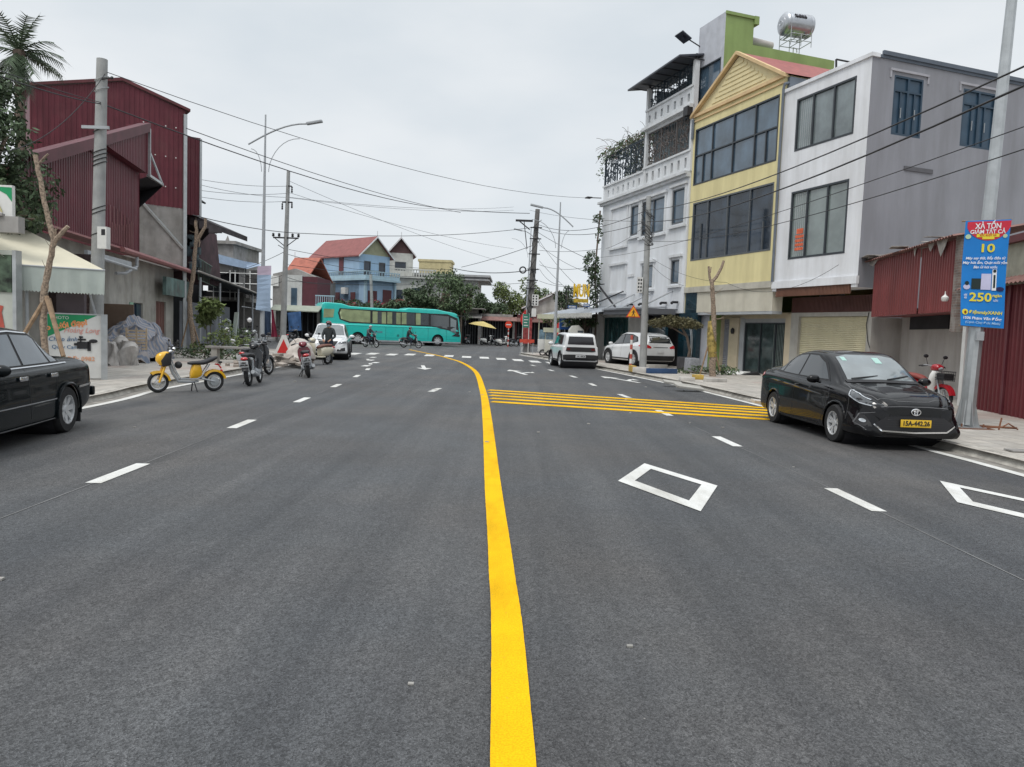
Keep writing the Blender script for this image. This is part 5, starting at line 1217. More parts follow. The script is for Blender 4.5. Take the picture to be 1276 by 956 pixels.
YB=Yd(544,330,101);m_=MB();m_.box(-2.1,2.1,-2,2,0,YB.z+.35);m_.box(-2.25,2.25,-2.1,2.1,YB.z+.2,YB.z+.5);m_.build('rooftop_room',M('dull_yellow_wall',(.48,.42,.24),.85,streak=.4),None,loc=(YB.x,YB.y,0),label='dull yellow block showing over the far trees behind the long white building',cat='building')
# left far cluster
GB_=thing('grey_blue_roof_building','unfinished grey building with a pale blue sheet canopy and scaffold over its open floor','building',(Yd(250,300,60).x,60,0),0)
xr=Yd(312,320,60).x-GB_.location.x
m_=MB();m_.box(-3,2.6,0,6,5.5,7.7);m_.box(-3.2,2.9,-.3,6,7.7,7.95);m_.box(xr-.9,xr-.5,0,.3,0,6.2);m_.box(0,xr-.5,4,4.2,0,6.);m_.box(-3,xr-.4,-.2,4,3.2,3.5);m_.poly([(2,-.1,7.95),(2.35,-.1,7.95),(2.2,-.1,8.4)]);m_.build('concrete_frame',mConc,GB_)
m_=MB();m_.quad((.5,-.8,6.35),(xr,-.8,5.75),(xr,3.,6.4),(.5,3.,7.0));m_.quad((.5,-.82,6.35),(xr,-.82,5.75),(xr,-.82,6.3),(.5,-.82,7.1));m_.build('blue_canopy',M('pale_blue_sheet',(.28,.37,.50),.5,streak=.2),GB_)
m_=MB();m_.box(0,xr-.9,1.5,1.6,3.4,6.);m_.build('dark_opening_panel',mDark,GB_)  # dark panel paints the shade inside the open floor
m_=MB()
for x in (1.3,2.6,3.,xr+.2,xr+1.0): m_.tube([(x,-.6,3.3),(x,-.6,5.6)],.04,5)
for z in (3.9,4.6,5.4): m_.tube([(.8,-.6,z),(xr+1.,-.6,z)],.035,5)
m_.sep('scaffold_pipe',mAir,GB_)
# grey wall gable cluster
C=Yd(340,350,74);t=thing('grey_party_wall_house','narrow house with a tall blank grey party wall behind the creeper covered pole','house',(C.x,C.y,0),0)
m_=MB();hx=Yd(394,350,74).x-C.x
m_.extr([(0,0,0),(hx,0,0),(hx,0,6.2),(2.2,0,7.0),(0,0,6.4)],(0,8,0));m_.build('wall',mConc,t)
m_=MB();m_.box(-.1,.6,-.15,0,5.2,6.2);m_.build('white_patch',mAir,t)
C=Yd(363,350,78)
GH3=gable_house('orange_roof_house','house with a orange-red tiled roof just left of the blue house',(C.x,C.y-2),math.atan2(.97,.25),4.6,2.3,6.3,8.3,M('pale_blue_grey_wall',(.42,.48,.52),.85),mTileO)
C=Yd(372,420,70);w3=Yd(394,420,70).x-C.x
t=thing('white_and_maroon_house','small white two storey house front with a maroon side wall behind the white SUV','house',(C.x,C.y,0),0)
m_=MB();m_.box(-1.4,.25,0,5,0,6.1);m_.box(-1.5,w3+.1,-.7,0,2.9,3.05);m_.build('wall',M('off_white_far2',(.55,.56,.55),.85,streak=.3),t)
m_=MB();m_.box(.25,w3,.05,5,0,6.0);m_.build('maroon_wall',M('maroon_far_wall',(.10,.03,.04),.8),t)
m_=MB();m_.box(-.75,-.2,-.04,0,3.2,4.9);m_.build('window',mGlassB,t)
m_=MB();m_.box(w3,w3+1.8,-.6,1.6,3.3,3.45);
for k in range(9): m_.box(w3+.05+.2*k,w3+.1+.2*k,-.6,-.55,3.45,4.2)
m_.box(w3,w3+1.8,-.62,-.54,4.2,4.3);m_.box(w3-.5,w3+2,-.8,1.5,2.7,2.85);m_.build('balcony',mBlueL,t)
# shops under: cloth stall, dark fronts
def dark_front(name,label,px0,px1,y,ztop,wallm,signm=None,depth=5.,doors=3,zs=2.7):
    a,b=Yd(px0,420,y),Yd(px1,420,y);t=thing(name,label,'shop',(a.x,y,0),0);L_=b.x-a.x
    m=MB();m.box(0,L_,depth,depth+.1,0,ztop);m.box(-.05,.25,0,depth,0,ztop);m.box(L_-.25,L_+.0,0,depth,0,ztop);m.box(0,L_,0,depth,zs,ztop)
    m.build('wall',wallm,t)
    m=MB();m.box(.25,L_-.25,1.2,1.3,0,zs);m.build('dark_front',mDark,t)
    m=MB();m.extr([(-.2,-1.3,zs-.1),(-.2,.1,zs+.35),(-.2,.1,zs+.45),(-.2,-1.3,zs-.02)],(L_+.4,0,0));m.build('awning',signm or mFrameG,t)
    m=MB()
    for k in range(doors*2): x=.4+(L_-.8)*k/(doors*2);m.box(x,x+.1,1.1,1.2,0,zs)
    m.sep('door_post',mFrameG,t);return t
dark_front('small_shop','dim shop with a grey awning behind the white SUV and the blue tarpaulin',344,398,64,3.1,mConc,M('green_grey_awning',(.28,.30,.25),.8))
S1=dark_front('small_shop','grey shop with a wide dark doorway just right of the bus front',571,598,84,3.9,mConc,mConc,zs=3.0)
m_=MB();m_.box(-.3,2.9,-1.5,3,3.9,4.0);m_.build('roof_slab',mConc,S1)
dark_front('small_shop','low dark shop under a rusty tin roof behind the parked scooters',598,641,86,3.5,mConc,mRust,zs=2.8,doors=5)
dark_front('small_shop','dark shop with brown posts behind the dark utility pole',641,700,88,3.6,mMarD,M('brown_awning',(.12,.06,.05),.8),zs=2.8,doors=5)
C=Yd(700,400,82);gable_house('rusty_roof_house','low house with a faded orange roof behind the utility pole at the junction',(C.x+4,C.y+10),PI,8,6,4.6,6.6,mConcL,M('faded_orange_roof',(.34,.17,.12),.85,var=.3,scale=1))
dark_front('garden_gate','shaded open yard with a brown wall right of the junction lamp',695,760,62,3.2,M('brown_grey_wall',(.18,.16,.15),.9,var=.3),mConc,zs=2.6)
# blue tarpaulin sheets
def sheet(name,label,p00,p10,p11,p01,mat,wv=.12,cat='sheet'):
    m=MB();n=9
    for i in range(n):
        for j in range(n):
            def f(u,v):
                q=p00.lerp(p10,u).lerp(p01.lerp(p11,u),v);q.y+=wv*math.sin(u*9+v*3)*(1-v*.6);return q
            m.quad(f(i/n,j/n),f((i+1)/n,j/n),f((i+1)/n,(j+1)/n),f(i/n,(j+1)/n))
    return m.build(name,mat,None,smooth=True,label=label,cat=cat)
mTarp=M('blue_tarp',(.05,.12,.27),.7,var=.3,scale=3)
sheet('tarpaulin','crumpled blue tarpaulin hung left of the white SUV roof',Yd(360,413,58),Yd(376,412,58),Yd(375,388,58),Yd(358,390,58),mTarp,cat='tarpaulin')
sheet('parasol_cloth','folded dark red cloth hanging beside the left street lamp',Yd(338,420,44),Yd(346,420,44),Yd(340.5,386,44),Yd(338,386,44),M('dark_red_cloth',(.22,.02,.05),.8,var=.2),.05,'cloth')
sheet('hanging_cloth','dark blue cloth curtain hanging behind the left street lamp',Yd(329,418,45),Yd(338,419,45),Yd(338,386,45),Yd(329,386,45),M('navy_cloth',(.035,.06,.11),.8,var=.3),.08,'cloth')
# umbrella
U=Yd(597,428,79);UM=thing('market_umbrella','faded yellow sun umbrella standing by the parked scooters across the junction','umbrella',(U.x,79,.1),0)
m_=MB(Matrix.Rotation(.15,4,'Y'));m_.lathe([(1.5,1.95),(.9,2.25),(.05,2.45)],(0,0,0),'z',8);m_.build('canopy',M('faded_yellow_cloth',(.52,.42,.16),.8,var=.15),UM)
m_=MB();m_.tube([(0,0,0),(.3,0,2.4)],.03,6);m_.build('pole',mSteelP,UM)
# signs near junction
t=thing('no_entry_sign','round red no-entry sign on a red and white post across the junction','road sign',(Yd(633,428,76).x,76,.0))
m_=MB();bands(m_,0,0,0,2.0,.06,8);m_.build('post',[M('sign_post_red',(.5,.04,.03)),mAir],t)
m_=MB();m_.lathe([(0,-.08),(.36,-.08),(.36,-.1),(0,-.1)],(0,0,2.25),'y',20);m_.build('disc',M('sign_red',(.62,.05,.02)),t)
m_=MB();m_.box(-.24,.24,-.115,-.103,2.2,2.3);m_.build('white_bar',mAir,t)
t=thing('pedestrian_crossing_sign','square blue pedestrian crossing sign behind the boxy white SUV','road sign',(Yd(703,430,47).x,47,.1))
m_=MB();z=Yd(703,403.5,47).z-.1;m_.box(-.36,.36,-.02,.0,z-.36,z+.36);m_.build('plate',M('sign_blue2',(.02,.10,.36),.45),t)
m_=MB();m_.poly([(-.22,-.03,z-.2),(.22,-.03,z-.2),(0,-.03,z+.25)]);m_.build('white_triangle',mAir,t)
m_=MB();m_.tube([(0,.02,0),(0,.02,z)],.035,6);m_.build('post',mSteelP,t)
t=thing('green_notice_board','narrow green notice board on two poles left of the dark utility pole','sign',(Yd(654,440,53).x,53,.1))
m_=MB();m_.box(-.22,.22,-.03,0,1.8,2.75);m_.build('board',M('board_green',(.03,.18,.13),.6,var=.2),t)
m_=MB();
for k in range(4):m_.box(-.15,.15-.06*(k%2),-.04,-.03,1.92+.2*k,1.98+.2*k)
m_.build('white_lines',mAir,t)
m_=MB();m_.tube([(-.22,0,0),(-.22,0,2.8)],.025,5);m_.tube([(.22,0,0),(.22,0,2.8)],.025,5);m_.sep('post',mAir,t)
t=thing('roadworks_barrier','small red and white barrier at the kerb corner left of the dark utility pole','barrier',(Yd(656,437,51).x,50.5,.12))
m_=MB();m_.box(-.5,.5,-.03,0,.75,.98);m_.build('board',M('barrier_red',(.55,.07,.04),.6,var=.3,scale=8),t)
m_=MB();
for x in(-.42,.42):m_.tube([(x,.03,0),(x,.03,.95)],.025,5)
m_.sep('leg',mSteelP,t)
def flag(px,py,y,lab):
    a=Yd(px,py,y);t=thing('red_flag',lab,'flag',(a.x,y,.1));H=a.z
    m=MB();m.tube([(0,0,0),(0,0,H)],.02,5);m.build('pole',mAir,t)
    m=MB();n=6
    for k in range(n):
        z0,z1=H-1.25*k/n,H-1.25*(k+1)/n;w0=.1+.30*math.sin(k/n*3)+.05*k/n;w1=.1+.30*math.sin((k+1)/n*3)+.05
        m.quad((0,.03*math.sin(k),z0),(-w0,.03*math.cos(k),z0-.1),(-w1,.03*math.cos(k+1),z1-.1),(0,.03*math.sin(k+1),z1))
    m.build('cloth',mRed,t)
flag(656,387,56,'small red flag hanging above the green notice board');flag(697,403,54,'small red flag hanging left of the blue pedestrian sign')
# food carts
def cart(px,y,w_,h,lab,c1):
    a=Yd(px,440,y);t=thing('vendor_cart',lab,'vendor cart',(a.x,y,.12))
    m=MB();m.box(0,w_,0,.9,.25,1.05);m.build('cabinet',c1,t,bevel=.02)
    m=MB()
    for x in (.03,w_-.03):
        for yy in (.03,.87): m.tube([(x,yy,1.05),(x,yy,h)],.02,5)
    m.box(-.1,w_+.1,-.15,1.05,h,h+.28);m.build('roof',M('cream_cart_roof',(.50,.50,.38),.6,var=.15),t)
    m=MB();m.box(.02,w_-.02,.02,.85,1.06,1.65);m.build('glass_case',M('cart_glass',(.15,.25,.32),.15,spec=.8,var=.6,scale=4),t)
    m=MB();m.torus((.3,-.03,.2),.17,.04);m.torus((w_-.3,-.03,.2),.17,.04);m.sep('wheel',mBlk,t)
cart(670,47.5,.95,2.35,'cream food cart with a canopy nearest the dark utility pole',mAir);cart(678.5,46.3,.75,1.5,'low off-white food cart between the taller cart and the street lamp',M('cart_cream',(.55,.54,.48),.5))
a=Yd(718,430,44);t=thing('small_covered_cart','small white roofed cart seen above the boxy white car','cart',(a.x,a.y,.1),0);t.scale=(.50,.5,.85)
m_=MB();m_.extr([(-.9,0,1.6),(.9,0,1.6),(.8,0,2.05),(.2,0,2.35),(-.5,0,2.3),(-.85,0,2.0)],(0,2.2,0));m_.build('canopy',M('grey_white_canvas',(.52,.52,.48),.7),t,bevel=.05)
m_=MB();m_.box(.1,.75,-.02,-.0,1.65,1.98);m_.build('window',mGlass,t)
m_=MB();m_.box(-.8,.8,.05,2.2,.5,1.62);m_.build('body',M('dark_body',(.05,.06,.08),.5),t)
m_=MB()
for x in (-.6,.6):
    for y in (.4,1.8):m_.torus((x,y,.28),.2,.08,'x')
m_.sep('wheel',mBlk,t)
# ================================================================== vegetation
mLeaf=M('dark_foliage',(.062,.092,.048),.75,var=.3,scale=.8,island=.55);mLeafM=M('mid_foliage',(.085,.125,.06),.75,var=.3,scale=.8,island=.5)  # leaf greens lifted a little to put distance haze into the colour
mLeafL=M('light_foliage',(.13,.17,.06),.75,var=.3,scale=1,island=.5);mBark=M('bark',(.13,.10,.08),.95,var=.3,scale=6,bump=.4)
mBark2=M('pale_peeling_bark',(.27,.21,.16),.95,var=.6,scale=22,bump=.5,bscale=15,streak=.3);mFlower=M('magenta_flowers',(.33,.05,.08),.8,island=.4)
TVSC=None
def leaves(m,clumps,n,size,rr,asp=.45,droop=.3):
    tot=sum(c[1][0]*c[1][1]*c[1][2] for c in clumps)
    for c,r in clumps:
        k=max(8,int(n*(r[0]*r[1]*r[2])/tot))
        for i in range(k):
            v=Vector((rr.gauss(0,1),rr.gauss(0,1),rr.gauss(0,1))).normalized();s=rr.uniform(.35,1.)**.5
            if mnoise.noise(Vector(c)*.7+v*2.2)<-.22: continue
            p=Vector(c)+Vector((v.x*r[0],v.y*r[1],v.z*r[2]))*s
            a=Vector((rr.uniform(-1,1),rr.uniform(-1,1),rr.uniform(-1,.4)-droop)).normalized();b=a.cross(Vector((rr.uniform(-1,1),rr.uniform(-1,1),rr.uniform(-1,1)))).normalized()
            L_=size*rr.uniform(.6,1.3)
            m.quad(p,p+a*L_*.5+b*L_*asp*.5,p+a*L_,p+a*L_*.5-b*L_*asp*.5)
def tree(name,label,base,trunk,clumps,n,size,mat,r0=.16,group=None,seed=1,cat='tree',extra=None):
    t=thing(name,label,cat,base,0,group);rr=random.Random(seed)
    m=MB();top=Vector(trunk);m.tube([(0,0,0),top*.5+Vector((.05,0,0)),top],[r0,r0*.75,r0*.5],8)
    for c,r in clumps: m.tube([top*.8,(top*.8+Vector(c))/2+Vector((0,0,.1)),Vector(c)],[r0*.42,r0*.28,r0*.1],5)
    m.build('trunk',mBark,t,smooth=True)
    m=MB();leaves(m,clumps,n,size,rr);m.build('crown',mat,t,smooth='raw')
    if extra: extra(t,rr)
    return t
def clumpset(rr,cx,cy,cz,rx,ry,rz_,n,s=(.35,.6)):
    o=[]
    for i in range(n):
        a=rr.uniform(0,6.28);h=rr.uniform(-1,1);q=math.sqrt(1-h*h)*rr.uniform(.45,.95)
        k=rr.uniform(*s);o.append(((cx+rx*q*math.cos(a),cy+ry*q*math.sin(a),cz+rz_*h*.8),(rx*k,ry*k,rz_*k*.9)))
    return o
rr=random.Random(5)
# big dark tree at far left
tree('dense_tree','dense dark green tree in front of the maroon sheds at the left edge',(-13.5,18.6,0),(0,0,4.6),
  clumpset(rr,-.1,0,5.3,1.7,1.5,2.2,22,(.3,.55))+[((1.6,-.3,3.98),(.55,.5,.2)),((1.95,-.3,3.9),(.3,.3,.12)),((1.2,0,4.4),(.5,.5,.6)),((.2,0,7.0),(.7,.7,.5))],16000,.17,mLeaf,.2,seed=3)
tree('small_leafy_tree','lighter green leafy tree at the very left edge below the dense one',(-12.7,17.9,0),(0,0,3.6),clumpset(rr,-.1,0,4.5,.75,.6,.8,8),2600,.14,mLeafM,.12,seed=4)
# palm
pc=Yd(24,56,27.)
PT=thing('palm_tree','palm with feathery drooping fronds rising above the dense tree at top left','palm',(pc.x,27,0))
m_=MB();m_.tube([(0,0,0),(.1,0,5),(0,0,pc.z-1.3),(0,0,pc.z-.2)],[.2,.15,.15,.2],8);m_.build('trunk',mBark,PT)
m_=MB();rr=random.Random(8)
for k in range(27):
    a=k*2.4;el=rr.uniform(-.5,1.35);L_=rr.uniform(1.1,1.6)
    if k%5==0: el=rr.uniform(-1.2,-.6);L_*=.9
    d=Vector((math.cos(a)*math.cos(el),math.sin(a)*math.cos(el),math.sin(el)));p=Vector((0,0,pc.z-.3));pts=[p];v=d
    for j in range(9):
        v=(v+Vector((0,0,-.11))).normalized();p=p+v*L_/9;pts.append(p)
    m_.tube(pts,[.025]*5+[.012]*5,4)
    side=d.cross(Vector((0,0,1)));side=side.normalized() if side.length>.1 else Vector((1,0,0))
    for j in range(2,10):
        for s in(-1,1):
            for q in (0,.5):
                b=pts[j-1].lerp(pts[j],q);ll2=.50*(1-abs(j-5)/9)+.08
                e=b+side*s*ll2*.75+Vector((0,0,-ll2*rr.uniform(.2,.55)))+(pts[j]-pts[j-1])*2.0;w_=(pts[j]-pts[j-1]).normalized()*.035
                m_.poly([b-w_,b+w_,e])
m_.build('crown',M('palm_green',(.055,.085,.045),.6,var=.25,island=.4),PT,smooth='raw')
# far trees
def far(px,py,y,w_,h,label,mat,seed,n=3500,sz=.34,fl=0):
    c=Yd(px,py,y);base=(c.x,y,0);rr=random.Random(seed)
    def ex(t,rr2):
        if fl:
            m=MB();leaves(m,[((x,yy,z+.2),(a*.7,b*.7,c_*.6)) for (x,yy,z),(a,b,c_) in cl[:3]],fl,.2,rr2);m.build('flowers',mFlower,t,smooth='raw')['kind']='stuff'
    cl=clumpset(rr,0,0,c.z,w_,w_*.7,h,12,(.32,.55))
    return tree('leafy_tree',label,base,(0,0,max(.6,c.z*.8)),cl,n,sz,mat,.16,'trees across the junction',seed,extra=ex)
far(548,359,78,3.3,2.2,'large feathery green tree in front of the long white building',mLeafM,21,3400,.30)
far(575,368,79,1.6,1.7,'tree with dark foliage at the right end of the long white building',mLeafM,22,3000,.3,)
far(523,372,77,1.7,1.5,'dark rounded tree left of the large feathery one',mLeaf,23,3000)
far(500,384,76,1.6,.9,'low dark shrub tree behind the middle of the bus',mLeaf,24,2200,.3,200)
far(474,384,76,1.5,.8,'low dark shrub tree with reddish flowers behind the bus windows',mLeaf,25,2000,.3,200)
far(446,382,75,1.6,.75,'low tree in front of the blue house behind the rear half of the bus',mLeaf,26,2000,.3,160)
far(418,380,74,1.2,.6,'leftmost low shrub behind the rear corner of the bus',mLeaf,27,1500,.3,100)
far(558,389,80,2.6,.8,'spreading bougainvillea with magenta flowers right of the bus roof',mLeaf,28,2500,.3,900)
far(604,380,90,1.3,1.6,'small dark round tree between the white building and the paler trees',mLeaf,29,2500,.32)
far(632,375,98,2.3,2.4,'pale green loose tree left of the utility pole at the junction',mLeafL,30,3600,.36)
far(655,374,100,2.2,2.6,'pale green tall tree directly behind the dark utility pole',mLeafL,31,3800,.36)
far(680,380,96,2.4,2.0,'tree with mixed foliage right of the dark utility pole',mLeafM,32,3200,.36)
far(617,387,92,1.6,1.0,'low dark tree above the tin roofed shop',mLeaf,33,2000,.32)
far(708,372,70,1.0,1.3,'dark tree left of the yellow letter sign',mLeaf,34,1500,.26)
far(690,398,60,.9,.5,'orange-green shrub behind the food carts',mLeafL,35,900,.22)
# bonsai-like palm shadow tree under canopy
far(728,402,46,1.0,.6,'dark spiky tree under the scalloped canopy',mLeaf,36,1200,.24)
# creeper at ornate house corner
c=Yd(747,330,46)
CR=thing('climbing_plant','dark climbing plant growing up the far corner of the ornate white house','climbing plant',(c.x-.15,46.,0));CR.scale=(1.07,)*3
m_=MB();m_.tube([(0,0,0),(.1,0,2.5),(-.1,0,5),(.05,0,8.5)],.05,5);m_.build('stem',mBark,CR)
m_=MB();leaves(m_,[((-.15,0,4.2),(.35,.3,.9)),((-.3,0,5.6),(.5,.3,.7)),((-.1,0,5.0),(.35,.3,.5)),((.0,0,7.2),(.15,.2,.6)),((-.05,0,8.1),(.28,.25,.35)),((.05,0,3.4),(.2,.2,.7))],1300,.2,random.Random(6));m_.build('foliage',mLeaf,CR,smooth='raw')
# terrace vine
TV=thing('terrace_vine','twiggy flowering vine spilling over the roof terrace of the ornate white house','climbing plant',lw,rw)
m_=MB();rr=random.Random(12)
cl=[((6.2,-.8,12.0),(1.3,.9,.35)),((7.6,-.6,11.9),(1.2,.9,.4)),((8.6,-.4,11.8),(1.,.9,.35)),((9.4,-.1,11.6),(.5,.5,.4)),((5.2,-.9,12.2),(.6,.8,.3)),((9.6,.1,10.8),(.25,.3,.5)),((7.5,-1.2,11.),(1.5,.5,.6))]
leaves(m_,cl,2600,.17,rr);m_.build('foliage',M('vine_green',(.10,.14,.07),.7,island=.5),TV,smooth='raw')
m_=MB()
for k in range(60):
    x=rr.uniform(5,9.5);p=Vector((x,rr.uniform(-1,0),11.8));v=Vector((rr.uniform(-.6,1.),rr.uniform(-.2,.5),rr.uniform(.2,1))).normalized();pts=[p]
    for j in range(7): v=(v+Vector((0,0,-.25))).normalized();p=p+v*.17;pts.append(p)
    m_.tube(pts,.012,3)
for k in range(12): x=rr.uniform(5,9.3);m_.tube([(x,-.9,10.),(x+rr.uniform(-.3,.3),-.9,11.8)],.03,4)
m_.build('twigs',M('twig_grey',(.16,.14,.12),.9),TV)
m_=MB();leaves(m_,cl[:4],220,.12,rr);m_.build('flowers',M('dull_pink_flowers',(.30,.10,.12),.8),TV,smooth='raw')
TV.scale=(WSC,)*3
# bonsai by the entrance
c=Yd(838,404,34.5)
BZ_=thing('flat_topped_tree','flat cloud-pruned tree with a thin curved trunk behind the second white SUV','tree',(Yd(856,450,33.6).x,33.6,.12))
m_=MB();m_.tube([(0,0,0),(.1,0,.9),(-.05,0,1.5),(-.3,0,1.9)],[.09,.07,.06,.05],6);m_.tube([(0,0,1.5),(-.8,.1,1.95),(-1.4,.1,2.0)],.035,5);m_.build('trunk',mBark,BZ_)
m_=MB();leaves(m_,[((-.2,0,2.15),(.55,.45,.26)),((-.8,.1,2.2),(.6,.45,.28)),((-1.4,.1,2.1),(.45,.4,.22)),((.25,0,2.05),(.4,.4,.18))],3000,.12,random.Random(3),droop=0);m_.build('crown',M('olive_foliage',(.11,.10,.05),.75,island=.5),BZ_,smooth='raw')
m_=MB();m_.lathe([(0,0),(.33,0),(.42,.12),(.42,.6),(.36,.62),(.34,.5),(0,.5)],(0,0,0),'z',8);m_.build('planter_pot',M('dark_planter',(.045,.045,.05),.6,var=.3),None,loc=(Yd(855,455,33.2).x,33.2,.12),label='dark square-sided planter pot in front of the curved gate pipes',cat='planter')
# staked street trees
def staked(base,pts,br,r0,label,stakes=(),extra=None,gr='newly planted bare staked trees',sr=.035,hs=2.1):
    t=thing('bare_tree',label,'tree',base,0,gr);m=MB()
    rr_=random.Random(len(label))
    P2=[Vector(pts[0])]
    for a_,b_ in zip(pts,pts[1:]):
        a_=Vector(a_);b_=Vector(b_)
        for k in range(1,5): P2.append(a_.lerp(b_,k/4)+(Vector((rr_.uniform(-1,1),rr_.uniform(-1,1),0))*r0*.13 if k<4 else Vector()))
    m.tube(P2,[r0*(1-.45*i/(len(P2)-1))*rr_.uniform(.88,1.12) for i in range(len(P2))],9)
    for k in range(9):
        q=P2[rr_.randrange(3,len(P2)-1)];v=Vector((rr_.uniform(-1,1),rr_.uniform(-1,.3),rr_.uniform(-.1,1))).normalized()
        m.tube([q,q+v*r0*1.5,q+v*r0*rr_.uniform(2,3.6)+Vector((0,0,.05))],[r0*.16,r0*.09,r0*.04],4)
    for b,r_ in br: m.tube(b,[r_*(1-.3*i/(len(b)-1)) for i in range(len(b))],7)
    m.build('trunk',mBark2,t,smooth=True)
    for s in stakes:
        m=MB();m.tube([s[0],s[1]],[sr,sr*.8],6);m.build('stake',mWood,t)
    if extra: extra(t)
    return t
def lp(px,py,y,base): q=Yd(px,py,y)-Vector(base);return q
B=Vector((-9.62,15.4,.12))
f=lambda px,py,dy=0:lp(px,py,15.4+dy,B)
staked(B,[(0,0,0),f(56,430),f(54,400),f(55,365),f(60,338),f(65,312),f(67,298),f(62,280),f(56,255),f(51,225),f(47,210),f(44,193)],
 [([f(67,302),f(72,296),f(80,287),f(85,282)],.055),([f(47,207),f(52,200),f(60,192)],.028),([f(64,290),f(62,275),f(61,268)],.025),([f(70,296),f(69,285)],.02)],.074,
 'tall bare pollarded tree with leaning trunk and stakes in front of the beige awning',
 [(f(57,372),f(30,412)+Vector((-.3,-.3,-.9))),(f(58,370),f(94,443)+Vector((0,-.4,0))),(f(60,372,.1),(.28,.35,0))],sr=.05)
B=Vector((-14.05,33.,.12));f=lambda px,py,dy=0:lp(px,py,33+dy,B)
staked(B,[(0,0,0),f(237,395),f(236,370),f(241,340),f(243,315),f(245,290),f(244,275)],[([f(243,305),f(250,292),f(256,282),f(256,272)],.08),([f(246,292),f(249,302),f(248,308)],.03)],.115,
 'slender bare staked tree in front of the dark balcony house',[(f(236,392),f(226,432)),(f(237,392),f(252,440))])
B=Vector(G(888,469,.12));Dy=B.y;f=lambda px,py,dy=0:lp(px,py,Dy+dy,B)
def gold(t):
    m=MB();m.tube([f(888,445,-.0),f(887,430),f(885.5,415),f(884.5,400)],[.15,.19,.14,.07],9);m.build('foil_wrap',M('gold_foil_wrap',(.40,.30,.10),.35,metal=.5,var=.6,scale=9),t)
staked(B,[(0,0,0),f(888,440),f(889,410),f(889,385),f(888,362),f(887,352)],[([f(887,356),f(884,345),f(883,332)],.06),([f(887,352),f(893,345),f(899,334),f(902,325)],.07),([f(885,340),f(886,333)],.03)],.135,
 'bare forked tree wrapped in gold foil by the yellow house',[(f(884,425),f(872,468)),(f(888,425),f(897,462))],gold)
B=Vector(G(388.6 if 0 else 340,440,.12))
# low plants
def bush(name,label,base,cl,n,size,mat,seed,cat='plant',stems=True,grp=None):
    t=thing(name,label,cat,base,0,grp);m=MB();leaves(m,cl,n,size,random.Random(seed),droop=0);m.build('foliage',mat,t,smooth='raw')
    m=MB()
    for c,r in cl: m.tube([(c[0]*.3,c[1]*.3,0),c],.02,4)
    m.build('stem',mBark,t);return t
b=G(262,438,.12);bush('young_plant','bushy bright green young plant in front of the zinc fence',b,[((0,0,2.1),(.55,.4,.45)),((-.25,0,1.6),(.4,.3,.3))],700,.3,mLeafL,2)
b=G(272,447,.12);bush('garden_plants','pale flowering plants between the staked tree and the parked motorbikes',b,[((-.8,0,.35),(.5,.3,.3)),((-.1,0,.6),(.5,.3,.5)),((.3,0,1.1),(.3,.3,.5)),((.9,0,.6),(.4,.3,.4))],900,.16,mLeafL,3)
b=G(300,440,.12);bush('garden_plants','green shrub behind the black motorbikes',b,[((0,0,.7),(.6,.3,.5))],350,.16,mLeafM,4)
m_=MB()
for p in ((283,411),(311,399),(290,425)):
    q=Yd(p[0],p[1],31);m_.ball(q,.10,8,6)
m_.build('white_balls',M('white_cloth_balls',(.7,.7,.72),.8),None,label='white round caps drying on the plants left of the street lamp',cat='caps')
b=G(900,467,.12);bush('weeds','green weeds in the tree pit of the bare forked tree',(b.x,b.y,.12),[((-.9,0,.15),(.5,.3,.2)),((0,0,.2),(.7,.4,.2)),((-1.7,-.2,.1),(.3,.3,.12))],700,.14,mLeafM,5)
b=G(812,452,.12);bush('weeds','low green weeds beside the base of the warning sign',(b.x,b.y-1,.12),[((0,0,.35),(.5,.3,.25)),((.4,0,.3),(.4,.3,.2))],380,.14,mLeafM,6)
b=G(255,447,.12);bush('hedge_strip','low green plants around the foot of the slender staked tree',(b.x,b.y,.12),[((-1.2,0,.2),(.8,.4,.25)),((0,0,.25),(.9,.4,.25)),((1,0,.2),(.6,.4,.22))],900,.12,mLeaf,7)
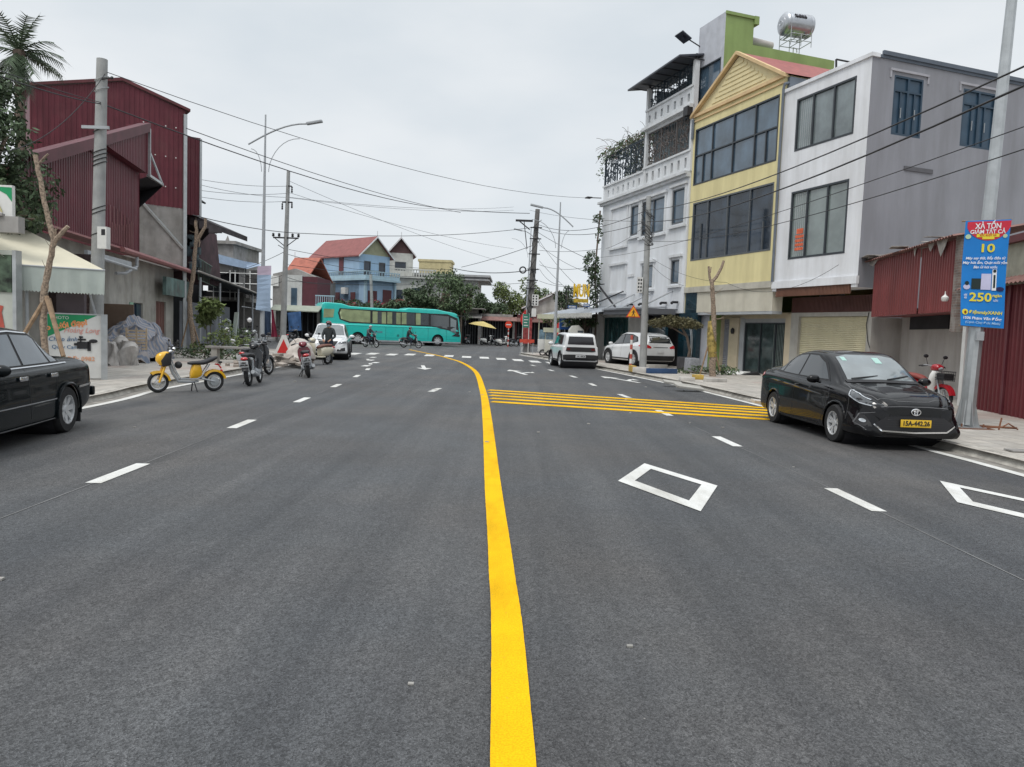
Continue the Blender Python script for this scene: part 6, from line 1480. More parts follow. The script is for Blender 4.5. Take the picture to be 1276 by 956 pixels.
# ================================================================== vehicles
def pchip(xs,ys):
    n=len(xs);h=[xs[i+1]-xs[i] for i in range(n-1)];d=[(ys[i+1]-ys[i])/h[i] for i in range(n-1)];m=[0]*n
    m[0]=d[0];m[-1]=d[-1]
    for i in range(1,n-1):
        if d[i-1]*d[i]<=0: m[i]=0
        else:
            w1=2*h[i]+h[i-1];w2=h[i]+2*h[i-1];m[i]=(w1+w2)/(w1/d[i-1]+w2/d[i])
    def f(x):
        i=0
        while i<n-2 and x>xs[i+1]: i+=1
        t=(x-xs[i])/h[i];t=max(0,min(1,t))
        return (2*t**3-3*t*t+1)*ys[i]+(t**3-2*t*t+t)*h[i]*m[i]+(-2*t**3+3*t*t)*ys[i+1]+(t**3-t*t)*h[i]*m[i+1]
    return f
def car_body(st,wheels,R,step=.045):
    """stations (x,zb,zs,zt,wl,ws,wt); returns MB of the outer skin, with wheel openings"""
    st=sorted(st);xs=[s[0] for s in st];fs=[pchip(xs,[s[k] for s in st]) for k in range(1,7)]
    X=[];x=xs[0]
    n=int((xs[-1]-xs[0])/step);X=[xs[0]+(xs[-1]-xs[0])*i/n for i in range(n+1)]
    X=sorted(set([round(v,4) for v in X]+[round(s[0],4) for s in st if s[0]<xs[0]+.2 or s[0]>xs[-1]-.2]))
    def sec(x):
        zb,zs,zt,wl,ws,wt=[f(x) for f in fs]
        zm=(zb+zs)/2;hh=zs-zb
        c=min(.07,(zt-zs)*.5+.01)
        P=[(0,zb),(wl*.55,zb),(wl*.9,zb+.005),(wl*.985,zb+.05),(wl,zb+.13*min(1,hh/.5)),(wl*.5+ws*.5+.012,zb+hh*.45),(ws+.012,zb+hh*.72),(ws+.004,zs-.075*min(1,hh/.4)),(ws-.012,zs-.02),(ws-.05,zs+.012),
           (wt+(ws-.05-wt)*.5,zs+(zt-zs)*.45+.0),(wt+.012,zt-c*1.25),(wt-.03,zt-c*.55),(wt-.13,zt-c*.18),(wt*.5,zt-.012),(0,zt)]
        out=[]
        for i in range(len(P)-1):
            p0=P[max(i-1,0)];p1=P[i];p2=P[i+1];p3=P[min(i+2,len(P)-1)]
            for k in range(4):
                t=k/4;o=[]
                for a in (0,1):
                    # catmull with reduced tension
                    m1=(p2[a]-p0[a])*.42;m2=(p3[a]-p1[a])*.42;d1=p2[a]-p1[a]
                    lim=2.2*abs(d1)+.02;m1=max(-lim,min(lim,m1));m2=max(-lim,min(lim,m2))
                    o.append((2*t**3-3*t*t+1)*p1[a]+(t**3-2*t*t+t)*m1+(-2*t**3+3*t*t)*p2[a]+(t**3-t*t)*m2)
                out.append((max(0,o[0]),o[1]))
        out.append(P[-1]);return out
    secs=[sec(x) for x in X];m=MB();n=len(secs[0])
    def inside(x,y,z):
        if abs(y)<.45: return None
        for wx,wz in wheels:
            if (x-wx)**2+(z-wz)**2<R*R and z<wz+R: return (wx,wz)
        return None
    for side in (1,-1):
        idx=[[None]*n for _ in X];ins=[[None]*n for _ in X]
        for i,x in enumerate(X):
            for j,(y,z) in enumerate(secs[i]): ins[i][j]=inside(x,y,z)
        def vid(i,j):
            if idx[i][j] is None:
                x=X[i];y,z=secs[i][j];w_=ins[i][j]
                if w_:
                    dx,dz=x-w_[0],z-w_[1]
                    if z<.32 and abs(dx)>R*.8: x=w_[0]+math.copysign(R*.985,dx)
                    else:
                        L_=math.hypot(dx,dz) or 1;x=w_[0]+dx/L_*R;z=w_[1]+dz/L_*R
                idx[i][j]=m.pt((x,y*side,z))
            return idx[i][j]
        for i in range(len(X)-1):
            for j in range(n-1):
                c=[(i,j),(i+1,j),(i+1,j+1),(i,j+1)]
                if all(ins[a][b] for a,b in c): continue
                k=[vid(a,b) for a,b in c]
                if side<0:k=k[::-1]
                m.face(*k)
        for e,rev in ((0,1),(len(X)-1,0)):
            ring=[m.pt((X[e],y*side,z)) for y,z in secs[e]];m.face(*ring)
    return m
class Decal:
    def __init__(s,mb): 
        s.v=[Vector(v) for v in mb.v];s.bvh=BVHTree.FromPolygons(s.v,mb.f)
    def make(s,polys,axis,par,name,mat,off=.004,step=.06,side=1,shear=0.):
        """polygons given in 2D: axis 'y' -> (x,z); 'x' -> (y,z); 'z' -> (x,y). Projected on the skin from +side."""
        bm=bmesh.new()
        for P in polys:
            vs=[bm.verts.new((a,b,0)) for a,b in P]
            bm.faces.new(vs)
        allx=[v.co.x for v in bm.verts];ally=[v.co.y for v in bm.verts]
        for k in range(1,int((max(allx)-min(allx))/step)+1):
            g=bm.verts[:]+bm.edges[:]+bm.faces[:];bmesh.ops.bisect_plane(bm,geom=g,plane_co=(min(allx)+k*step,0,0),plane_no=(1,0,0))
        for k in range(1,int((max(ally)-min(ally))/step)+1):
            g=bm.verts[:]+bm.edges[:]+bm.faces[:];bmesh.ops.bisect_plane(bm,geom=g,plane_co=(0,min(ally)+k*step,0),plane_no=(0,1,0))
        bmesh.ops.triangulate(bm,faces=bm.faces[:])
        bad=[]
        for v in bm.verts:
            a,b=v.co.x,v.co.y
            if axis=='y': o=Vector((a,3*side,b));d=Vector((0,-side,0))
            elif axis=='x': o=Vector((4*side+0,a,b));d=Vector((-side,0,0))
            else: o=Vector((a,b,4));d=Vector((0,0,-1))
            if axis=='x' : o.x=8*side
            h=s.bvh.ray_cast(o,d)
            if h[0] is None: bad.append(v);continue
            n=h[1]
            if n.dot(d)>0:n=-n
            v.co=h[0]+n*off
        bmesh.ops.delete(bm,geom=bad,context='VERTS')
        bm.normal_update()
        if axis in 'xyz':
            for f in bm.faces:
                dd=Vector((0,side,0)) if axis=='y' else Vector((side,0,0)) if axis=='x' else Vector((0,0,1))
                if f.normal.dot(dd)<0: f.normal_flip()
        me=bpy.data.meshes.new(name);bm.to_mesh(me);bm.free();me.materials.append(mat)
        me.polygons.foreach_set('use_smooth',[True]*len(me.polygons))
        o=bpy.data.objects.new(name,me);col.objects.link(o);o.parent=par;return o
def circ(cx,cy,rx,ry=None,n=16):
    ry=ry or rx;return [(cx+rx*math.cos(2*PI*k/n),cy+ry*math.sin(2*PI*k/n)) for k in range(n)]
def line2(pts,w):
    out=[]
    for a,b in zip(pts,pts[1:]):
        d=Vector((b[0]-a[0],b[1]-a[1]));n=Vector((-d.y,d.x)).normalized()*w/2
        out.append([(a[0]+n.x,a[1]+n.y),(b[0]+n.x,b[1]+n.y),(b[0]-n.x,b[1]-n.y),(a[0]-n.x,a[1]-n.y)][::-1])
    return out
mRubber=M('tyre_rubber',(.018,.018,.019),.85,var=.25,scale=8);mRim=M('alloy_rim',(.58,.59,.60),.35,metal=.35,var=.1);mRimD=M('dark_rim_face',(.03,.03,.034),.4)
mCarGl=M('car_window_glass',(.018,.022,.026),.04,var=.2,spec=1.,ior=1.6);mWind=M('windscreen_glass',(.16,.19,.20),.05,var=.35,scale=1.2,spec=1.,ior=1.6)
mTrimB=M('black_plastic_trim',(.022,.022,.024),.6);mLampR=M('red_tail_light',(.50,.015,.02),.15,coat=1.);mLampC=M('clear_headlight',(.42,.45,.48),.1,coat=1.,var=.4,scale=14)
mLampD=M('dark_headlight',(.035,.04,.045),.08,coat=1.,var=.5,scale=12)
mPlateW=M('plate_white',(.62,.63,.64),.5);mPlateY=M('plate_yellow',(.72,.45,.03),.5,var=.05);mPlateK=M('plate_print',(.02,.02,.02),.6)
def paint(nm,c,m=0.,coat=.8,spec=.3): return M(nm,c,.25,metal=m,var=.04,scale=1.,coat=coat,spec=spec)
def wheel(par,x,y,z,R,wd,spokes=5,face=1,style=0,name='wheel'):
    t=MB();t.lathe([(R*.62,-wd/2),(R*.93,-wd/2),(R*.985,-wd*.36),(R,-wd*.2),(R,wd*.2),(R*.985,wd*.36),(R*.93,wd/2),(R*.62,wd/2)],(x,y,z),'y',36)
    w_=t.build(name,mRubber,par,smooth=True,ang=50)
    s=face;m=MB();yo=y+s*wd*.5
    m.lathe([(R*.66,-.02*s-wd*.06*s),(R*.645,0),(R*.60,0),(R*.585,-.03*s),(R*.57,-.10*s)],(x,yo,z),'y',36)
    for k in range(spokes):
        a=2*PI*k/spokes+.3
        for da in ((-.16,.16) if style==0 else (0,)):
            u=Vector((math.cos(a+da*.5),0,math.sin(a+da*.5)));v=Vector((math.cos(a+da*1.4),0,math.sin(a+da*1.4)));c=Vector((x,yo-s*.035,z))
            tv=Vector((-u.z,0,u.x))*(R*.055 if style==0 else R*.10);tv2=tv*(1.35 if style==0 else 1.2)
            p=[c+u*R*.10-tv,c+u*R*.10+tv,c+v*R*.61+tv2+Vector((0,s*.02,0)),c+v*R*.61-tv2+Vector((0,s*.02,0))];m.extr(p,(0,-s*.025,0))
    m.lathe([(0,.0),(R*.17,0),(R*.19,-.03*s),(R*.19,-.06*s)],(x,yo-s*.02,z),'y',16);m.build('rim',mRim,w_,smooth=True,ang=30)
    m=MB();m.lathe([(0,-.09*s),(R*.60,-.09*s)],(x,yo,z),'y',24);m.build('brake_shadow',mBlk,w_)
def plate(par,x,y,z,w_,h,mat,s,face=1,size=None,lean=0.,name='licence_plate'):
    # plate facing +x (face=1) or -x
    m=MB(Matrix.Translation((x,y,z))@Matrix.Rotation(lean,4,'Y'));m.box(-.006,.006,-w_/2,w_/2,-h/2,h/2);p=m.build(name,mat,par,bevel=.004)
    T_=Matrix.Translation((x+.009*face,y,z))@Matrix.Rotation(lean,4,'Y')@Matrix.Rotation(PI/2*face,4,'Z')@Matrix.Rotation(PI/2,4,'X')
    if s: text(s,size or h*.8,p,T_,mPlateK,'plate_number',.003,bold=.003,width=w_*.86)
    return p
def mirror(par,x,y,z,s,mat,k=1.):
    m=MB();m.ball((x,y+s*.13,z),(.07*k,.12*k,.075*k),12,8);m.tube([(x,y,z-.05),(x,y+s*.08,z-.03)],.03,6);return m.build('side_mirror',mat,par,smooth=True)
def underfill(par,L0,L1,hw,zb,wheels,R,name='underbody'):
    m=MB();m.box(L0+.15,L1-.15,-hw+.25,hw-.25,zb-.02,zb+.45)
    for wx,wz in wheels: m.lathe([(R+.03,-hw+.05),(R+.03,hw-.05)],(wx,0,wz),'y',20)
    m.build(name,mBlk,par)
# ---------- compact black saloon (front three-quarter)
def vios():
    loc=Vector((6.02,13.36,0));h=Vector((.035,-1,0)).normalized()
    t=thing('parked_saloon','black saloon with yellow number plate parked at the right kerb facing the viewer','car',loc,math.atan2(h.y,h.x))
    pn=paint('gloss_black_paint',(.004,.004,.005),coat=.55,spec=.1);R=.305;ww=[(1.275,.305),(-1.275,.305)]
    st=[(-2.26,.45,.74,.78,.50,.52,.34),(-2.235,.36,.84,.92,.66,.66,.48),(-2.15,.28,.93,1.03,.76,.745,.60),(-1.95,.22,.96,1.09,.82,.80,.64),(-1.6,.19,.97,1.12,.845,.81,.62),(-1.15,.18,.965,1.29,.855,.815,.585),(-.7,.18,.955,1.43,.86,.82,.575),(-.2,.18,.935,1.475,.862,.825,.58),(.25,.18,.915,1.455,.86,.825,.585),(.6,.18,.90,1.33,.858,.82,.60),(1.0,.18,.885,1.09,.855,.81,.655),(1.18,.18,.87,.985,.855,.80,.68),(1.5,.19,.83,.93,.85,.78,.64),(1.85,.2,.77,.865,.82,.735,.56),(2.02,.21,.70,.79,.77,.67,.48),(2.11,.20,.64,.71,.74,.62,.42),(2.15,.21,.55,.61,.66,.54,.34)]
    b=car_body(st,ww,.345);b.build('body',pn,t,smooth=True,ang=30);D=Decal(b);underfill(t,-2.2,2.1,.84,.2,ww,.34)
    for wx in (1.275,-1.275):
        for s in (1,-1): wheel(t,wx,s*.745,.305,R,.2,5,s)
    for s in (1,-1):
        D.make([[(.88,.955),(.80,.96),(-1.42,1.01),(-1.52,1.06),(-1.1,1.27),(-.72,1.375),(-.2,1.405),(.15,1.39),(.5,1.27)]],'y',t,'window_surround',mTrimB,.003,side=s)
        for nm,P in (('front_door_window',[(.80,.985),(-.30,1.0),(-.24,1.375),(.12,1.365),(.45,1.25)]),('rear_door_window',[(-.36,1.0),(-1.08,1.02),(-1.02,1.24),(-.72,1.345),(-.30,1.375)]),('quarter_window',[(-1.13,1.03),(-1.42,1.045),(-1.08,1.22)])): D.make([P],'y',t,nm,mCarGl,.007,side=s)
        D.make(line2([(.92,.93),(.93,.5),(.80,.25)],.008)+line2([(-.33,.97),(-.36,.25)],.008)+line2([(-1.15,.98),(-1.1,.75),(-.98,.5)],.008)+line2([(.78,.24),(-.98,.26)],.008),'y',t,'door_seam',mBlk,.002,side=s)
        m=MB()
        for x in (-.18,-1.0): m.tube([(x-.09,s*.845,.83),(x,s*.875,.835),(x+.09,s*.845,.84)],.014,6)
        m.sep('door_handle',pn,t,smooth=True)
        D.make([[(2.2,.74),(2.03,.735),(1.62,.80),(1.52,.865),(1.72,.84),(1.98,.775),(2.12,.70)]] if 0 else [[(1.52,.86),(1.60,.775),(1.88,.69),(2.06,.66),(2.10,.69),(1.92,.765),(1.70,.83)]],'y',t,'headlight',mLampD,.008,side=s)
        D.make(line2([(1.53,.862),(1.62,.785),(1.88,.70),(2.06,.668)],.013)+line2([(1.53,.868),(1.75,.825),(1.98,.75)],.007),'y',t,'headlight_strip',mLampC,.012,side=s)
        D.make([[(-2.24,.82),(-2.02,.86),(-1.86,.93),(-2.0,.975),(-2.2,.96)]],'y',t,'tail_light',mLampR,.008,side=s)
        D.make([[(.76,.26),(-.95,.26),(-.95,.20),(.76,.20)]],'y',t,'sill_trim',mTrimB,.006,side=s)
        mirror(t,.72,s*.83,.985,s,pn,.95)
    # wheel arch lips
    D.make([[(-.56,1.0),(.56,1.0),(.50,1.36),(.3,1.40),(-.3,1.40),(-.50,1.36)]],'x',t,'windscreen',mWind,.006)
    D.make(line2([(-.60,.985),(0,1.0),(.60,.985)],.04),'x',t,'cowl',mTrimB,.009)
    m=MB();m.tube([(1.12,-.5,1.03),(1.02,-.02,1.08)],.012,5);m.tube([(1.12,.10,1.03),(1.0,.5,1.09)],.012,5);m.sep('wiper',mTrimB,t)
    D.make([[(.1,1.27),(.22,1.27),(.22,1.36),(.1,1.36)],[(-.44,1.3),(-.36,1.3),(-.36,1.36),(-.44,1.36)]],'x',t,'windscreen_sticker',M('pale_sticker',(.35,.55,.50),.5),.009)
    # front face
    D.make([[(-.50,.62),(-.36,.545),(.36,.545),(.50,.62),(.30,.655),(-.30,.655)]],'x',t,'upper_grille',M('piano_black',(.004,.004,.004),.15,coat=.3,spec=.2),.004)
    D.make([[(-.50,.31),(-.60,.42),(-.45,.52),(.45,.52),(.60,.42),(.50,.31)]],'x',t,'lower_grille',mBlk,.005)
    D.make(line2([(-.62,.40),(-.50,.305),(0,.285),(.50,.305),(.62,.40)],.022),'x',t,'chrome_lip',mChrome,.012)
    for s in (1,-1): D.make([[(s*.64,.36),(s*.80,.36),(s*.80,.54),(s*.70,.52)]],'x',t,'fog_lamp_recess',mTrimB,.006)
    m=MB()
    c=Vector((2.165,0,.60))
    for (ry,rz,oy,oz) in ((.070,.047,0,0),(.022,.042,0,0),(.041,.016,0,.020)):
        m.tube([c+Vector((.004,oy+ry*math.cos(k*PI/12),oz+rz*math.sin(k*PI/12))) for k in range(25)],.0075,6)
    m.build('front_emblem',mChrome,t,smooth=True)
    def ridge(nm,pts,r,mat,axis='z',side=1,sink=.35):
        P=[]
        for a,b in zip(pts,pts[1:]):
            for k in range(6):
                x,y=a[0]+(b[0]-a[0])*k/6,a[1]+(b[1]-a[1])*k/6
                o_,d_=(Vector((x,y,4)),Vector((0,0,-1))) if axis=='z' else (Vector((x,3*side,y)),Vector((0,-side,0)))
                h_=D.bvh.ray_cast(o_,d_)
                if h_[0]: n_=h_[1] if h_[1].dot(d_)<0 else -h_[1];P.append(h_[0]-n_*r*sink)
        if len(P)>2:
            n=len(P);m=MB();m.tube(P,[r*min(1,.25+3*i/n,.25+3*(n-1-i)/n) for i in range(n)],8);m.build(nm,mat,t,smooth=True)
    for s in (1,-1):
        ridge('bonnet_crease',[(1.12,s*.50),(1.5,s*.46),(1.85,s*.36),(2.02,s*.24)],.028,pn,sink=.62)
        ridge('body_crease',[(-2.0,.86),(-1.2,.845),(-.2,.79),(.7,.73),(1.0,.70)],.022,pn,'y',s,.62)
        ridge('wheel_arch_lip',[(1.275+.365*math.cos(a),.305+.365*math.sin(a)) for a in [k*PI/10 for k in range(0,11)]],.016,pn,'y',s,.4)
        ridge('wheel_arch_lip',[(-1.275+.365*math.cos(a),.305+.365*math.sin(a)) for a in [k*PI/10 for k in range(0,11)]],.016,pn,'y',s,.4)
    mGapHighlight=M('panel_gap_highlight',(.10,.10,.105),.4)  # lighter grey paints edge highlights onto the black body's gap lines
    D.make(line2([(1.16,-.64),(1.6,-.655),(1.98,-.50),(2.06,-.25),(2.075,0),(2.06,.25),(1.98,.50),(1.6,.655),(1.16,.64)],.007),'z',t,'bonnet_gap_highlight',mGapHighlight,.003)
    D.make(sum([line2([(-.50+.02*k,.34+.035*k),(.50-.02*k,.34+.035*k)],.006) for k in range(1,5)],[]),'x',t,'grille_slat',M('grille_slat_grey',(.035,.035,.037),.5),.009)
    for s in (1,-1):
        D.make(line2([(s*.60,.58),(s*.74,.54),(s*.80,.40),(s*.72,.31)],.009),'x',t,'bumper_edge_highlight',mGapHighlight,.006)
        D.make([circ(s*.73,.44,.028,.028,10)],'x',t,'fog_lamp',mLampC,.010)
        D.make(line2([(1.02,.86),(1.02,.70)],.006)+line2([(1.62,.77),(1.66,.42)],.006),'y',t,'wing_gap_highlight',mGapHighlight,.003,side=s)
    D.make(line2([(-.52,.66),(-.2,.675),(.2,.675),(.52,.66)],.012),'x',t,'grille_trim',mGapHighlight,.006)
    plate(t,2.185,0,.43,.47,.115,mPlateY,'15A-442.26',1,.10)
    return t
vios()
# ---------- old black saloon at left, seen from rear quarter
def oldsaloon():
    loc=Vector((-6.70,8.75,0));h=Vector((.155,-1,0)).normalized()
    t=thing('parked_saloon','older glossy black saloon with chrome strips cut off by the left picture edge','car',loc,math.atan2(h.y,h.x))
    pn=paint('deep_black_paint',(.003,.0055,.007),coat=.42,spec=.1);R=.315;ww=[(1.30,.315),(-1.30,.315)]
    st=[(-2.30,.50,.72,.76,.62,.62,.45),(-2.27,.40,.84,.90,.72,.70,.58),(-2.17,.34,.90,.985,.79,.775,.66),(-1.9,.26,.925,1.01,.83,.80,.68),(-1.45,.21,.925,1.02,.845,.81,.66),(-1.1,.2,.92,1.22,.85,.815,.60),(-.72,.2,.915,1.40,.855,.82,.585),(-.2,.2,.905,1.44,.86,.825,.59),(.3,.2,.90,1.39,.86,.825,.59),(.75,.2,.89,1.13,.855,.815,.63),(.98,.2,.875,.955,.855,.81,.67),(1.5,.21,.83,.90,.84,.79,.65),(2.0,.22,.76,.84,.81,.75,.60),(2.2,.25,.68,.76,.75,.68,.5),(2.26,.32,.58,.64,.65,.56,.4)]
    b=car_body(st,ww,.345);b.build('body',pn,t,smooth=True,ang=30);D=Decal(b);underfill(t,-2.2,2.1,.84,.22,ww,.34)
    for wx in (1.3,-1.3):
        for s in (1,-1): wheel(t,wx,s*.75,.315,R,.2,7,s,1)
    for s in (1,-1):
        D.make([[(.88,.94),(-1.42,.955),(-1.30,1.04),(-.78,1.335),(-.2,1.365),(.2,1.35),(.48,1.20)]],'y',t,'window_surround',mTrimB,.003,side=s)
        for nm,P in (('front_door_window',[(.78,.965),(-.20,.97),(-.17,1.34),(.18,1.33),(.42,1.2)]),('rear_door_window',[(-.26,.97),(-.95,.975),(-.80,1.28),(-.70,1.32),(-.22,1.34)]),('quarter_window',[(-1.01,.975),(-1.34,.98),(-1.22,1.06),(-.86,1.265)])): D.make([P],'y',t,nm,M('old_car_glass',(.10,.12,.14),.05,var=.2,spec=1.,ior=1.6),.007,side=s)
        D.make(line2([(.9,.935),(-1.45,.948)],.014)+line2([(.9,.49),(-.95,.50)],.014)+line2([(-1.68,.60),(-2.22,.62)],.03)+line2([(.9,.24),(-.92,.25)],.016)+line2([(-1.36,1.0),(-.80,1.345),(-.2,1.378),(.25,1.36)],.014),'y',t,'chrome_strip',mChrome,.010,side=s)
        D.make(line2([(.92,.9),(.9,.3)],.008)+line2([(-.23,.94),(-.23,.26)],.008)+line2([(-1.0,.95),(-1.02,.72),(-.93,.55)],.008),'y',t,'door_seam',mBlk,.002,side=s)
        m=MB()
        for x in (-.05,-.86): m.box(x-.10,x+.09,s*.845 if s>0 else -.868,.868 if s>0 else s*.845,.79,.845)
        m.sep('door_handle',mChrome,t,bevel=.012)
        D.make([[(-2.32,.66),(-2.12,.66),(-2.12,.86),(-2.32,.85)]],'y',t,'tail_light',M('dark_tail_light',(.08,.01,.012),.15,coat=1.),.006,side=s)
        # arch flare
        m=MB();pts=[(-1.3+.365*math.cos(a),s*.862,.315+.365*math.sin(a)) for a in [k*PI/14 for k in range(-1,16)]];m.tube(pts,.018,6);m.build('wheel_arch_lip',pn,t,smooth=True)
        m=MB();m.box(-1.72,-1.69,s*.66 if s>0 else -.84,.84 if s>0 else -.66,.10,.42);m.build('mud_flap',mTrimB,t)
        mirror(t,.70,s*.83,.96,s,pn,.95)
    D.make([[(-.54,.98),(.54,.98),(.50,1.31),(-.50,1.31)]],'x',t,'rear_screen',mCarGl,.006,side=-1)
    D.make([[(-.54,.98),(.54,.98),(.50,1.31),(-.50,1.31)]],'x',t,'windscreen',mWind,.006)
    plate(t,-2.31,0,.68,.34,.2,mPlateW,'',-1)
    m=MB();m.box(-2.36,-2.27,-.80,.80,.42,.56);m.build('rear_bumper',pn,t,bevel=.03)
    return t
oldsaloon()
mWhiteP=paint('white_car_paint',(.70,.71,.72))
def suv(name,label,loc,h,st,R,wb,wins,side_extra,front=None,rear=None,clad=True,hw=.9,spokes=5,mat=mWhiteP,roofrail=False,mk=1.05,style=0,mz=1.08,mx_=.85):
    t=thing(name,label,'car',loc,math.atan2(h[1],h[0]))
    ww=[(wb/2,R),(-wb/2,R)];b=car_body(st,ww,R+.05,.055);b.build('body',mat,t,smooth=True,ang=30);D=Decal(b);underfill(t,min(s[0] for s in st)+.1,max(s[0] for s in st)-.1,hw,.26,ww,R+.04)
    for wx in (wb/2,-wb/2):
        for s in (1,-1): wheel(t,wx,s*(hw-.115),R,R,.22,spokes,s,style)
    for s in (1,-1):
        D.make([wins[0]],'y',t,'window_surround',mTrimB,.003,side=s,step=.08)
        for k,P in enumerate(wins[1:]): D.make([P],'y',t,'side_window',mCarGl,.008,side=s,step=.08)
        if clad:
            for wx in (wb/2,-wb/2):
                m=MB();m.tube([(wx+(R+.075)*math.cos(a),s*(hw-.012),R+(R+.075)*math.sin(a)) for a in [k*PI/12 for k in range(-1,14)]],.038,6,flat=.8);m.build('arch_cladding',mTrimB,t,smooth=True)
            D.make([[(wb/2-R-.05,.40),(-wb/2+R+.05,.40),(-wb/2+R+.05,.24),(wb/2-R-.05,.24)]],'y',t,'sill_cladding',mTrimB,.012,side=s,step=.1)
        D.make(sum([line2(l,.01) for l in side_extra],[]),'y',t,'door_seam',mBlk,.002,side=s)
        mirror(t,mx_,s*(hw-.03),mz,s,mat,mk)
    return t,D
# Mazda-like SUV (front)
st=[(-2.25,.5,.9,1.0,.7,.7,.5),(-2.18,.35,1.0,1.25,.82,.80,.6),(-1.9,.27,1.03,1.5,.88,.85,.60),(-1.3,.25,1.03,1.64,.90,.87,.62),(-.5,.25,1.02,1.68,.91,.875,.63),(.2,.25,1.0,1.64,.91,.875,.63),(.55,.25,.99,1.48,.905,.87,.65),(1.05,.25,.97,1.13,.90,.86,.72),(1.25,.26,.95,1.07,.90,.85,.72),(1.8,.27,.90,1.02,.88,.82,.66),(2.1,.29,.82,.93,.83,.74,.58),(2.24,.32,.70,.80,.74,.62,.48),(2.29,.38,.58,.64,.62,.5,.36)]
wn=[[(.95,1.03),(-1.85,1.08),(-1.75,1.3),(-1.2,1.55),(-.3,1.6),(.25,1.56),(.6,1.4)],[(.85,1.07),(-.2,1.07),(-.2,1.56),(.22,1.52),(.55,1.38)],[(-.28,1.07),(-1.2,1.1),(-1.15,1.5),(-.28,1.56)],[(-1.3,1.12),(-1.75,1.14),(-1.3,1.42)]]
t,D=suv('parked_suv','white sport utility vehicle facing the viewer behind the man with the cream scooter',(-8.82,33.9+2.2,0),(.18,-1),st,.36,2.7,wn,[[(.95,1.0),(.9,.4)],[(-.24,1.05),(-.24,.4)]],hw=.92)
D.make([[(-.68,1.12),(.68,1.12),(.58,1.55),(.4,1.6),(-.4,1.6),(-.58,1.55)]],'x',t,'windscreen',M('grey_windscreen',(.10,.115,.12),.06,var=.4,scale=1.,spec=1.,ior=1.6),.006,step=.1)
D.make([[(-.45,.86),(-.3,.62),(.3,.62),(.45,.86)]],'x',t,'grille',mTrimB,.006);D.make(line2([(-.5,.86),(-.32,.60),(.32,.60),(.5,.86)],.03),'x',t,'chrome_grille_trim',mChrome,.012)
for s in (1,-1):
    D.make([[(s*.46,.80),(s*.82,.88),(s*.80,.78),(s*.50,.72)]],'x',t,'headlight',mLampD,.008);D.make([[(s*.52,.40),(s*.78,.42),(s*.76,.58),(s*.58,.54)]],'x',t,'fog_lamp_recess',mTrimB,.008)
D.make([[(-.6,.40),(.6,.40),(.5,.5),(-.5,.5)]],'x',t,'lower_grille',mBlk,.006)
plate(t,2.33,0,.52,.47,.11,mPlateW,'15A-263.81',1)
# boxy mini SUV (rear)
st=[(-1.60,.42,1.0,1.15,.78,.76,.64),(-1.57,.34,1.02,1.45,.83,.80,.66),(-1.45,.30,1.02,1.60,.845,.82,.66),(-1.0,.28,1.02,1.64,.85,.825,.67),(-.2,.28,1.01,1.65,.85,.83,.67),(.35,.28,1.0,1.62,.85,.83,.67),(.65,.28,1.0,1.42,.85,.83,.68),(.92,.28,.99,1.12,.85,.83,.72),(1.1,.28,.98,1.06,.85,.82,.72),(1.45,.3,.95,1.03,.83,.80,.68),(1.57,.34,.85,.93,.8,.76,.62),(1.6,.42,.7,.78,.74,.7,.55)]
wn=[[(.75,1.05),(-1.1,1.08),(-1.1,1.5),(-.2,1.56),(.3,1.53)],[(.65,1.09),(-.15,1.09),(-.15,1.52),(.28,1.5)],[(-.25,1.1),(-.95,1.12),(-.95,1.46),(-.25,1.5)]]
hB=Vector((-.15,1)).normalized();c=G(722,459.5);cB=Vector((c.x,c.y,0))+Vector((hB.x,hB.y,0))*1.5
t,D=suv('parked_mini_suv','small boxy white car with black rear panel and bumper parked beside the kerb',cB,(hB.x,hB.y),st,.36,2.075,wn,[[(.7,1.0),(.66,.4)],[(-.3,1.0),(-.33,.5)]],hw=.85,mz=1.1,mx_=.6,mk=1.1)
D.make([[(-.62,1.10),(.62,1.10),(.56,1.46),(-.56,1.46)]],'x',t,'rear_screen',M('dark_rear_screen',(.02,.02,.025),.12,spec=.7),.008,side=-1,step=.1)
D.make([[(-.70,.80),(-.66,.98),(.66,.98),(.70,.80),(.6,.77),(-.6,.77)]],'x',t,'black_rear_panel',mTrimB,.010,side=-1,step=.1)
D.make([[(-.80,.30),(-.82,.62),(-.6,.64),(.6,.64),(.82,.62),(.80,.30)]],'x',t,'rear_bumper',mTrimB,.02,side=-1,step=.1)
for s in (1,-1): D.make([[(s*.50,.84),(s*.66,.84),(s*.66,.93),(s*.50,.93)]],'x',t,'tail_light',M('dark_red_lamp',(.10,.015,.015),.2,coat=1.),.014,side=-1)
for s in (1,-1): D.make([[(-1.62,.28),(-1.62,.64),(-1.38,.66),(-1.38,.28)]],'y',t,'bumper_corner',mTrimB,.016,side=s)
plate(t,-1.64,0,.56,.47,.11,mPlateW,'15K-108.36',-1)
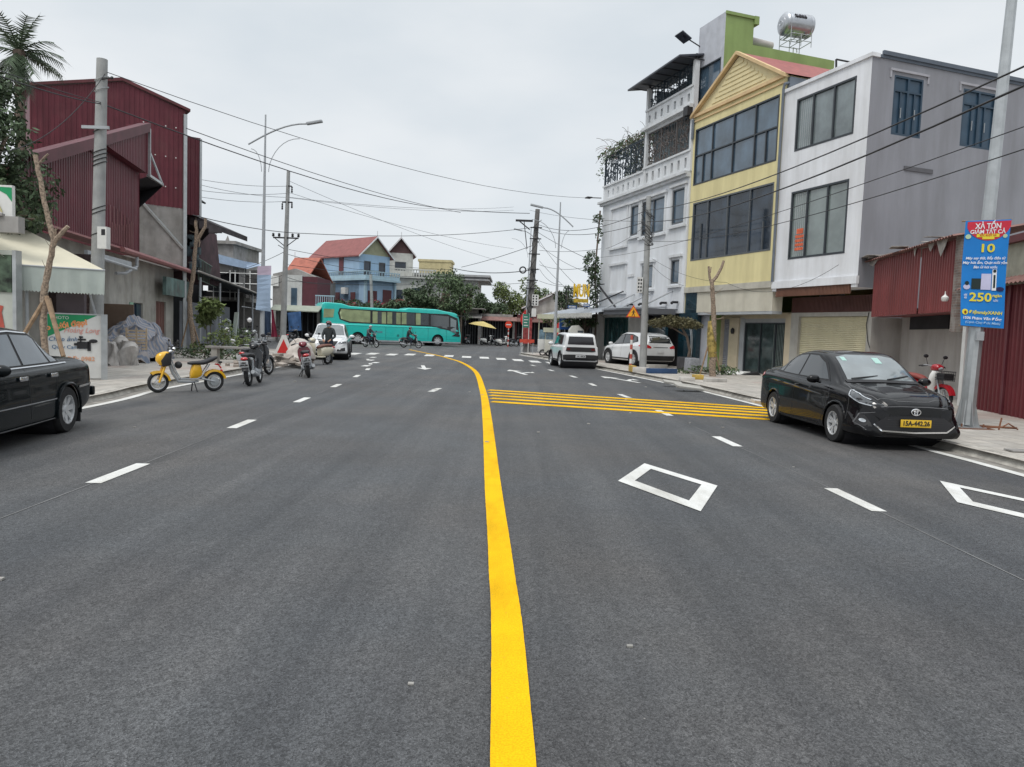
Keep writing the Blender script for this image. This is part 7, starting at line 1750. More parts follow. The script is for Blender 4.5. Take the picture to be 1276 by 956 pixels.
# Larger white SUV (rear quarter) near wall
st=[(-2.33,.5,.98,1.05,.72,.70,.5),(-2.28,.38,1.05,1.30,.82,.80,.58),(-2.1,.30,1.07,1.50,.88,.86,.60),(-1.7,.27,1.07,1.62,.90,.88,.62),(-.9,.26,1.04,1.68,.915,.885,.64),(-.1,.26,1.01,1.68,.92,.885,.64),(.45,.26,.99,1.56,.92,.88,.65),(.85,.26,.98,1.30,.91,.87,.68),(1.2,.26,.96,1.10,.91,.86,.72),(1.75,.27,.91,1.03,.88,.83,.68),(2.1,.3,.83,.93,.83,.75,.6),(2.28,.34,.72,.78,.72,.62,.5),(2.33,.4,.6,.66,.62,.5,.4)]
wn=[[(1.0,1.03),(-.9,1.12),(-1.55,1.22),(-1.35,1.45),(-.8,1.58),(0,1.6),(.5,1.48)],[(.92,1.06),(.0,1.10),(.0,1.56),(.46,1.45)],[(-.08,1.1),(-.95,1.15),(-.9,1.53),(-.08,1.56)],[(-1.03,1.16),(-1.4,1.22),(-1.25,1.42),(-1.0,1.50)]]
hS=Vector((-.335,.942)).normalized();cS=Vector((6.25,37.9,.10))
t,D=suv('parked_suv','large white sport utility vehicle by the grey wall half hidden by the concrete pole',cS,(hS.x,hS.y),st,.37,2.7,wn,[[(1.0,1.0),(.95,.45)],[(-.04,1.05),(-.04,.45)],[(-.98,1.1),(-1.1,.75)]],hw=.93)
D.make([[(-.60,1.18),(.60,1.18),(.52,1.50),(-.52,1.50)]],'x',t,'rear_screen',mCarGl,.008,side=-1,step=.1)
for s in (1,-1):
    D.make([[(s*.50,.92),(s*.84,.94),(s*.86,1.08),(s*.66,1.08),(s*.50,1.0)]],'x',t,'tail_light',mLampR,.010,side=-1);D.make([[(-2.32,.93),(-1.75,1.02),(-1.85,1.10),(-2.25,1.10)]],'y',t,'tail_light',mLampR,.010,side=s)
D.make([[(-.85,.36),(-.85,.58),(.85,.58),(.85,.36)]],'x',t,'rear_bumper_cladding',mTrimB,.02,side=-1,step=.1)
plate(t,-2.37,0,.80,.34,.17,mPlateW,'',-1)
D.make(line2([(-.4,.98),(.4,.98)],.03),'x',t,'chrome_strip',mChrome,.012,side=-1)
# ---------- bus
def bus():
    a=Yd(401,428,63.5);b=Yd(574.5,431,69.5);d=Vector((b.x-a.x,b.y-a.y,0));L_=d.length;d.normalize()
    side=Vector((-d.y,d.x,0))  # left of bus (away from camera); near side is -side
    loc=Vector((a.x,a.y,0))+d*(L_/2)+side*1.25
    t=thing('coach_bus','long teal coach with dark windows crossing the junction from left to right','bus',loc,math.atan2(d.y,d.x))
    h=L_/2
    pn=M('teal_bus_paint',(.02,.52,.46),.32,var=.05,coat=.6);H=3.25
    st=[(-h,.55,1.7,3.25,1.15,1.15,1.0),(-h+.06,.40,1.7,3.42,1.22,1.22,1.08),(-h+.3,.36,1.7,3.52,1.25,1.25,1.10),(-h+1.6,.34,1.7,3.48,1.25,1.25,1.10),(-h+2.5,.34,1.7,3.28,1.25,1.25,1.12),(0,.34,1.7,3.22,1.25,1.25,1.12),(h-5.6,.34,1.7,3.22,1.25,1.25,1.12),(h-5.1,.34,1.7,3.38,1.25,1.25,1.12),(h-2.6,.34,1.7,3.36,1.25,1.25,1.1),(h-1.6,.34,1.7,3.22,1.25,1.25,1.1),(h-.7,.34,1.6,3.10,1.24,1.24,1.08),(h-.35,.34,1.5,2.95,1.22,1.22,1.05),(h-.12,.34,1.35,2.25,1.18,1.18,1.0),(h,.36,1.15,1.35,1.12,1.1,.9)]
    ww=[(h-2.35,.5),(-h+3.1,.5)];bb=car_body(st,ww,.58,.12);bb.build('body',pn,t,smooth=True,ang=35);D=Decal(bb);underfill(t,-h+.3,h-.3,1.2,.4,ww,.56)
    for wx,_ in ww:
        for s in (1,-1): wheel(t,wx,s*1.08,.5,.5,.28,8,s,1)
    gl=M('bus_window_glass',(.035,.045,.05),.08,var=.3,scale=.8,spec=.9,ior=1.6);cu=M('bus_curtain_glass',(.28,.33,.18),.25,var=.25,scale=1.5,spec=.6)
    for s in (1,-1):
        x0=-h+2.05;x1=h-2.9
        D.make([[(-h+1.35,2.65),(-h+1.5,2.1),(-h+2.3,1.83),(x1,1.75),(h-2.6,1.7),(h-1.2,1.45),(h-.3,1.1),(h-.2,1.25),(h-.35,2.6),(h-1.4,2.95),(x1,2.95),(-h+1.5,3.05)]],'y',t,'window_band',mTrimB,.012,side=s,step=.25)
        D.make([[(-h+1.5,2.65),(-h+1.62,2.15),(-h+2.4,1.93),(-h+4.2,1.9),(-h+4.2,2.92),(-h+1.62,2.98)]],'y',t,'side_window',cu,.02,side=s,step=.25)
        n=5;xa=-h+4.35;xb=h-3.2
        for k in range(4):
            u0=xa+(xb-xa)*k/4+.05;u1=xa+(xb-xa)*(k+1)/4-.05
            D.make([[(u0,1.88),(u1,1.86),(u1,2.88),(u0,2.9)]],'y',t,'side_window',gl,.02,side=s,step=.25)
            D.make([[(u0,1.88),(u0+.45,1.88),(u0+.45,2.9),(u0,2.9)]]+([[(u1-.4,1.86),(u1-.0,1.86),(u1-.0,2.88),(u1-.4,2.88)]] if k<2 else []),'y',t,'window_curtain',cu,.027,side=s,step=.25)
        D.make([[(h-3.05,1.85),(h-1.5,1.62),(h-1.25,1.7),(h-1.25,2.75),(h-3.05,2.85)]],'y',t,'side_window',gl,.02,side=s,step=.25)
        D.make([[(h-1.1,1.4),(h-.55,1.15),(h-.5,2.4),(h-1.1,2.65)]],'y',t,'driver_window',M('pale_bus_glass',(.14,.18,.19),.08,spec=.9,ior=1.6),.02,side=s,step=.2)
        D.make([[(-h+.12,2.2),(-h+.95,2.25),(-h+1.05,2.95),(-h+.15,2.95)]],'y',t,'rear_quarter_window',cu,.02,side=s,step=.25)
        seams=[]
        for x in (-h+2.2,-h+4.2,-h+5.6,-h+7.2,h-4.8,h-3.3,h-1.5): seams+=line2([(x,.4),(x,1.55)],.025)
        D.make(seams+line2([(-h+.4,1.6),(h-1.5,1.58)],.02)+line2([(-h+.4,.62),(h-.4,.62)],.015),'y',t,'panel_seam',M('dark_teal_seam',(.01,.16,.15),.6),.008,side=s,step=.5)
        D.make([[(h-1.0,.95),(h-.15,.9),(h-.15,1.1),(h-.6,1.18)]],'y',t,'headlight',mLampD,.02,side=s)
        D.make([[(-h+.9,.7),(-h+1.9,.7),(-h+1.9,1.25),(-h+.9,1.25)]],'y',t,'engine_grille',M('dark_teal_grille',(.015,.22,.20),.6),.012,side=s,step=.4)
        D.make([circ(0.3,.85,.12)],'y',t,'fuel_flap',M('dark_teal_grille',(.015,.22,.20),.6),.014,side=s)
    D.make([[(-1.0,1.35),(1.0,1.35),(.95,2.7),(-.95,2.7)]],'x',t,'windscreen',gl,.02,side=1,step=.3)
    m=MB();m.tube([(h-.45,-1.15,2.85),(h+.15,-1.35,2.8),(h+.3,-1.4,2.5),(h+.3,-1.4,2.2)],.05,6);m.ball((h+.3,-1.4,2.1),(.08,.12,.25),8,6);m.build('mirror_arm',mTrimB,t,smooth=True)
    D.make([[(-h+3.9,1.05),(-h+5.3,1.05),(-h+5.3,1.2),(-h+3.9,1.2)]],'y',t,'faint_lettering',M('grey_teal_lettering',(.10,.30,.33),.5),.01,side=-1,step=.4)
    m=MB();m.box(-h+.05,h-.05,-1.258,-1.25,.30,.40);m.build('skirt',mSteelP,t)
bus()
# ================================================================== two-wheelers
mSeatB=M('black_seat_vinyl',(.02,.02,.023),.5,var=.2)
def bike_wheel(par,x,z,R,w_=.045,spokes=True,col_=None):
    m=MB();m.torus((x,0,z),R-w_,w_,'y',30,8,1.1);t=m.build('wheel',mRubber,par,smooth=True)
    m=MB();m.torus((x,0,z),R-w_*2.05,.014,'y',30,6)
    n=20 if spokes is True else 5
    for k in range(n):
        a=2*PI*k/n;m.tube([(x+.03*math.cos(a+.5),(.03 if k%2 else -.03),z+.03*math.sin(a+.5)),(x+(R-w_*2)*math.cos(a),0,z+(R-w_*2)*math.sin(a))],.0032 if n==20 else .016,4)
    m.lathe([(0,-.05),(.045,-.05),(.06,-.02),(.06,.02),(.045,.05),(0,.05)],(x,0,z),'y',14);m.build('rim',col_ or mRim,t,smooth=True,ang=40)
def blob(par,nm,secs,mat,n=14,sub=5,bev=False):
    """smooth lofted shell: secs = (x, y_half, z_low, z_high[,power])"""
    xs=[s[0] for s in secs];order=1
    m=MB();rings=[]
    f=[pchip(xs,[s[k] for s in secs]) for k in (1,2,3)] if xs==sorted(xs) else None
    X=[];
    for a,b in zip(xs,xs[1:]): X+=[a+(b-a)*k/sub for k in range(sub)]
    X.append(xs[-1]);
    for x in X:
        hw,z0,z1=f[0](x),f[1](x),f[2](x);zc=(z0+z1)/2;hz=(z1-z0)/2
        ring=[]
        for k in range(n):
            a=2*PI*k/n;cx_,sz_=math.cos(a),math.sin(a);p=.75
            ring.append((x,hw*math.copysign(abs(cx_)**p,cx_),zc+hz*math.copysign(abs(sz_)**p,sz_)))
        rings.append(ring)
    m.loft(rings);return m.build(nm,mat,par,smooth=True,ang=60)
def underbone(label,loc,rz,c1,c2=None,seatm=None,lean=.07,basket=False,steer=0.,shield=None,plate_txt='',style='under',group='parked motorbikes',mirrors=True,name='motorbike',cat='motorbike'):
    c2=c2 or mBlk;seatm=seatm or mSeatB
    t=thing(name,label,cat,loc,rz,group,rx=-lean);R=.29;fx,rx_=.63,-.60
    sc_=style=='scooter'
    if sc_: R=.23;fx,rx_=.63,-.58
    bike_wheel(t,fx,R,R,.042 if not sc_ else .05,not sc_);bike_wheel(t,rx_,R,R,.05,not sc_)
    m=MB()
    for s in (.075,-.075): m.tube([(fx,s,R),(fx-.14,s,R+.36),(fx-.20,s*.8,R+.50)],.02,6)
    m.tube([(fx-.20,0,R+.42),(fx-.31,0,.97)],.03,8);m.build('front_fork',mSteelP if not sc_ else mBlk,t,smooth=True)
    # front fender
    m=MB();n=9
    for k in range(n):
        a0,a1=.25+k*.24,.25+(k+1)*.24
        for (r0_,y0_,y1_) in ((R+.03,-.05,.05),):
            m.quad((fx+(R+.035)*math.cos(a0),-.055,R+(R+.035)*math.sin(a0)),(fx+(R+.035)*math.cos(a1),-.055,R+(R+.035)*math.sin(a1)),(fx+(R+.035)*math.cos(a1),.055,R+(R+.035)*math.sin(a1)),(fx+(R+.035)*math.cos(a0),.055,R+(R+.035)*math.sin(a0)))
            for s in (-.055,.055): m.quad((fx+(R+.035)*math.cos(a0),s,R+(R+.035)*math.sin(a0)),(fx+(R+.035)*math.cos(a1),s,R+(R+.035)*math.sin(a1)),(fx+(R-.04)*math.cos(a1),s*1.15,R+(R-.04)*math.sin(a1)),(fx+(R-.04)*math.cos(a0),s*1.15,R+(R-.04)*math.sin(a0)))
    m.build('front_mudguard',c1,t,smooth=True)
    # leg shield
    sh=shield or c1
    m=MB();secs=[]
    for z,x,hw,th in ((.36,.22,.10,.10),(.50,.26,.17,.09),(.66,.29,.20,.09),(.80,.31,.19,.10),(.90,.31,.13,.10)):
        secs.append([(x+th*math.cos(a)*(1 if math.cos(a)>0 else .4)+.05,hw*math.sin(a),z) for a in [2*PI*k/14 for k in range(14)]])
    m.loft(secs);m.build('leg_shield',sh,t,smooth=True,ang=50)
    blob(t,'headlight_cowl',[(.20,.05,.93,.99),(.27,.11,.90,1.06),(.37,.13,.90,1.07),(.46,.09,.93,1.03),(.485,.05,.95,1.0)],c1)
    m=MB();m.ball((.455,0,.965),(.045,.075,.045),12,8);m.build('headlight',mLampC,t,smooth=True)
    if sc_:
        blob(t,'floorboard',[(-.30,.15,.28,.36),(0,.17,.27,.35),(.30,.15,.28,.42)],c1)
        blob(t,'body_panel',[(-.88,.05,.55,.66),(-.75,.13,.46,.72),(-.45,.17,.33,.74),(-.2,.16,.32,.72),(-.08,.12,.36,.66)],c1)
    else:
        blob(t,'body_panel',[(-.88,.04,.66,.74),(-.7,.11,.55,.76),(-.4,.13,.46,.74),(-.1,.10,.42,.64),(.15,.08,.40,.60),(.30,.06,.45,.75)],c1)
        m=MB();m.ball((.03,0,.33),(.17,.13,.11),12,8);m.lathe([(0,-.16),(.09,-.16),(.1,-.1),(.1,.1),(.09,.16),(0,.16)],(-.08,0,.30),'y',14);m.build('engine',mSteelP,t,smooth=True)
        m=MB();m.tube([(.0,.13,.45),(-.6,.10,.35)],.03,6);m.tube([(.10,0,.3),(.05,.24,.26)],.013,5);m.tube([(.10,0,.3),(.05,-.24,.26)],.013,5);m.build('chain_case',mBlk,t,smooth=True)
    blob(t,'seat',[(-.80,.06,.74,.79),(-.66,.13,.73,.83),(-.38,.14,.72,.82),(-.15,.12,.68,.79),(.04,.07,.64,.72)],seatm)
    # rear mudguard, light, plate
    m=MB()
    for k in range(7):
        a0,a1=1.5+k*.22,1.5+(k+1)*.22;rr_=R+.05
        m.quad((rx_+rr_*math.cos(a0),-.07,R+rr_*math.sin(a0)+.06),(rx_+rr_*math.cos(a1),-.07,R+rr_*math.sin(a1)+.06),(rx_+rr_*math.cos(a1),.07,R+rr_*math.sin(a1)+.06),(rx_+rr_*math.cos(a0),.07,R+rr_*math.sin(a0)+.06))
    m.tube([(rx_-.18,0,R+.34),(rx_-.33,0,R+.10)],.045,6,flat=.5);m.build('rear_mudguard',mBlk if not sc_ else c1,t,smooth=True)
    m=MB();m.ball((-.88,0,.69),(.05,.09,.045),10,6);m.build('tail_light',mLampR,t,smooth=True)
    plate(t,-.97,0,.56,.22,.17,mPlateW,plate_txt,-1,.06,lean=-.35)
    m=MB();m.tube([(.0,-.12,.25),(-.3,-.15,.24),(-.45,-.16,.28)],.022,6);m.tube([(-.4,-.16,.27),(-.85,-.17,.36)],.05,8);m.build('exhaust',mSteelP if not sc_ else mBlk,t,smooth=True)
    m=MB()
    for s in(1,-1): m.tube([(rx_,s*.11,R),(rx_+.06,s*.13,.64)],.022,6)
    m.sep('shock_absorber',mSteelP,t)
    m=MB();m.tube([(-.10,.1,.28),(-.06,.28,.02)],.012,5);m.tube([(-.12,.12,.25),(-.12,.20,.01)],.014,5) ;m.build('kickstand',mBlk,t)
    m=MB();m.tube([(.19,.34,1.0),(.24,.24,1.03),(.30,.10,1.02),(.30,-.10,1.02),(.24,-.24,1.03),(.19,-.34,1.0)],.014,6);m.build('handlebar',mSteelP,t,smooth=True)
    for s in(1,-1): m=MB();m.tube([(.24,s*.22,1.03),(.18,s*.36,1.0)],.02,6);m.tube([(.29,s*.2,1.02),(.24,s*.34,.985)],.007,4);m.build('grip',mBlk,t,smooth=True)
    if mirrors:
        for s in(1,-1): m=MB();m.tube([(.26,s*.19,1.04),(.26,s*.25,1.20)],.007,5);m.ball((.27,s*.27,1.24),(.018,.07,.045),10,6);m.build('mirror',mBlk,t,smooth=True)
    if basket:
        m=MB()
        for z in (.75,.83,.91):
            m.tube([(.50,-.16,z),(.76,-.16,z),(.76,.16,z),(.50,.16,z),(.50,-.16,z)],.008,4)
        for k in range(7):
            y=-.15+.05*k;m.tube([(.76,y,.70),(.77,y,.92)],.005,4)
        for k in range(5):
            x=.52+.055*k
            for s in(-.16,.16): m.tube([(x,s,.70),(x,s,.92)],.005,4)
        m.box(.50,.76,-.155,.155,.69,.70);m.box(.52,.74,-.14,.14,.71,.86);m.build('basket',mBlk,t)
    return t
mRedP=paint('red_bike_paint',(.33,.012,.02));mCreamP=paint('cream_scooter_paint',(.62,.58,.46));mBlkP=paint('black_bike_paint',(.012,.013,.016));mYelP=paint('yellow_moped_paint',(.72,.40,.02));mDRed=paint('dark_red_bike_paint',(.15,.008,.02))
# yellow electric moped, side view, facing left
w1=G(197,489.5);w2=G(266.5,487.5);dm=(w1-w2);cm=(w1+w2)/2
t=thing('electric_moped','yellow electric moped standing on its stand at the left kerb, side on to the viewer','moped',cm,math.atan2(dm.y,dm.x));wbm=dm.length
fx,rx_=wbm/2,-wbm/2;R=.225
bike_wheel(t,fx,R,R,.036);bike_wheel(t,rx_,R,R,.036)
m=MB();m.lathe([(0,-.06),(.10,-.05),(.11,0),(.10,.05),(0,.06)],(rx_,0,R),'y',18);m.build('hub_motor',mSteel,t,smooth=True)
m=MB()
for s in(.07,-.07): m.tube([(fx,s,R),(fx-.10,s,R+.30),(fx-.17,s*.7,R+.52)],[.022,.028,.02],6)
m.build('front_fork',mYelP,t,smooth=True)
def guard(par,cx,R_,a0,a1,mat,nm='mudguard',w_=.05):
    m=MB();n=10
    for k in range(n):
        b0,b1=a0+(a1-a0)*k/n,a0+(a1-a0)*(k+1)/n;c0,s0_,c1_,s1_=math.cos(b0),math.sin(b0),math.cos(b1),math.sin(b1)
        m.quad((cx+R_*c0,-w_,R+R_*s0_),(cx+R_*c1_,-w_,R+R_*s1_),(cx+R_*c1_,w_,R+R_*s1_),(cx+R_*c0,w_,R+R_*s0_))
        for s in(-w_,w_): m.quad((cx+R_*c0,s,R+R_*s0_),(cx+R_*c1_,s,R+R_*s1_),(cx+(R_-.05)*c1_,s*1.1,R+(R_-.05)*s1_),(cx+(R_-.05)*c0,s*1.1,R+(R_-.05)*s0_))
    m.build(nm,mat,par,smooth=True)
guard(t,fx,R+.03,.9,3.0,mYelP);guard(t,rx_,R+.05,.55,2.9,mYelP)
m=MB();m.tube([(fx-.17,0,R+.48),(fx-.25,0,.98)],.028,8);m.tube([(fx-.20,0,.70),(fx-.30,0,.42),(fx-.42,0,.24),(fx-.75,0,.22),(rx_+.35,0,.24)],.03,8)
for s in(.06,-.06): m.tube([(fx-.22,s,.80),(fx-.36,s,.45),(fx-.46,s,.29),(fx-.80,s,.29),(rx_+.30,s,.34),(rx_+.12,s,.62)],.014,6);m.tube([(rx_+.30,s,.30),(rx_,s,R)],.02,6)
m.build('frame',mSteelP,t,smooth=True)
blob(t,'headlight_cowl',[(fx-.24,.06,.60,.86),(fx-.16,.12,.56,.90),(fx-.06,.12,.58,.88),(fx+.03,.08,.66,.82),(fx+.05,.03,.70,.78)],mYelP)
m=MB();m.extr([(fx-.22,-.125,.60),(fx-.06,-.130,.57),(fx-.02,-.130,.70),(fx-.13,-.128,.86),(fx-.24,-.125,.86)],(0,.26,0));m.build('black_cowl_side',mTrimB,t,bevel=.01)
blob(t,'battery_box',[(rx_+.28,.05,.36,.50),(rx_+.34,.08,.30,.66),(rx_+.46,.085,.29,.66),(rx_+.53,.05,.30,.44)],mYelP)
blob(t,'seat',[(rx_-.06,.05,.74,.80),(rx_+.06,.10,.67,.78),(rx_+.28,.12,.60,.70),(rx_+.50,.09,.60,.68),(rx_+.58,.04,.61,.66)],mSeatB)
m=MB();m.ball((rx_-.14,0,.66),(.05,.05,.03),8,6);m.ball((fx-.42,0,.60),(.08,.10,.08),10,8);m.build('storage_box',mTrimB,t,smooth=True)
m=MB();m.tube([(fx-.32,.30,.98),(fx-.27,.15,1.01),(fx-.26,0,.99),(fx-.27,-.15,1.01),(fx-.32,-.30,.98)],.014,6);m.ball((fx-.25,-.02,.93),(.06,.07,.05),8,6)
m.build('handlebar',mBlk,t,smooth=True)
m=MB();m.ball((fx-.36,-.12,.94),(.05,.06,.05),8,6);m.ball((fx-.22,.1,.90),(.05,.05,.04),8,6);m.build('chrome_horn',mChrome,t,smooth=True)
for s in(1,-1): m=MB();m.tube([(fx-.30,s*.2,1.0),(fx-.30,s*.26,1.1)],.006,4);m.ball((fx-.31,s*.27,1.13),(.015,.05,.03),8,5);m.build('mirror',mBlk,t)
m=MB();m.tube([(rx_+.46,.05,.22),(rx_+.43,.16,.01)],.014,5);m.tube([(rx_+.46,-.05,.22),(rx_+.44,-.16,.01)],.014,5);m.build('stand',mBlk,t)
m=MB();m.tube([(rx_-.02,0,.62),(rx_-.1,0,.60),(rx_-.16,0,.52)],.02,5);m.ball((rx_-.17,0,.47),(.03,.05,.03),8,5);m.build('tail_light',mLampR,t,smooth=True)
# parked bikes
def headto(a): return math.radians(a)   # direction of travel measured from +x
b=G(304,481);underbone('black motorbike seen from behind with a square white plate beside the yellow moped',(b.x+.05,b.y+.62,0),headto(97),mBlkP,plate_txt='15B1\n284.06',lean=.10)
b=G(318,469);underbone('second black motorbike parked just beyond the first black one',(b.x+.0,b.y+.3,0),headto(80),mBlkP,lean=.08,plate_txt='')
b=G(373,471);underbone('dark red and black motorbike leaning on its stand in front of the white SUV',(b.x+.05,b.y+.75,0),headto(108),mDRed,mBlk,lean=.16,plate_txt='15F1\n630.12')
cc=Vector((-7.75,29.6,0))
SC=underbone('cream scooter held by the standing man in dark clothes',(cc.x,cc.y,0),math.atan2(-.88,-.47),mCreamP,seatm=M('brown_seat',(.16,.07,.05),.6),style='scooter',lean=.03,group=None,name='scooter',cat='scooter')
b=G(1178,512,.12);underbone('old red motorbike with a front basket parked between the black saloon and the lamp post',(b.x-.15,b.y+.75,.12),headto(-78),mRedP,shield=mAir,seatm=M('brown_red_seat',(.22,.05,.04),.6),lean=.05,basket=True,group=None)
# far parked bikes across the junction
for i,(px,y,h_,mt,lb) in enumerate(((607,82,10,mAir,'leftmost white scooter under the yellow umbrella'),(617,80,160,mBlkP,'black motorbike under the right edge of the yellow umbrella'),(626,79,-20,mAir,'white scooter just left of the no-entry sign'),(643,79,30,mBlkP,'black motorbike just right of the no-entry sign'),(650,80,150,mBlkP,'rightmost dark motorbike of the row across the junction'),(583,83,80,mBlkP,'dark motorbike in the wide doorway right of the bus'))):
    c=Yd(px,430,y);underbone(lb,(c.x,y,0.1 if y>85 else 0.),headto(h_),mt,lean=.05,group='two-wheelers parked across the junction',style='scooter' if mt is mAir else 'under')
for i,(px,y,h_,lb) in enumerate(((352,46,100,'black motorbike parked behind the rubble beside the creeper covered pole'),(366,52,80,'dark motorbike parked under the blue tarpaulin'),(304,37,75,'silver grey motorbike parked between the zinc fence and the street lamp'),(312,39,70,'silver grey motorbike nearest the left street lamp'),(688,48,100,'dark motorbike behind the food carts'))):
    c=Yd(px,430,y);underbone(lb,(c.x,y,.12),headto(h_),mSteel if 'silver' in lb else mBlkP,lean=.05,group=None)
# ================================================================== people
mSkin=M('skin',(.42,.24,.16),.6,var=.05);mJack=M('charcoal_jacket',(.035,.042,.045),.85,var=.25,scale=6);mJean=M('navy_trousers',(.022,.03,.05),.85,var=.25,scale=6);mHelm=M('dark_red_helmet',(.10,.02,.025),.3,coat=.6);mHelmB=M('dark_helmet',(.03,.03,.035),.3,coat=.6);mMask=M('pale_blue_face_mask',(.32,.40,.46),.8)
mShoe=M('dark_shoe',(.03,.025,.02),.7);mGrey=M('grey_jacket',(.09,.10,.11),.85,var=.3)
def person(label,loc,rz,J,helm,jack=mJack,pants=mJean,mask=True,group=None):
    """J: dict of joints in local coords (x forward, y left, z up)"""
    t=thing('person',label,'person',loc,rz,group)
    bones=[('pelvis','spine'),('spine','chest'),('chest','neck'),('neck','head')]
    for s in 'LR':
        bones+=[('chest','sh'+s),('sh'+s,'el'+s),('el'+s,'wr'+s),('pelvis','hip'+s),('hip'+s,'kn'+s),('kn'+s,'an'+s),('an'+s,'toe'+s)]
    rad=dict(pelvis=(.155,.13),spine=(.15,.12),chest=(.17,.125),neck=(.06,.06),head=(.085,.095),sh=(.078,.078),el=(.055,.055),wr=(.038,.038),hip=(.10,.10),kn=(.072,.072),an=(.048,.048),toe=(.042,.035))
    names=list(J);me=bpy.data.meshes.new('skel');me.from_pydata([J[n] for n in names],[(names.index(a),names.index(b)) for a,b in bones],[])
    o=bpy.data.objects.new('skel',me);col.objects.link(o);o.modifiers.new('s','SKIN')
    for i,n in enumerate(names):
        k=n if n in rad else n[:-1];me.skin_vertices[0].data[i].radius=rad[k];me.skin_vertices[0].data[i].use_root=(n=='pelvis')
    ss=o.modifiers.new('u','SUBSURF');ss.levels=2;ss.render_levels=2
    dg=bpy.context.evaluated_depsgraph_get();nm=bpy.data.meshes.new_from_object(o.evaluated_get(dg));bpy.data.objects.remove(o)
    nm.materials.clear()
    for mt in (jack,pants,mSkin,mShoe): nm.materials.append(mt)
    jv={n:Vector(p) for n,p in J.items()}
    def seg(p,a,b):
        ab=b-a;u=max(0,min(1,(p-a).dot(ab)/ab.length_squared));return (p-(a+ab*u)).length,u
    for f in nm.polygons:
        best=min(((seg(f.center,jv[a],jv[b]),a,b) for a,b in bones),key=lambda q:q[0][0]);(d_,u),a,b=best
        k=0
        if b.startswith(('kn','an')) or (b.startswith('hip')): k=1
        if a=='pelvis' and b=='spine' and u<.15:k=1
        if b.startswith('toe'): k=3
        if b=='head': k=2
        if b.startswith('wr') and u>.93:k=2
        f.material_index=k
    nm.polygons.foreach_set('use_smooth',[True]*len(nm.polygons))
    ob=bpy.data.objects.new('body',nm);nm.name='body';col.objects.link(ob);ob.parent=t
    h=jv['head'];ax=(jv['head']-jv['neck']).normalized()
    m=MB();m.ball(h+Vector((.01,0,.035)),(.135,.125,.13),16,10);hb=m
    # helmet: keep upper part + back
    keep=[f for f in m.f if sum(m.v[i].z for i in f)/len(f)>h.z+.015 or sum(m.v[i].x for i in f)/len(f)<h.x-.02 and sum(m.v[i].z for i in f)/len(f)>h.z-.05];m.f=keep;m.m=[0]*len(keep)
    m.build('helmet',helm,t,smooth=True)
    m=MB();m.extr([h+Vector((.10,-.09,.065)),h+Vector((.19,-.05,.05)),h+Vector((.19,.05,.05)),h+Vector((.10,.09,.065))],(0,0,.012));m.build('visor',mBlk,t)
    if mask: m=MB();m.ball(h+Vector((.045,0,-.035)),(.068,.075,.06),12,8);m.build('face_mask',mMask,t,smooth=True)
    m=MB();m.ball(h+Vector((.088,.033,.015)),.011,6,5);m.ball(h+Vector((.088,-.033,.015)),.011,6,5);m.sep('eye',mBlk,t)
    # hands: palm and five fingers
    for s in 'LR':
        w_=jv['wr'+s];d=(w_-jv['el'+s]).normalized();up=Vector((0,0,1));sd=d.cross(up).normalized() if abs(d.z)<.95 else Vector((0,1,0));dn=sd.cross(d)
        m=MB();m.tube([w_-d*.02,w_+d*.03,w_+d*.08],[.03,.04,.036],8,flat=.5)
        for k in range(4):
            b=w_+d*.075+sd*(.028-.018*k);L_=(.055,.065,.06,.045)[k];m.tube([b,b+d*L_*.6,b+d*L_*.8-dn*L_*.4,b+d*L_*.6-dn*L_*.7],[.010,.009,.008,.006],6)
        q=-1 if s=='L' else 1;b=w_+d*.03+sd*.035*q;m.tube([b,b+sd*.03*q+d*.03,b+sd*.03*q+d*.06],[.012,.010,.008],6);m.build('hand',mSkin,t,smooth=True)
    return t
# man standing astride / beside the cream scooter
pm=G(412,449.8);
Jm=dict(pelvis=(0,0,.93),spine=(.0,0,1.10),chest=(.02,0,1.32),neck=(.04,0,1.49),head=(.07,0,1.60),shL=(.02,.18,1.39),shR=(.02,-.18,1.39),elL=(.05,.27,1.12),elR=(.10,-.25,1.12),wrL=(.26,.14,.98),wrR=(.30,-.12,.98),hipL=(0,.09,.88),hipR=(0,-.09,.88),knL=(.03,.11,.49),knR=(.06,-.10,.49),anL=(-.01,.12,.09),anR=(.0,-.12,.09),toeL=(.13,.13,.04),toeR=(.14,-.14,.04))
person('man in a dark jacket, mask and dark red helmet standing beside the cream scooter',(-7.55,30.6,0),math.atan2(-.93,-.1),Jm,mHelm)
def rider(label,px,y,hd,jk,helm,loclab):
    c=Yd(px,432,y);rz=math.radians(hd)
    underbone(loclab,(c.x,y,0),rz,mBlkP,lean=0.,group=None)
    J=dict(pelvis=(-.30,0,.86),spine=(-.27,0,1.03),chest=(-.18,0,1.24),neck=(-.12,0,1.41),head=(-.08,0,1.52),shL=(-.17,.18,1.31),shR=(-.17,-.18,1.31),elL=(0,.27,1.10),elR=(0,-.27,1.10),wrL=(.17,.26,1.05),wrR=(.17,-.26,1.05),hipL=(-.26,.10,.82),hipR=(-.26,-.10,.82),knL=(.12,.18,.66),knR=(.12,-.18,.66),anL=(.03,.17,.32),anR=(.03,-.17,.32),toeL=(.17,.17,.28),toeR=(.17,-.17,.28))
    person(label,(c.x,y,0),rz,J,helm,jk)
rider('motorbike rider in a dark coat and pale helmet before the middle of the bus',462,56.5,-38,mGrey,M('pale_helmet',(.35,.36,.36),.3,coat=.5),'motorbike ridden in front of the middle of the bus')
rider('motorbike rider in black riding to the right in front of the bus wheel',512,59,-12,mJack,mHelmB,'motorbike ridden to the right in front of the front half of the bus')
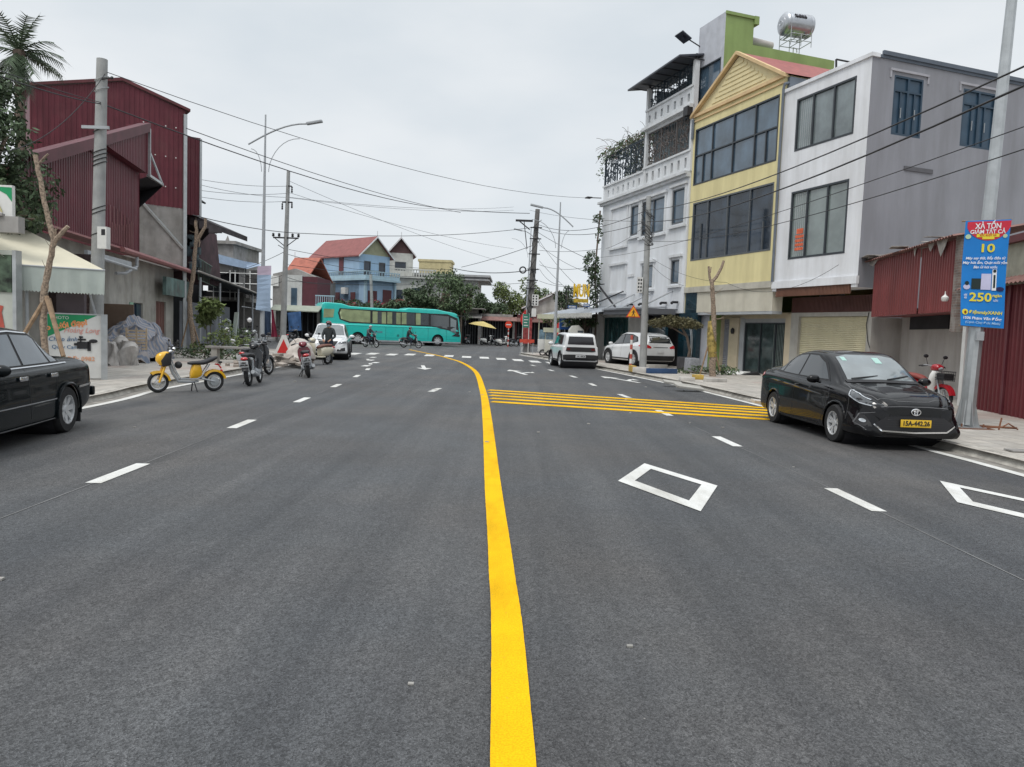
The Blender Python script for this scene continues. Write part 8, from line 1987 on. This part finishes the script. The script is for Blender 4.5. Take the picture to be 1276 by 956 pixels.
# ================================================================== clutter
def crumple(name,label,cat,loc,rz,L_,W_,H_,mat,seed,n=16,p=2.2,fold=.06,group=None):
    m=MB();idx=[]
    for i in range(n+1):
        row=[]
        for j in range(n+1):
            u,v=2*i/n-1,2*j/n-1;z=H_*max(0,1-abs(u)**p)**.5*max(0,1-abs(v)**p)**.5
            q=Vector((u*L_/2,v*W_/2,z));nn=mnoise.noise_vector(q*3.1+Vector((seed,0,0)))*fold*2;row.append(m.pt(q+nn+Vector((0,0,abs(nn.z)*.3))))
        idx.append(row)
    for i in range(n):
        for j in range(n): m.face(idx[i][j],idx[i+1][j],idx[i+1][j+1],idx[i][j+1])
    return m.build(name,mat,None,smooth=True,ang=60,loc=loc,rz=rz,label=label,cat=cat,group=group)
def stripe_sub(nt,b,tc,out,mix,ramp,nz):
    w_=nt.nodes.new('ShaderNodeTexWave');w_.inputs['Scale'].default_value=3.;w_.inputs['Distortion'].default_value=1.5;nt.links.new(tc.outputs['Object'],w_.inputs['Vector'])
    nt.links.new(mix('MIX',ramp(w_.outputs['Fac'],.45,.6,(0,0,0),(1,1,1)),out,(.16,.19,.25)),b.inputs['Base Color'])
mTarpG=M('grey_striped_tarp',(.30,.28,.28),.8,var=.15,scale=4,sub=stripe_sub)
b=G(186,450,.12);crumple('striped_tarpaulin_heap','long heap covered by a grey striped tarpaulin against the concrete wall','tarpaulin heap',(b.x-.6,b.y+.3,.12),math.radians(100),3.6,1.7,1.35,mTarpG,2,fold=.16,n=24)
b=G(160,446,.12);crumple('blue_tarpaulin_heap','dark blue tarpaulin bundle behind the wooden rack','tarpaulin heap',(b.x-.7,b.y+1.0,.12),1.,1.5,1.0,1.75,mTarp,5,fold=.14,n=20)
b=G(143,448,.12);m_=MB();m_.box(-.55,.55,-.03,.03,0,1.95,T=Matrix.Rotation(.12,4,'X'));m_.build('brown_board',M('brown_board_face',(.17,.12,.09),.85,var=.2,streak=.3),None,loc=(b.x-.1,b.y+.5,.12),rz=.15,label='tall brown board leaning left of the blue tarpaulin bundle',cat='board')
mSack=M('dirty_white_sack',(.42,.40,.38),.9,var=.25,scale=5)
for i,(px,py,h_,lb) in enumerate(((137,455,.75,'leftmost grey-white sack below the brown board'),(149,454,.85,'middle grey-white sack below the brown board'),(160,455,.8,'dusty sack leaning on the wooden rack'))):
    b=G(px,py,.12);t=crumple('sack',lb,'sack',(b.x,b.y,.12),i,.55,.5,h_,mSack,i+7,n=12,p=3,fold=.09,group='sacks by the concrete wall')
b=G(170,452,.12);t=thing('wooden_rack','pale wooden slatted rack leaning on the tarpaulin heap','rack',(b.x,b.y,.12),.25)
m_=MB();
for x in (-.3,0,.3):m_.box(x-.025,x+.025,-.02,.02,0,1.15)
m_.sep('rail',M('pale_timber',(.45,.36,.26),.8,var=.2,scale=6),t)
m_=MB()
for k in range(11):m_.box(-.33,.33,-.035,-.02,.03+.1*k,.08+.1*k)
m_.build('slats',M('pale_timber',(.45,.36,.26)),t)
b=G(131,452,.12);crumple('plastic_bags','bundle of white and ochre bags beside the shop sign board','bags',(b.x-.1,b.y,.12),0,.45,.5,1.1,M('ochre_white_bag',(.45,.38,.28),.7,var=.5,scale=6),3,n=12,fold=.1)
# bench and low table near bikes
b=G(290,452,.12);t=thing('concrete_bench','low grey stone bench with block legs behind the yellow moped','bench',(b.x,b.y,.12),.1)
m_=MB();m_.box(-.9,.7,-.22,.22,.50,.58);m_.build('slab',mConc,t,bevel=.01)
m_=MB();m_.box(-.7,-.5,-.18,.18,0,.50);m_.box(.3,.5,-.18,.18,0,.50);m_.sep('leg',mConcL,t)
# rubble pile with red warning triangle
rr=random.Random(21)
b=G(352,455,.12);m_=MB()
for k in range(60):
    x,y=rr.gauss(0,.6),rr.gauss(0,1.1);s=rr.uniform(.06,.24);T_=Matrix.Translation((x,y,.06+max(0,.35-abs(x)*.25-abs(y)*.12)*rr.random()))@Matrix.Rotation(rr.uniform(-.5,.5),4,'X')@Matrix.Rotation(rr.uniform(0,3),4,'Z')
    m_.box(-s,s,-s*.7,s*.7,-.04,.05,T=T_)
m_.build('rubble_pile',M('pale_rubble',(.33,.29,.255),.95,var=.3,scale=3),None,kind='stuff',loc=(b.x-.7,b.y+.8,.1),label='heap of broken pale paving slabs at the left kerb behind the motorbikes',cat='rubble')
b=G(341,452,.12);t=thing('red_warning_triangle','red warning triangle with white edge standing on the rubble heap','warning triangle',(b.x-.1,b.y+1.5,.35),-.2)
m_=MB();m_.extr([(-.42,0,0),(.42,0,0),(.08,0,.78),(-.08,0,.78)],(0,.04,0));m_.build('white_frame',mAir,t)
m_=MB();m_.extr([(-.27,-.01,.08),(.27,-.01,.08),(.0,-.01,.62)],(0,.005,0));m_.build('red_panel',M('red_panel_mat',(.55,.03,.03),.6),t)
b=G(358,453,.12);crumple('white_sack','large white sack lying on the rubble next to the dark red motorbike','sack',(b.x+.1,b.y+1.2,.2),.8,1.0,.8,.75,M('white_sack_cloth',(.55,.50,.46),.9,var=.2,scale=4),17,n=14,fold=.1)
# right kerb: planter border, slabs
b0_,b1_=G(786,463,.12),G(843,464.5,.12)
m_=MB();P0=G(786,466,.12);d_=Vector((RD[0],RD[1],0))
t=thing('tree_pit_border','tree pit edged by broken white, yellow and dark blue painted blocks around the warning sign','kerb border',(0,0,0))
def seg_box(p,q,h,w_,mat,nm):
    A_=G(*p,.12);B_=G(*q,.12);dd=(B_-A_);L_=dd.length;Tm=Matrix.Translation(A_)@Matrix.Rotation(math.atan2(dd.y,dd.x),4,'Z')
    m=MB(Tm);m.box(0,L_,0,w_,0,h);return m.build(nm,mat,t,bevel=.012)
mBlue=M('blue_painted_block',(.03,.07,.16),.7,var=.2,dirt=.3);mWb=M('dirty_white_block',(.50,.48,.45),.85,var=.2,dirt=.4);mYb=M('dirty_yellow_block',(.50,.34,.08),.85,var=.2,dirt=.4)
seg_box((788,464),(808,465),.22,.2,mWb,'white_blocks');seg_box((808.5,465.5),(844,466),.2,.22,mBlue,'blue_blocks');seg_box((783,462.5),(788,464),.26,.16,mYb,'yellow_block');seg_box((803,459),(832,459.5),.18,.2,mWb,'white_blocks')
t=thing('tree_pit_border','tree pit edged by broken white and yellow blocks around the gold wrapped bare tree','kerb border',(0,0,0))
seg_box((848,475),(866,475.5),.14,.2,mWb,'white_blocks');seg_box((866,473),(877,473.3),.17,.3,mYb,'yellow_block');seg_box((880,476),(906,476.5),.12,.2,mWb,'white_blocks')
rr=random.Random(31)
for i,(px,py,s,lb) in enumerate(((838,478,.3,'broken kerb slab lying tilted near the tree pit'),(858,483.5,.42,'larger broken slab over a dark hole at the right kerb edge'),(944,502,.16,'white chipped slab at the kerb line near the rear of the black saloon'))):
    b=G(px,py,.1);m_=MB(Matrix.Rotation(.18,4,'X')@Matrix.Rotation(.1,4,'Y'));m_.box(-s,s,-s*.5,s*.5,-.02,.05);m_.build('broken_slab',mWb if i==2 else mConcL,None,bevel=.008,loc=(b.x,b.y,.12),rz=rr.uniform(0,1),label=lb,cat='slab')
b=G(925,466,.12);t=thing('entrance_ramp','small white entrance slab with black rubber edges before the glass door','ramp',(b.x,b.y,.12),math.atan2(RD[1],RD[0]))
m_=MB();m_.extr([(-.6,-.3,0),(-.6,.5,0),(-.6,.35,.1),(-.6,-.3,.1)],(1.2,0,0));m_.build('white_slab',mAir,t)
m_=MB();
for x in (-.95,.62): m_.extr([(x,-.25,0),(x,.6,0),(x,-.05,.14)],(.32,0,0))
m_.sep('rubber_edge',mBlk,t)
b=G(872,466,.12);m_=MB();m_.box(-.26,.26,-.25,.25,0,.62,taper=.92);m_.build('grey_block',M('grey_granite_block',(.25,.26,.28),.7,var=.2,scale=12),None,bevel=.04,loc=(b.x-.1,b.y+1.0,.12),rz=.3,label='grey squared stone block left of the gold wrapped bare tree',cat='stone block')
# tiny litter on the road
rr=random.Random(77)
m_=MB()
for k in range(36):
    x,y=rr.uniform(-7,6.3),rr.uniform(2.4,24)**1.0;s=rr.uniform(.006,.022)*(1+y*.03);m_.box(x-s,x+s,y-s*.7,y+s*.7,.001,.001+s*.6,T=None)
m_.build('grit',M('pale_grit',(.30,.29,.27),.9,var=.4),None,kind='stuff',label='scattered pale grit and chips on the asphalt',cat='grit')
m_=MB();m_.box(-.14,.14,-.1,.1,0,.02);b=G(1268,563,.12);m_.build("drain_cover",mConc,None,loc=(b.x,b.y,.13),label='small square grey cover in the pavement at the right picture edge',cat='drain cover')

for o in bpy.data.objects:
    l=o.get('label')
    if l and not(4<=len(l.split())<=16): print('LABELLEN',len(l.split()),l)
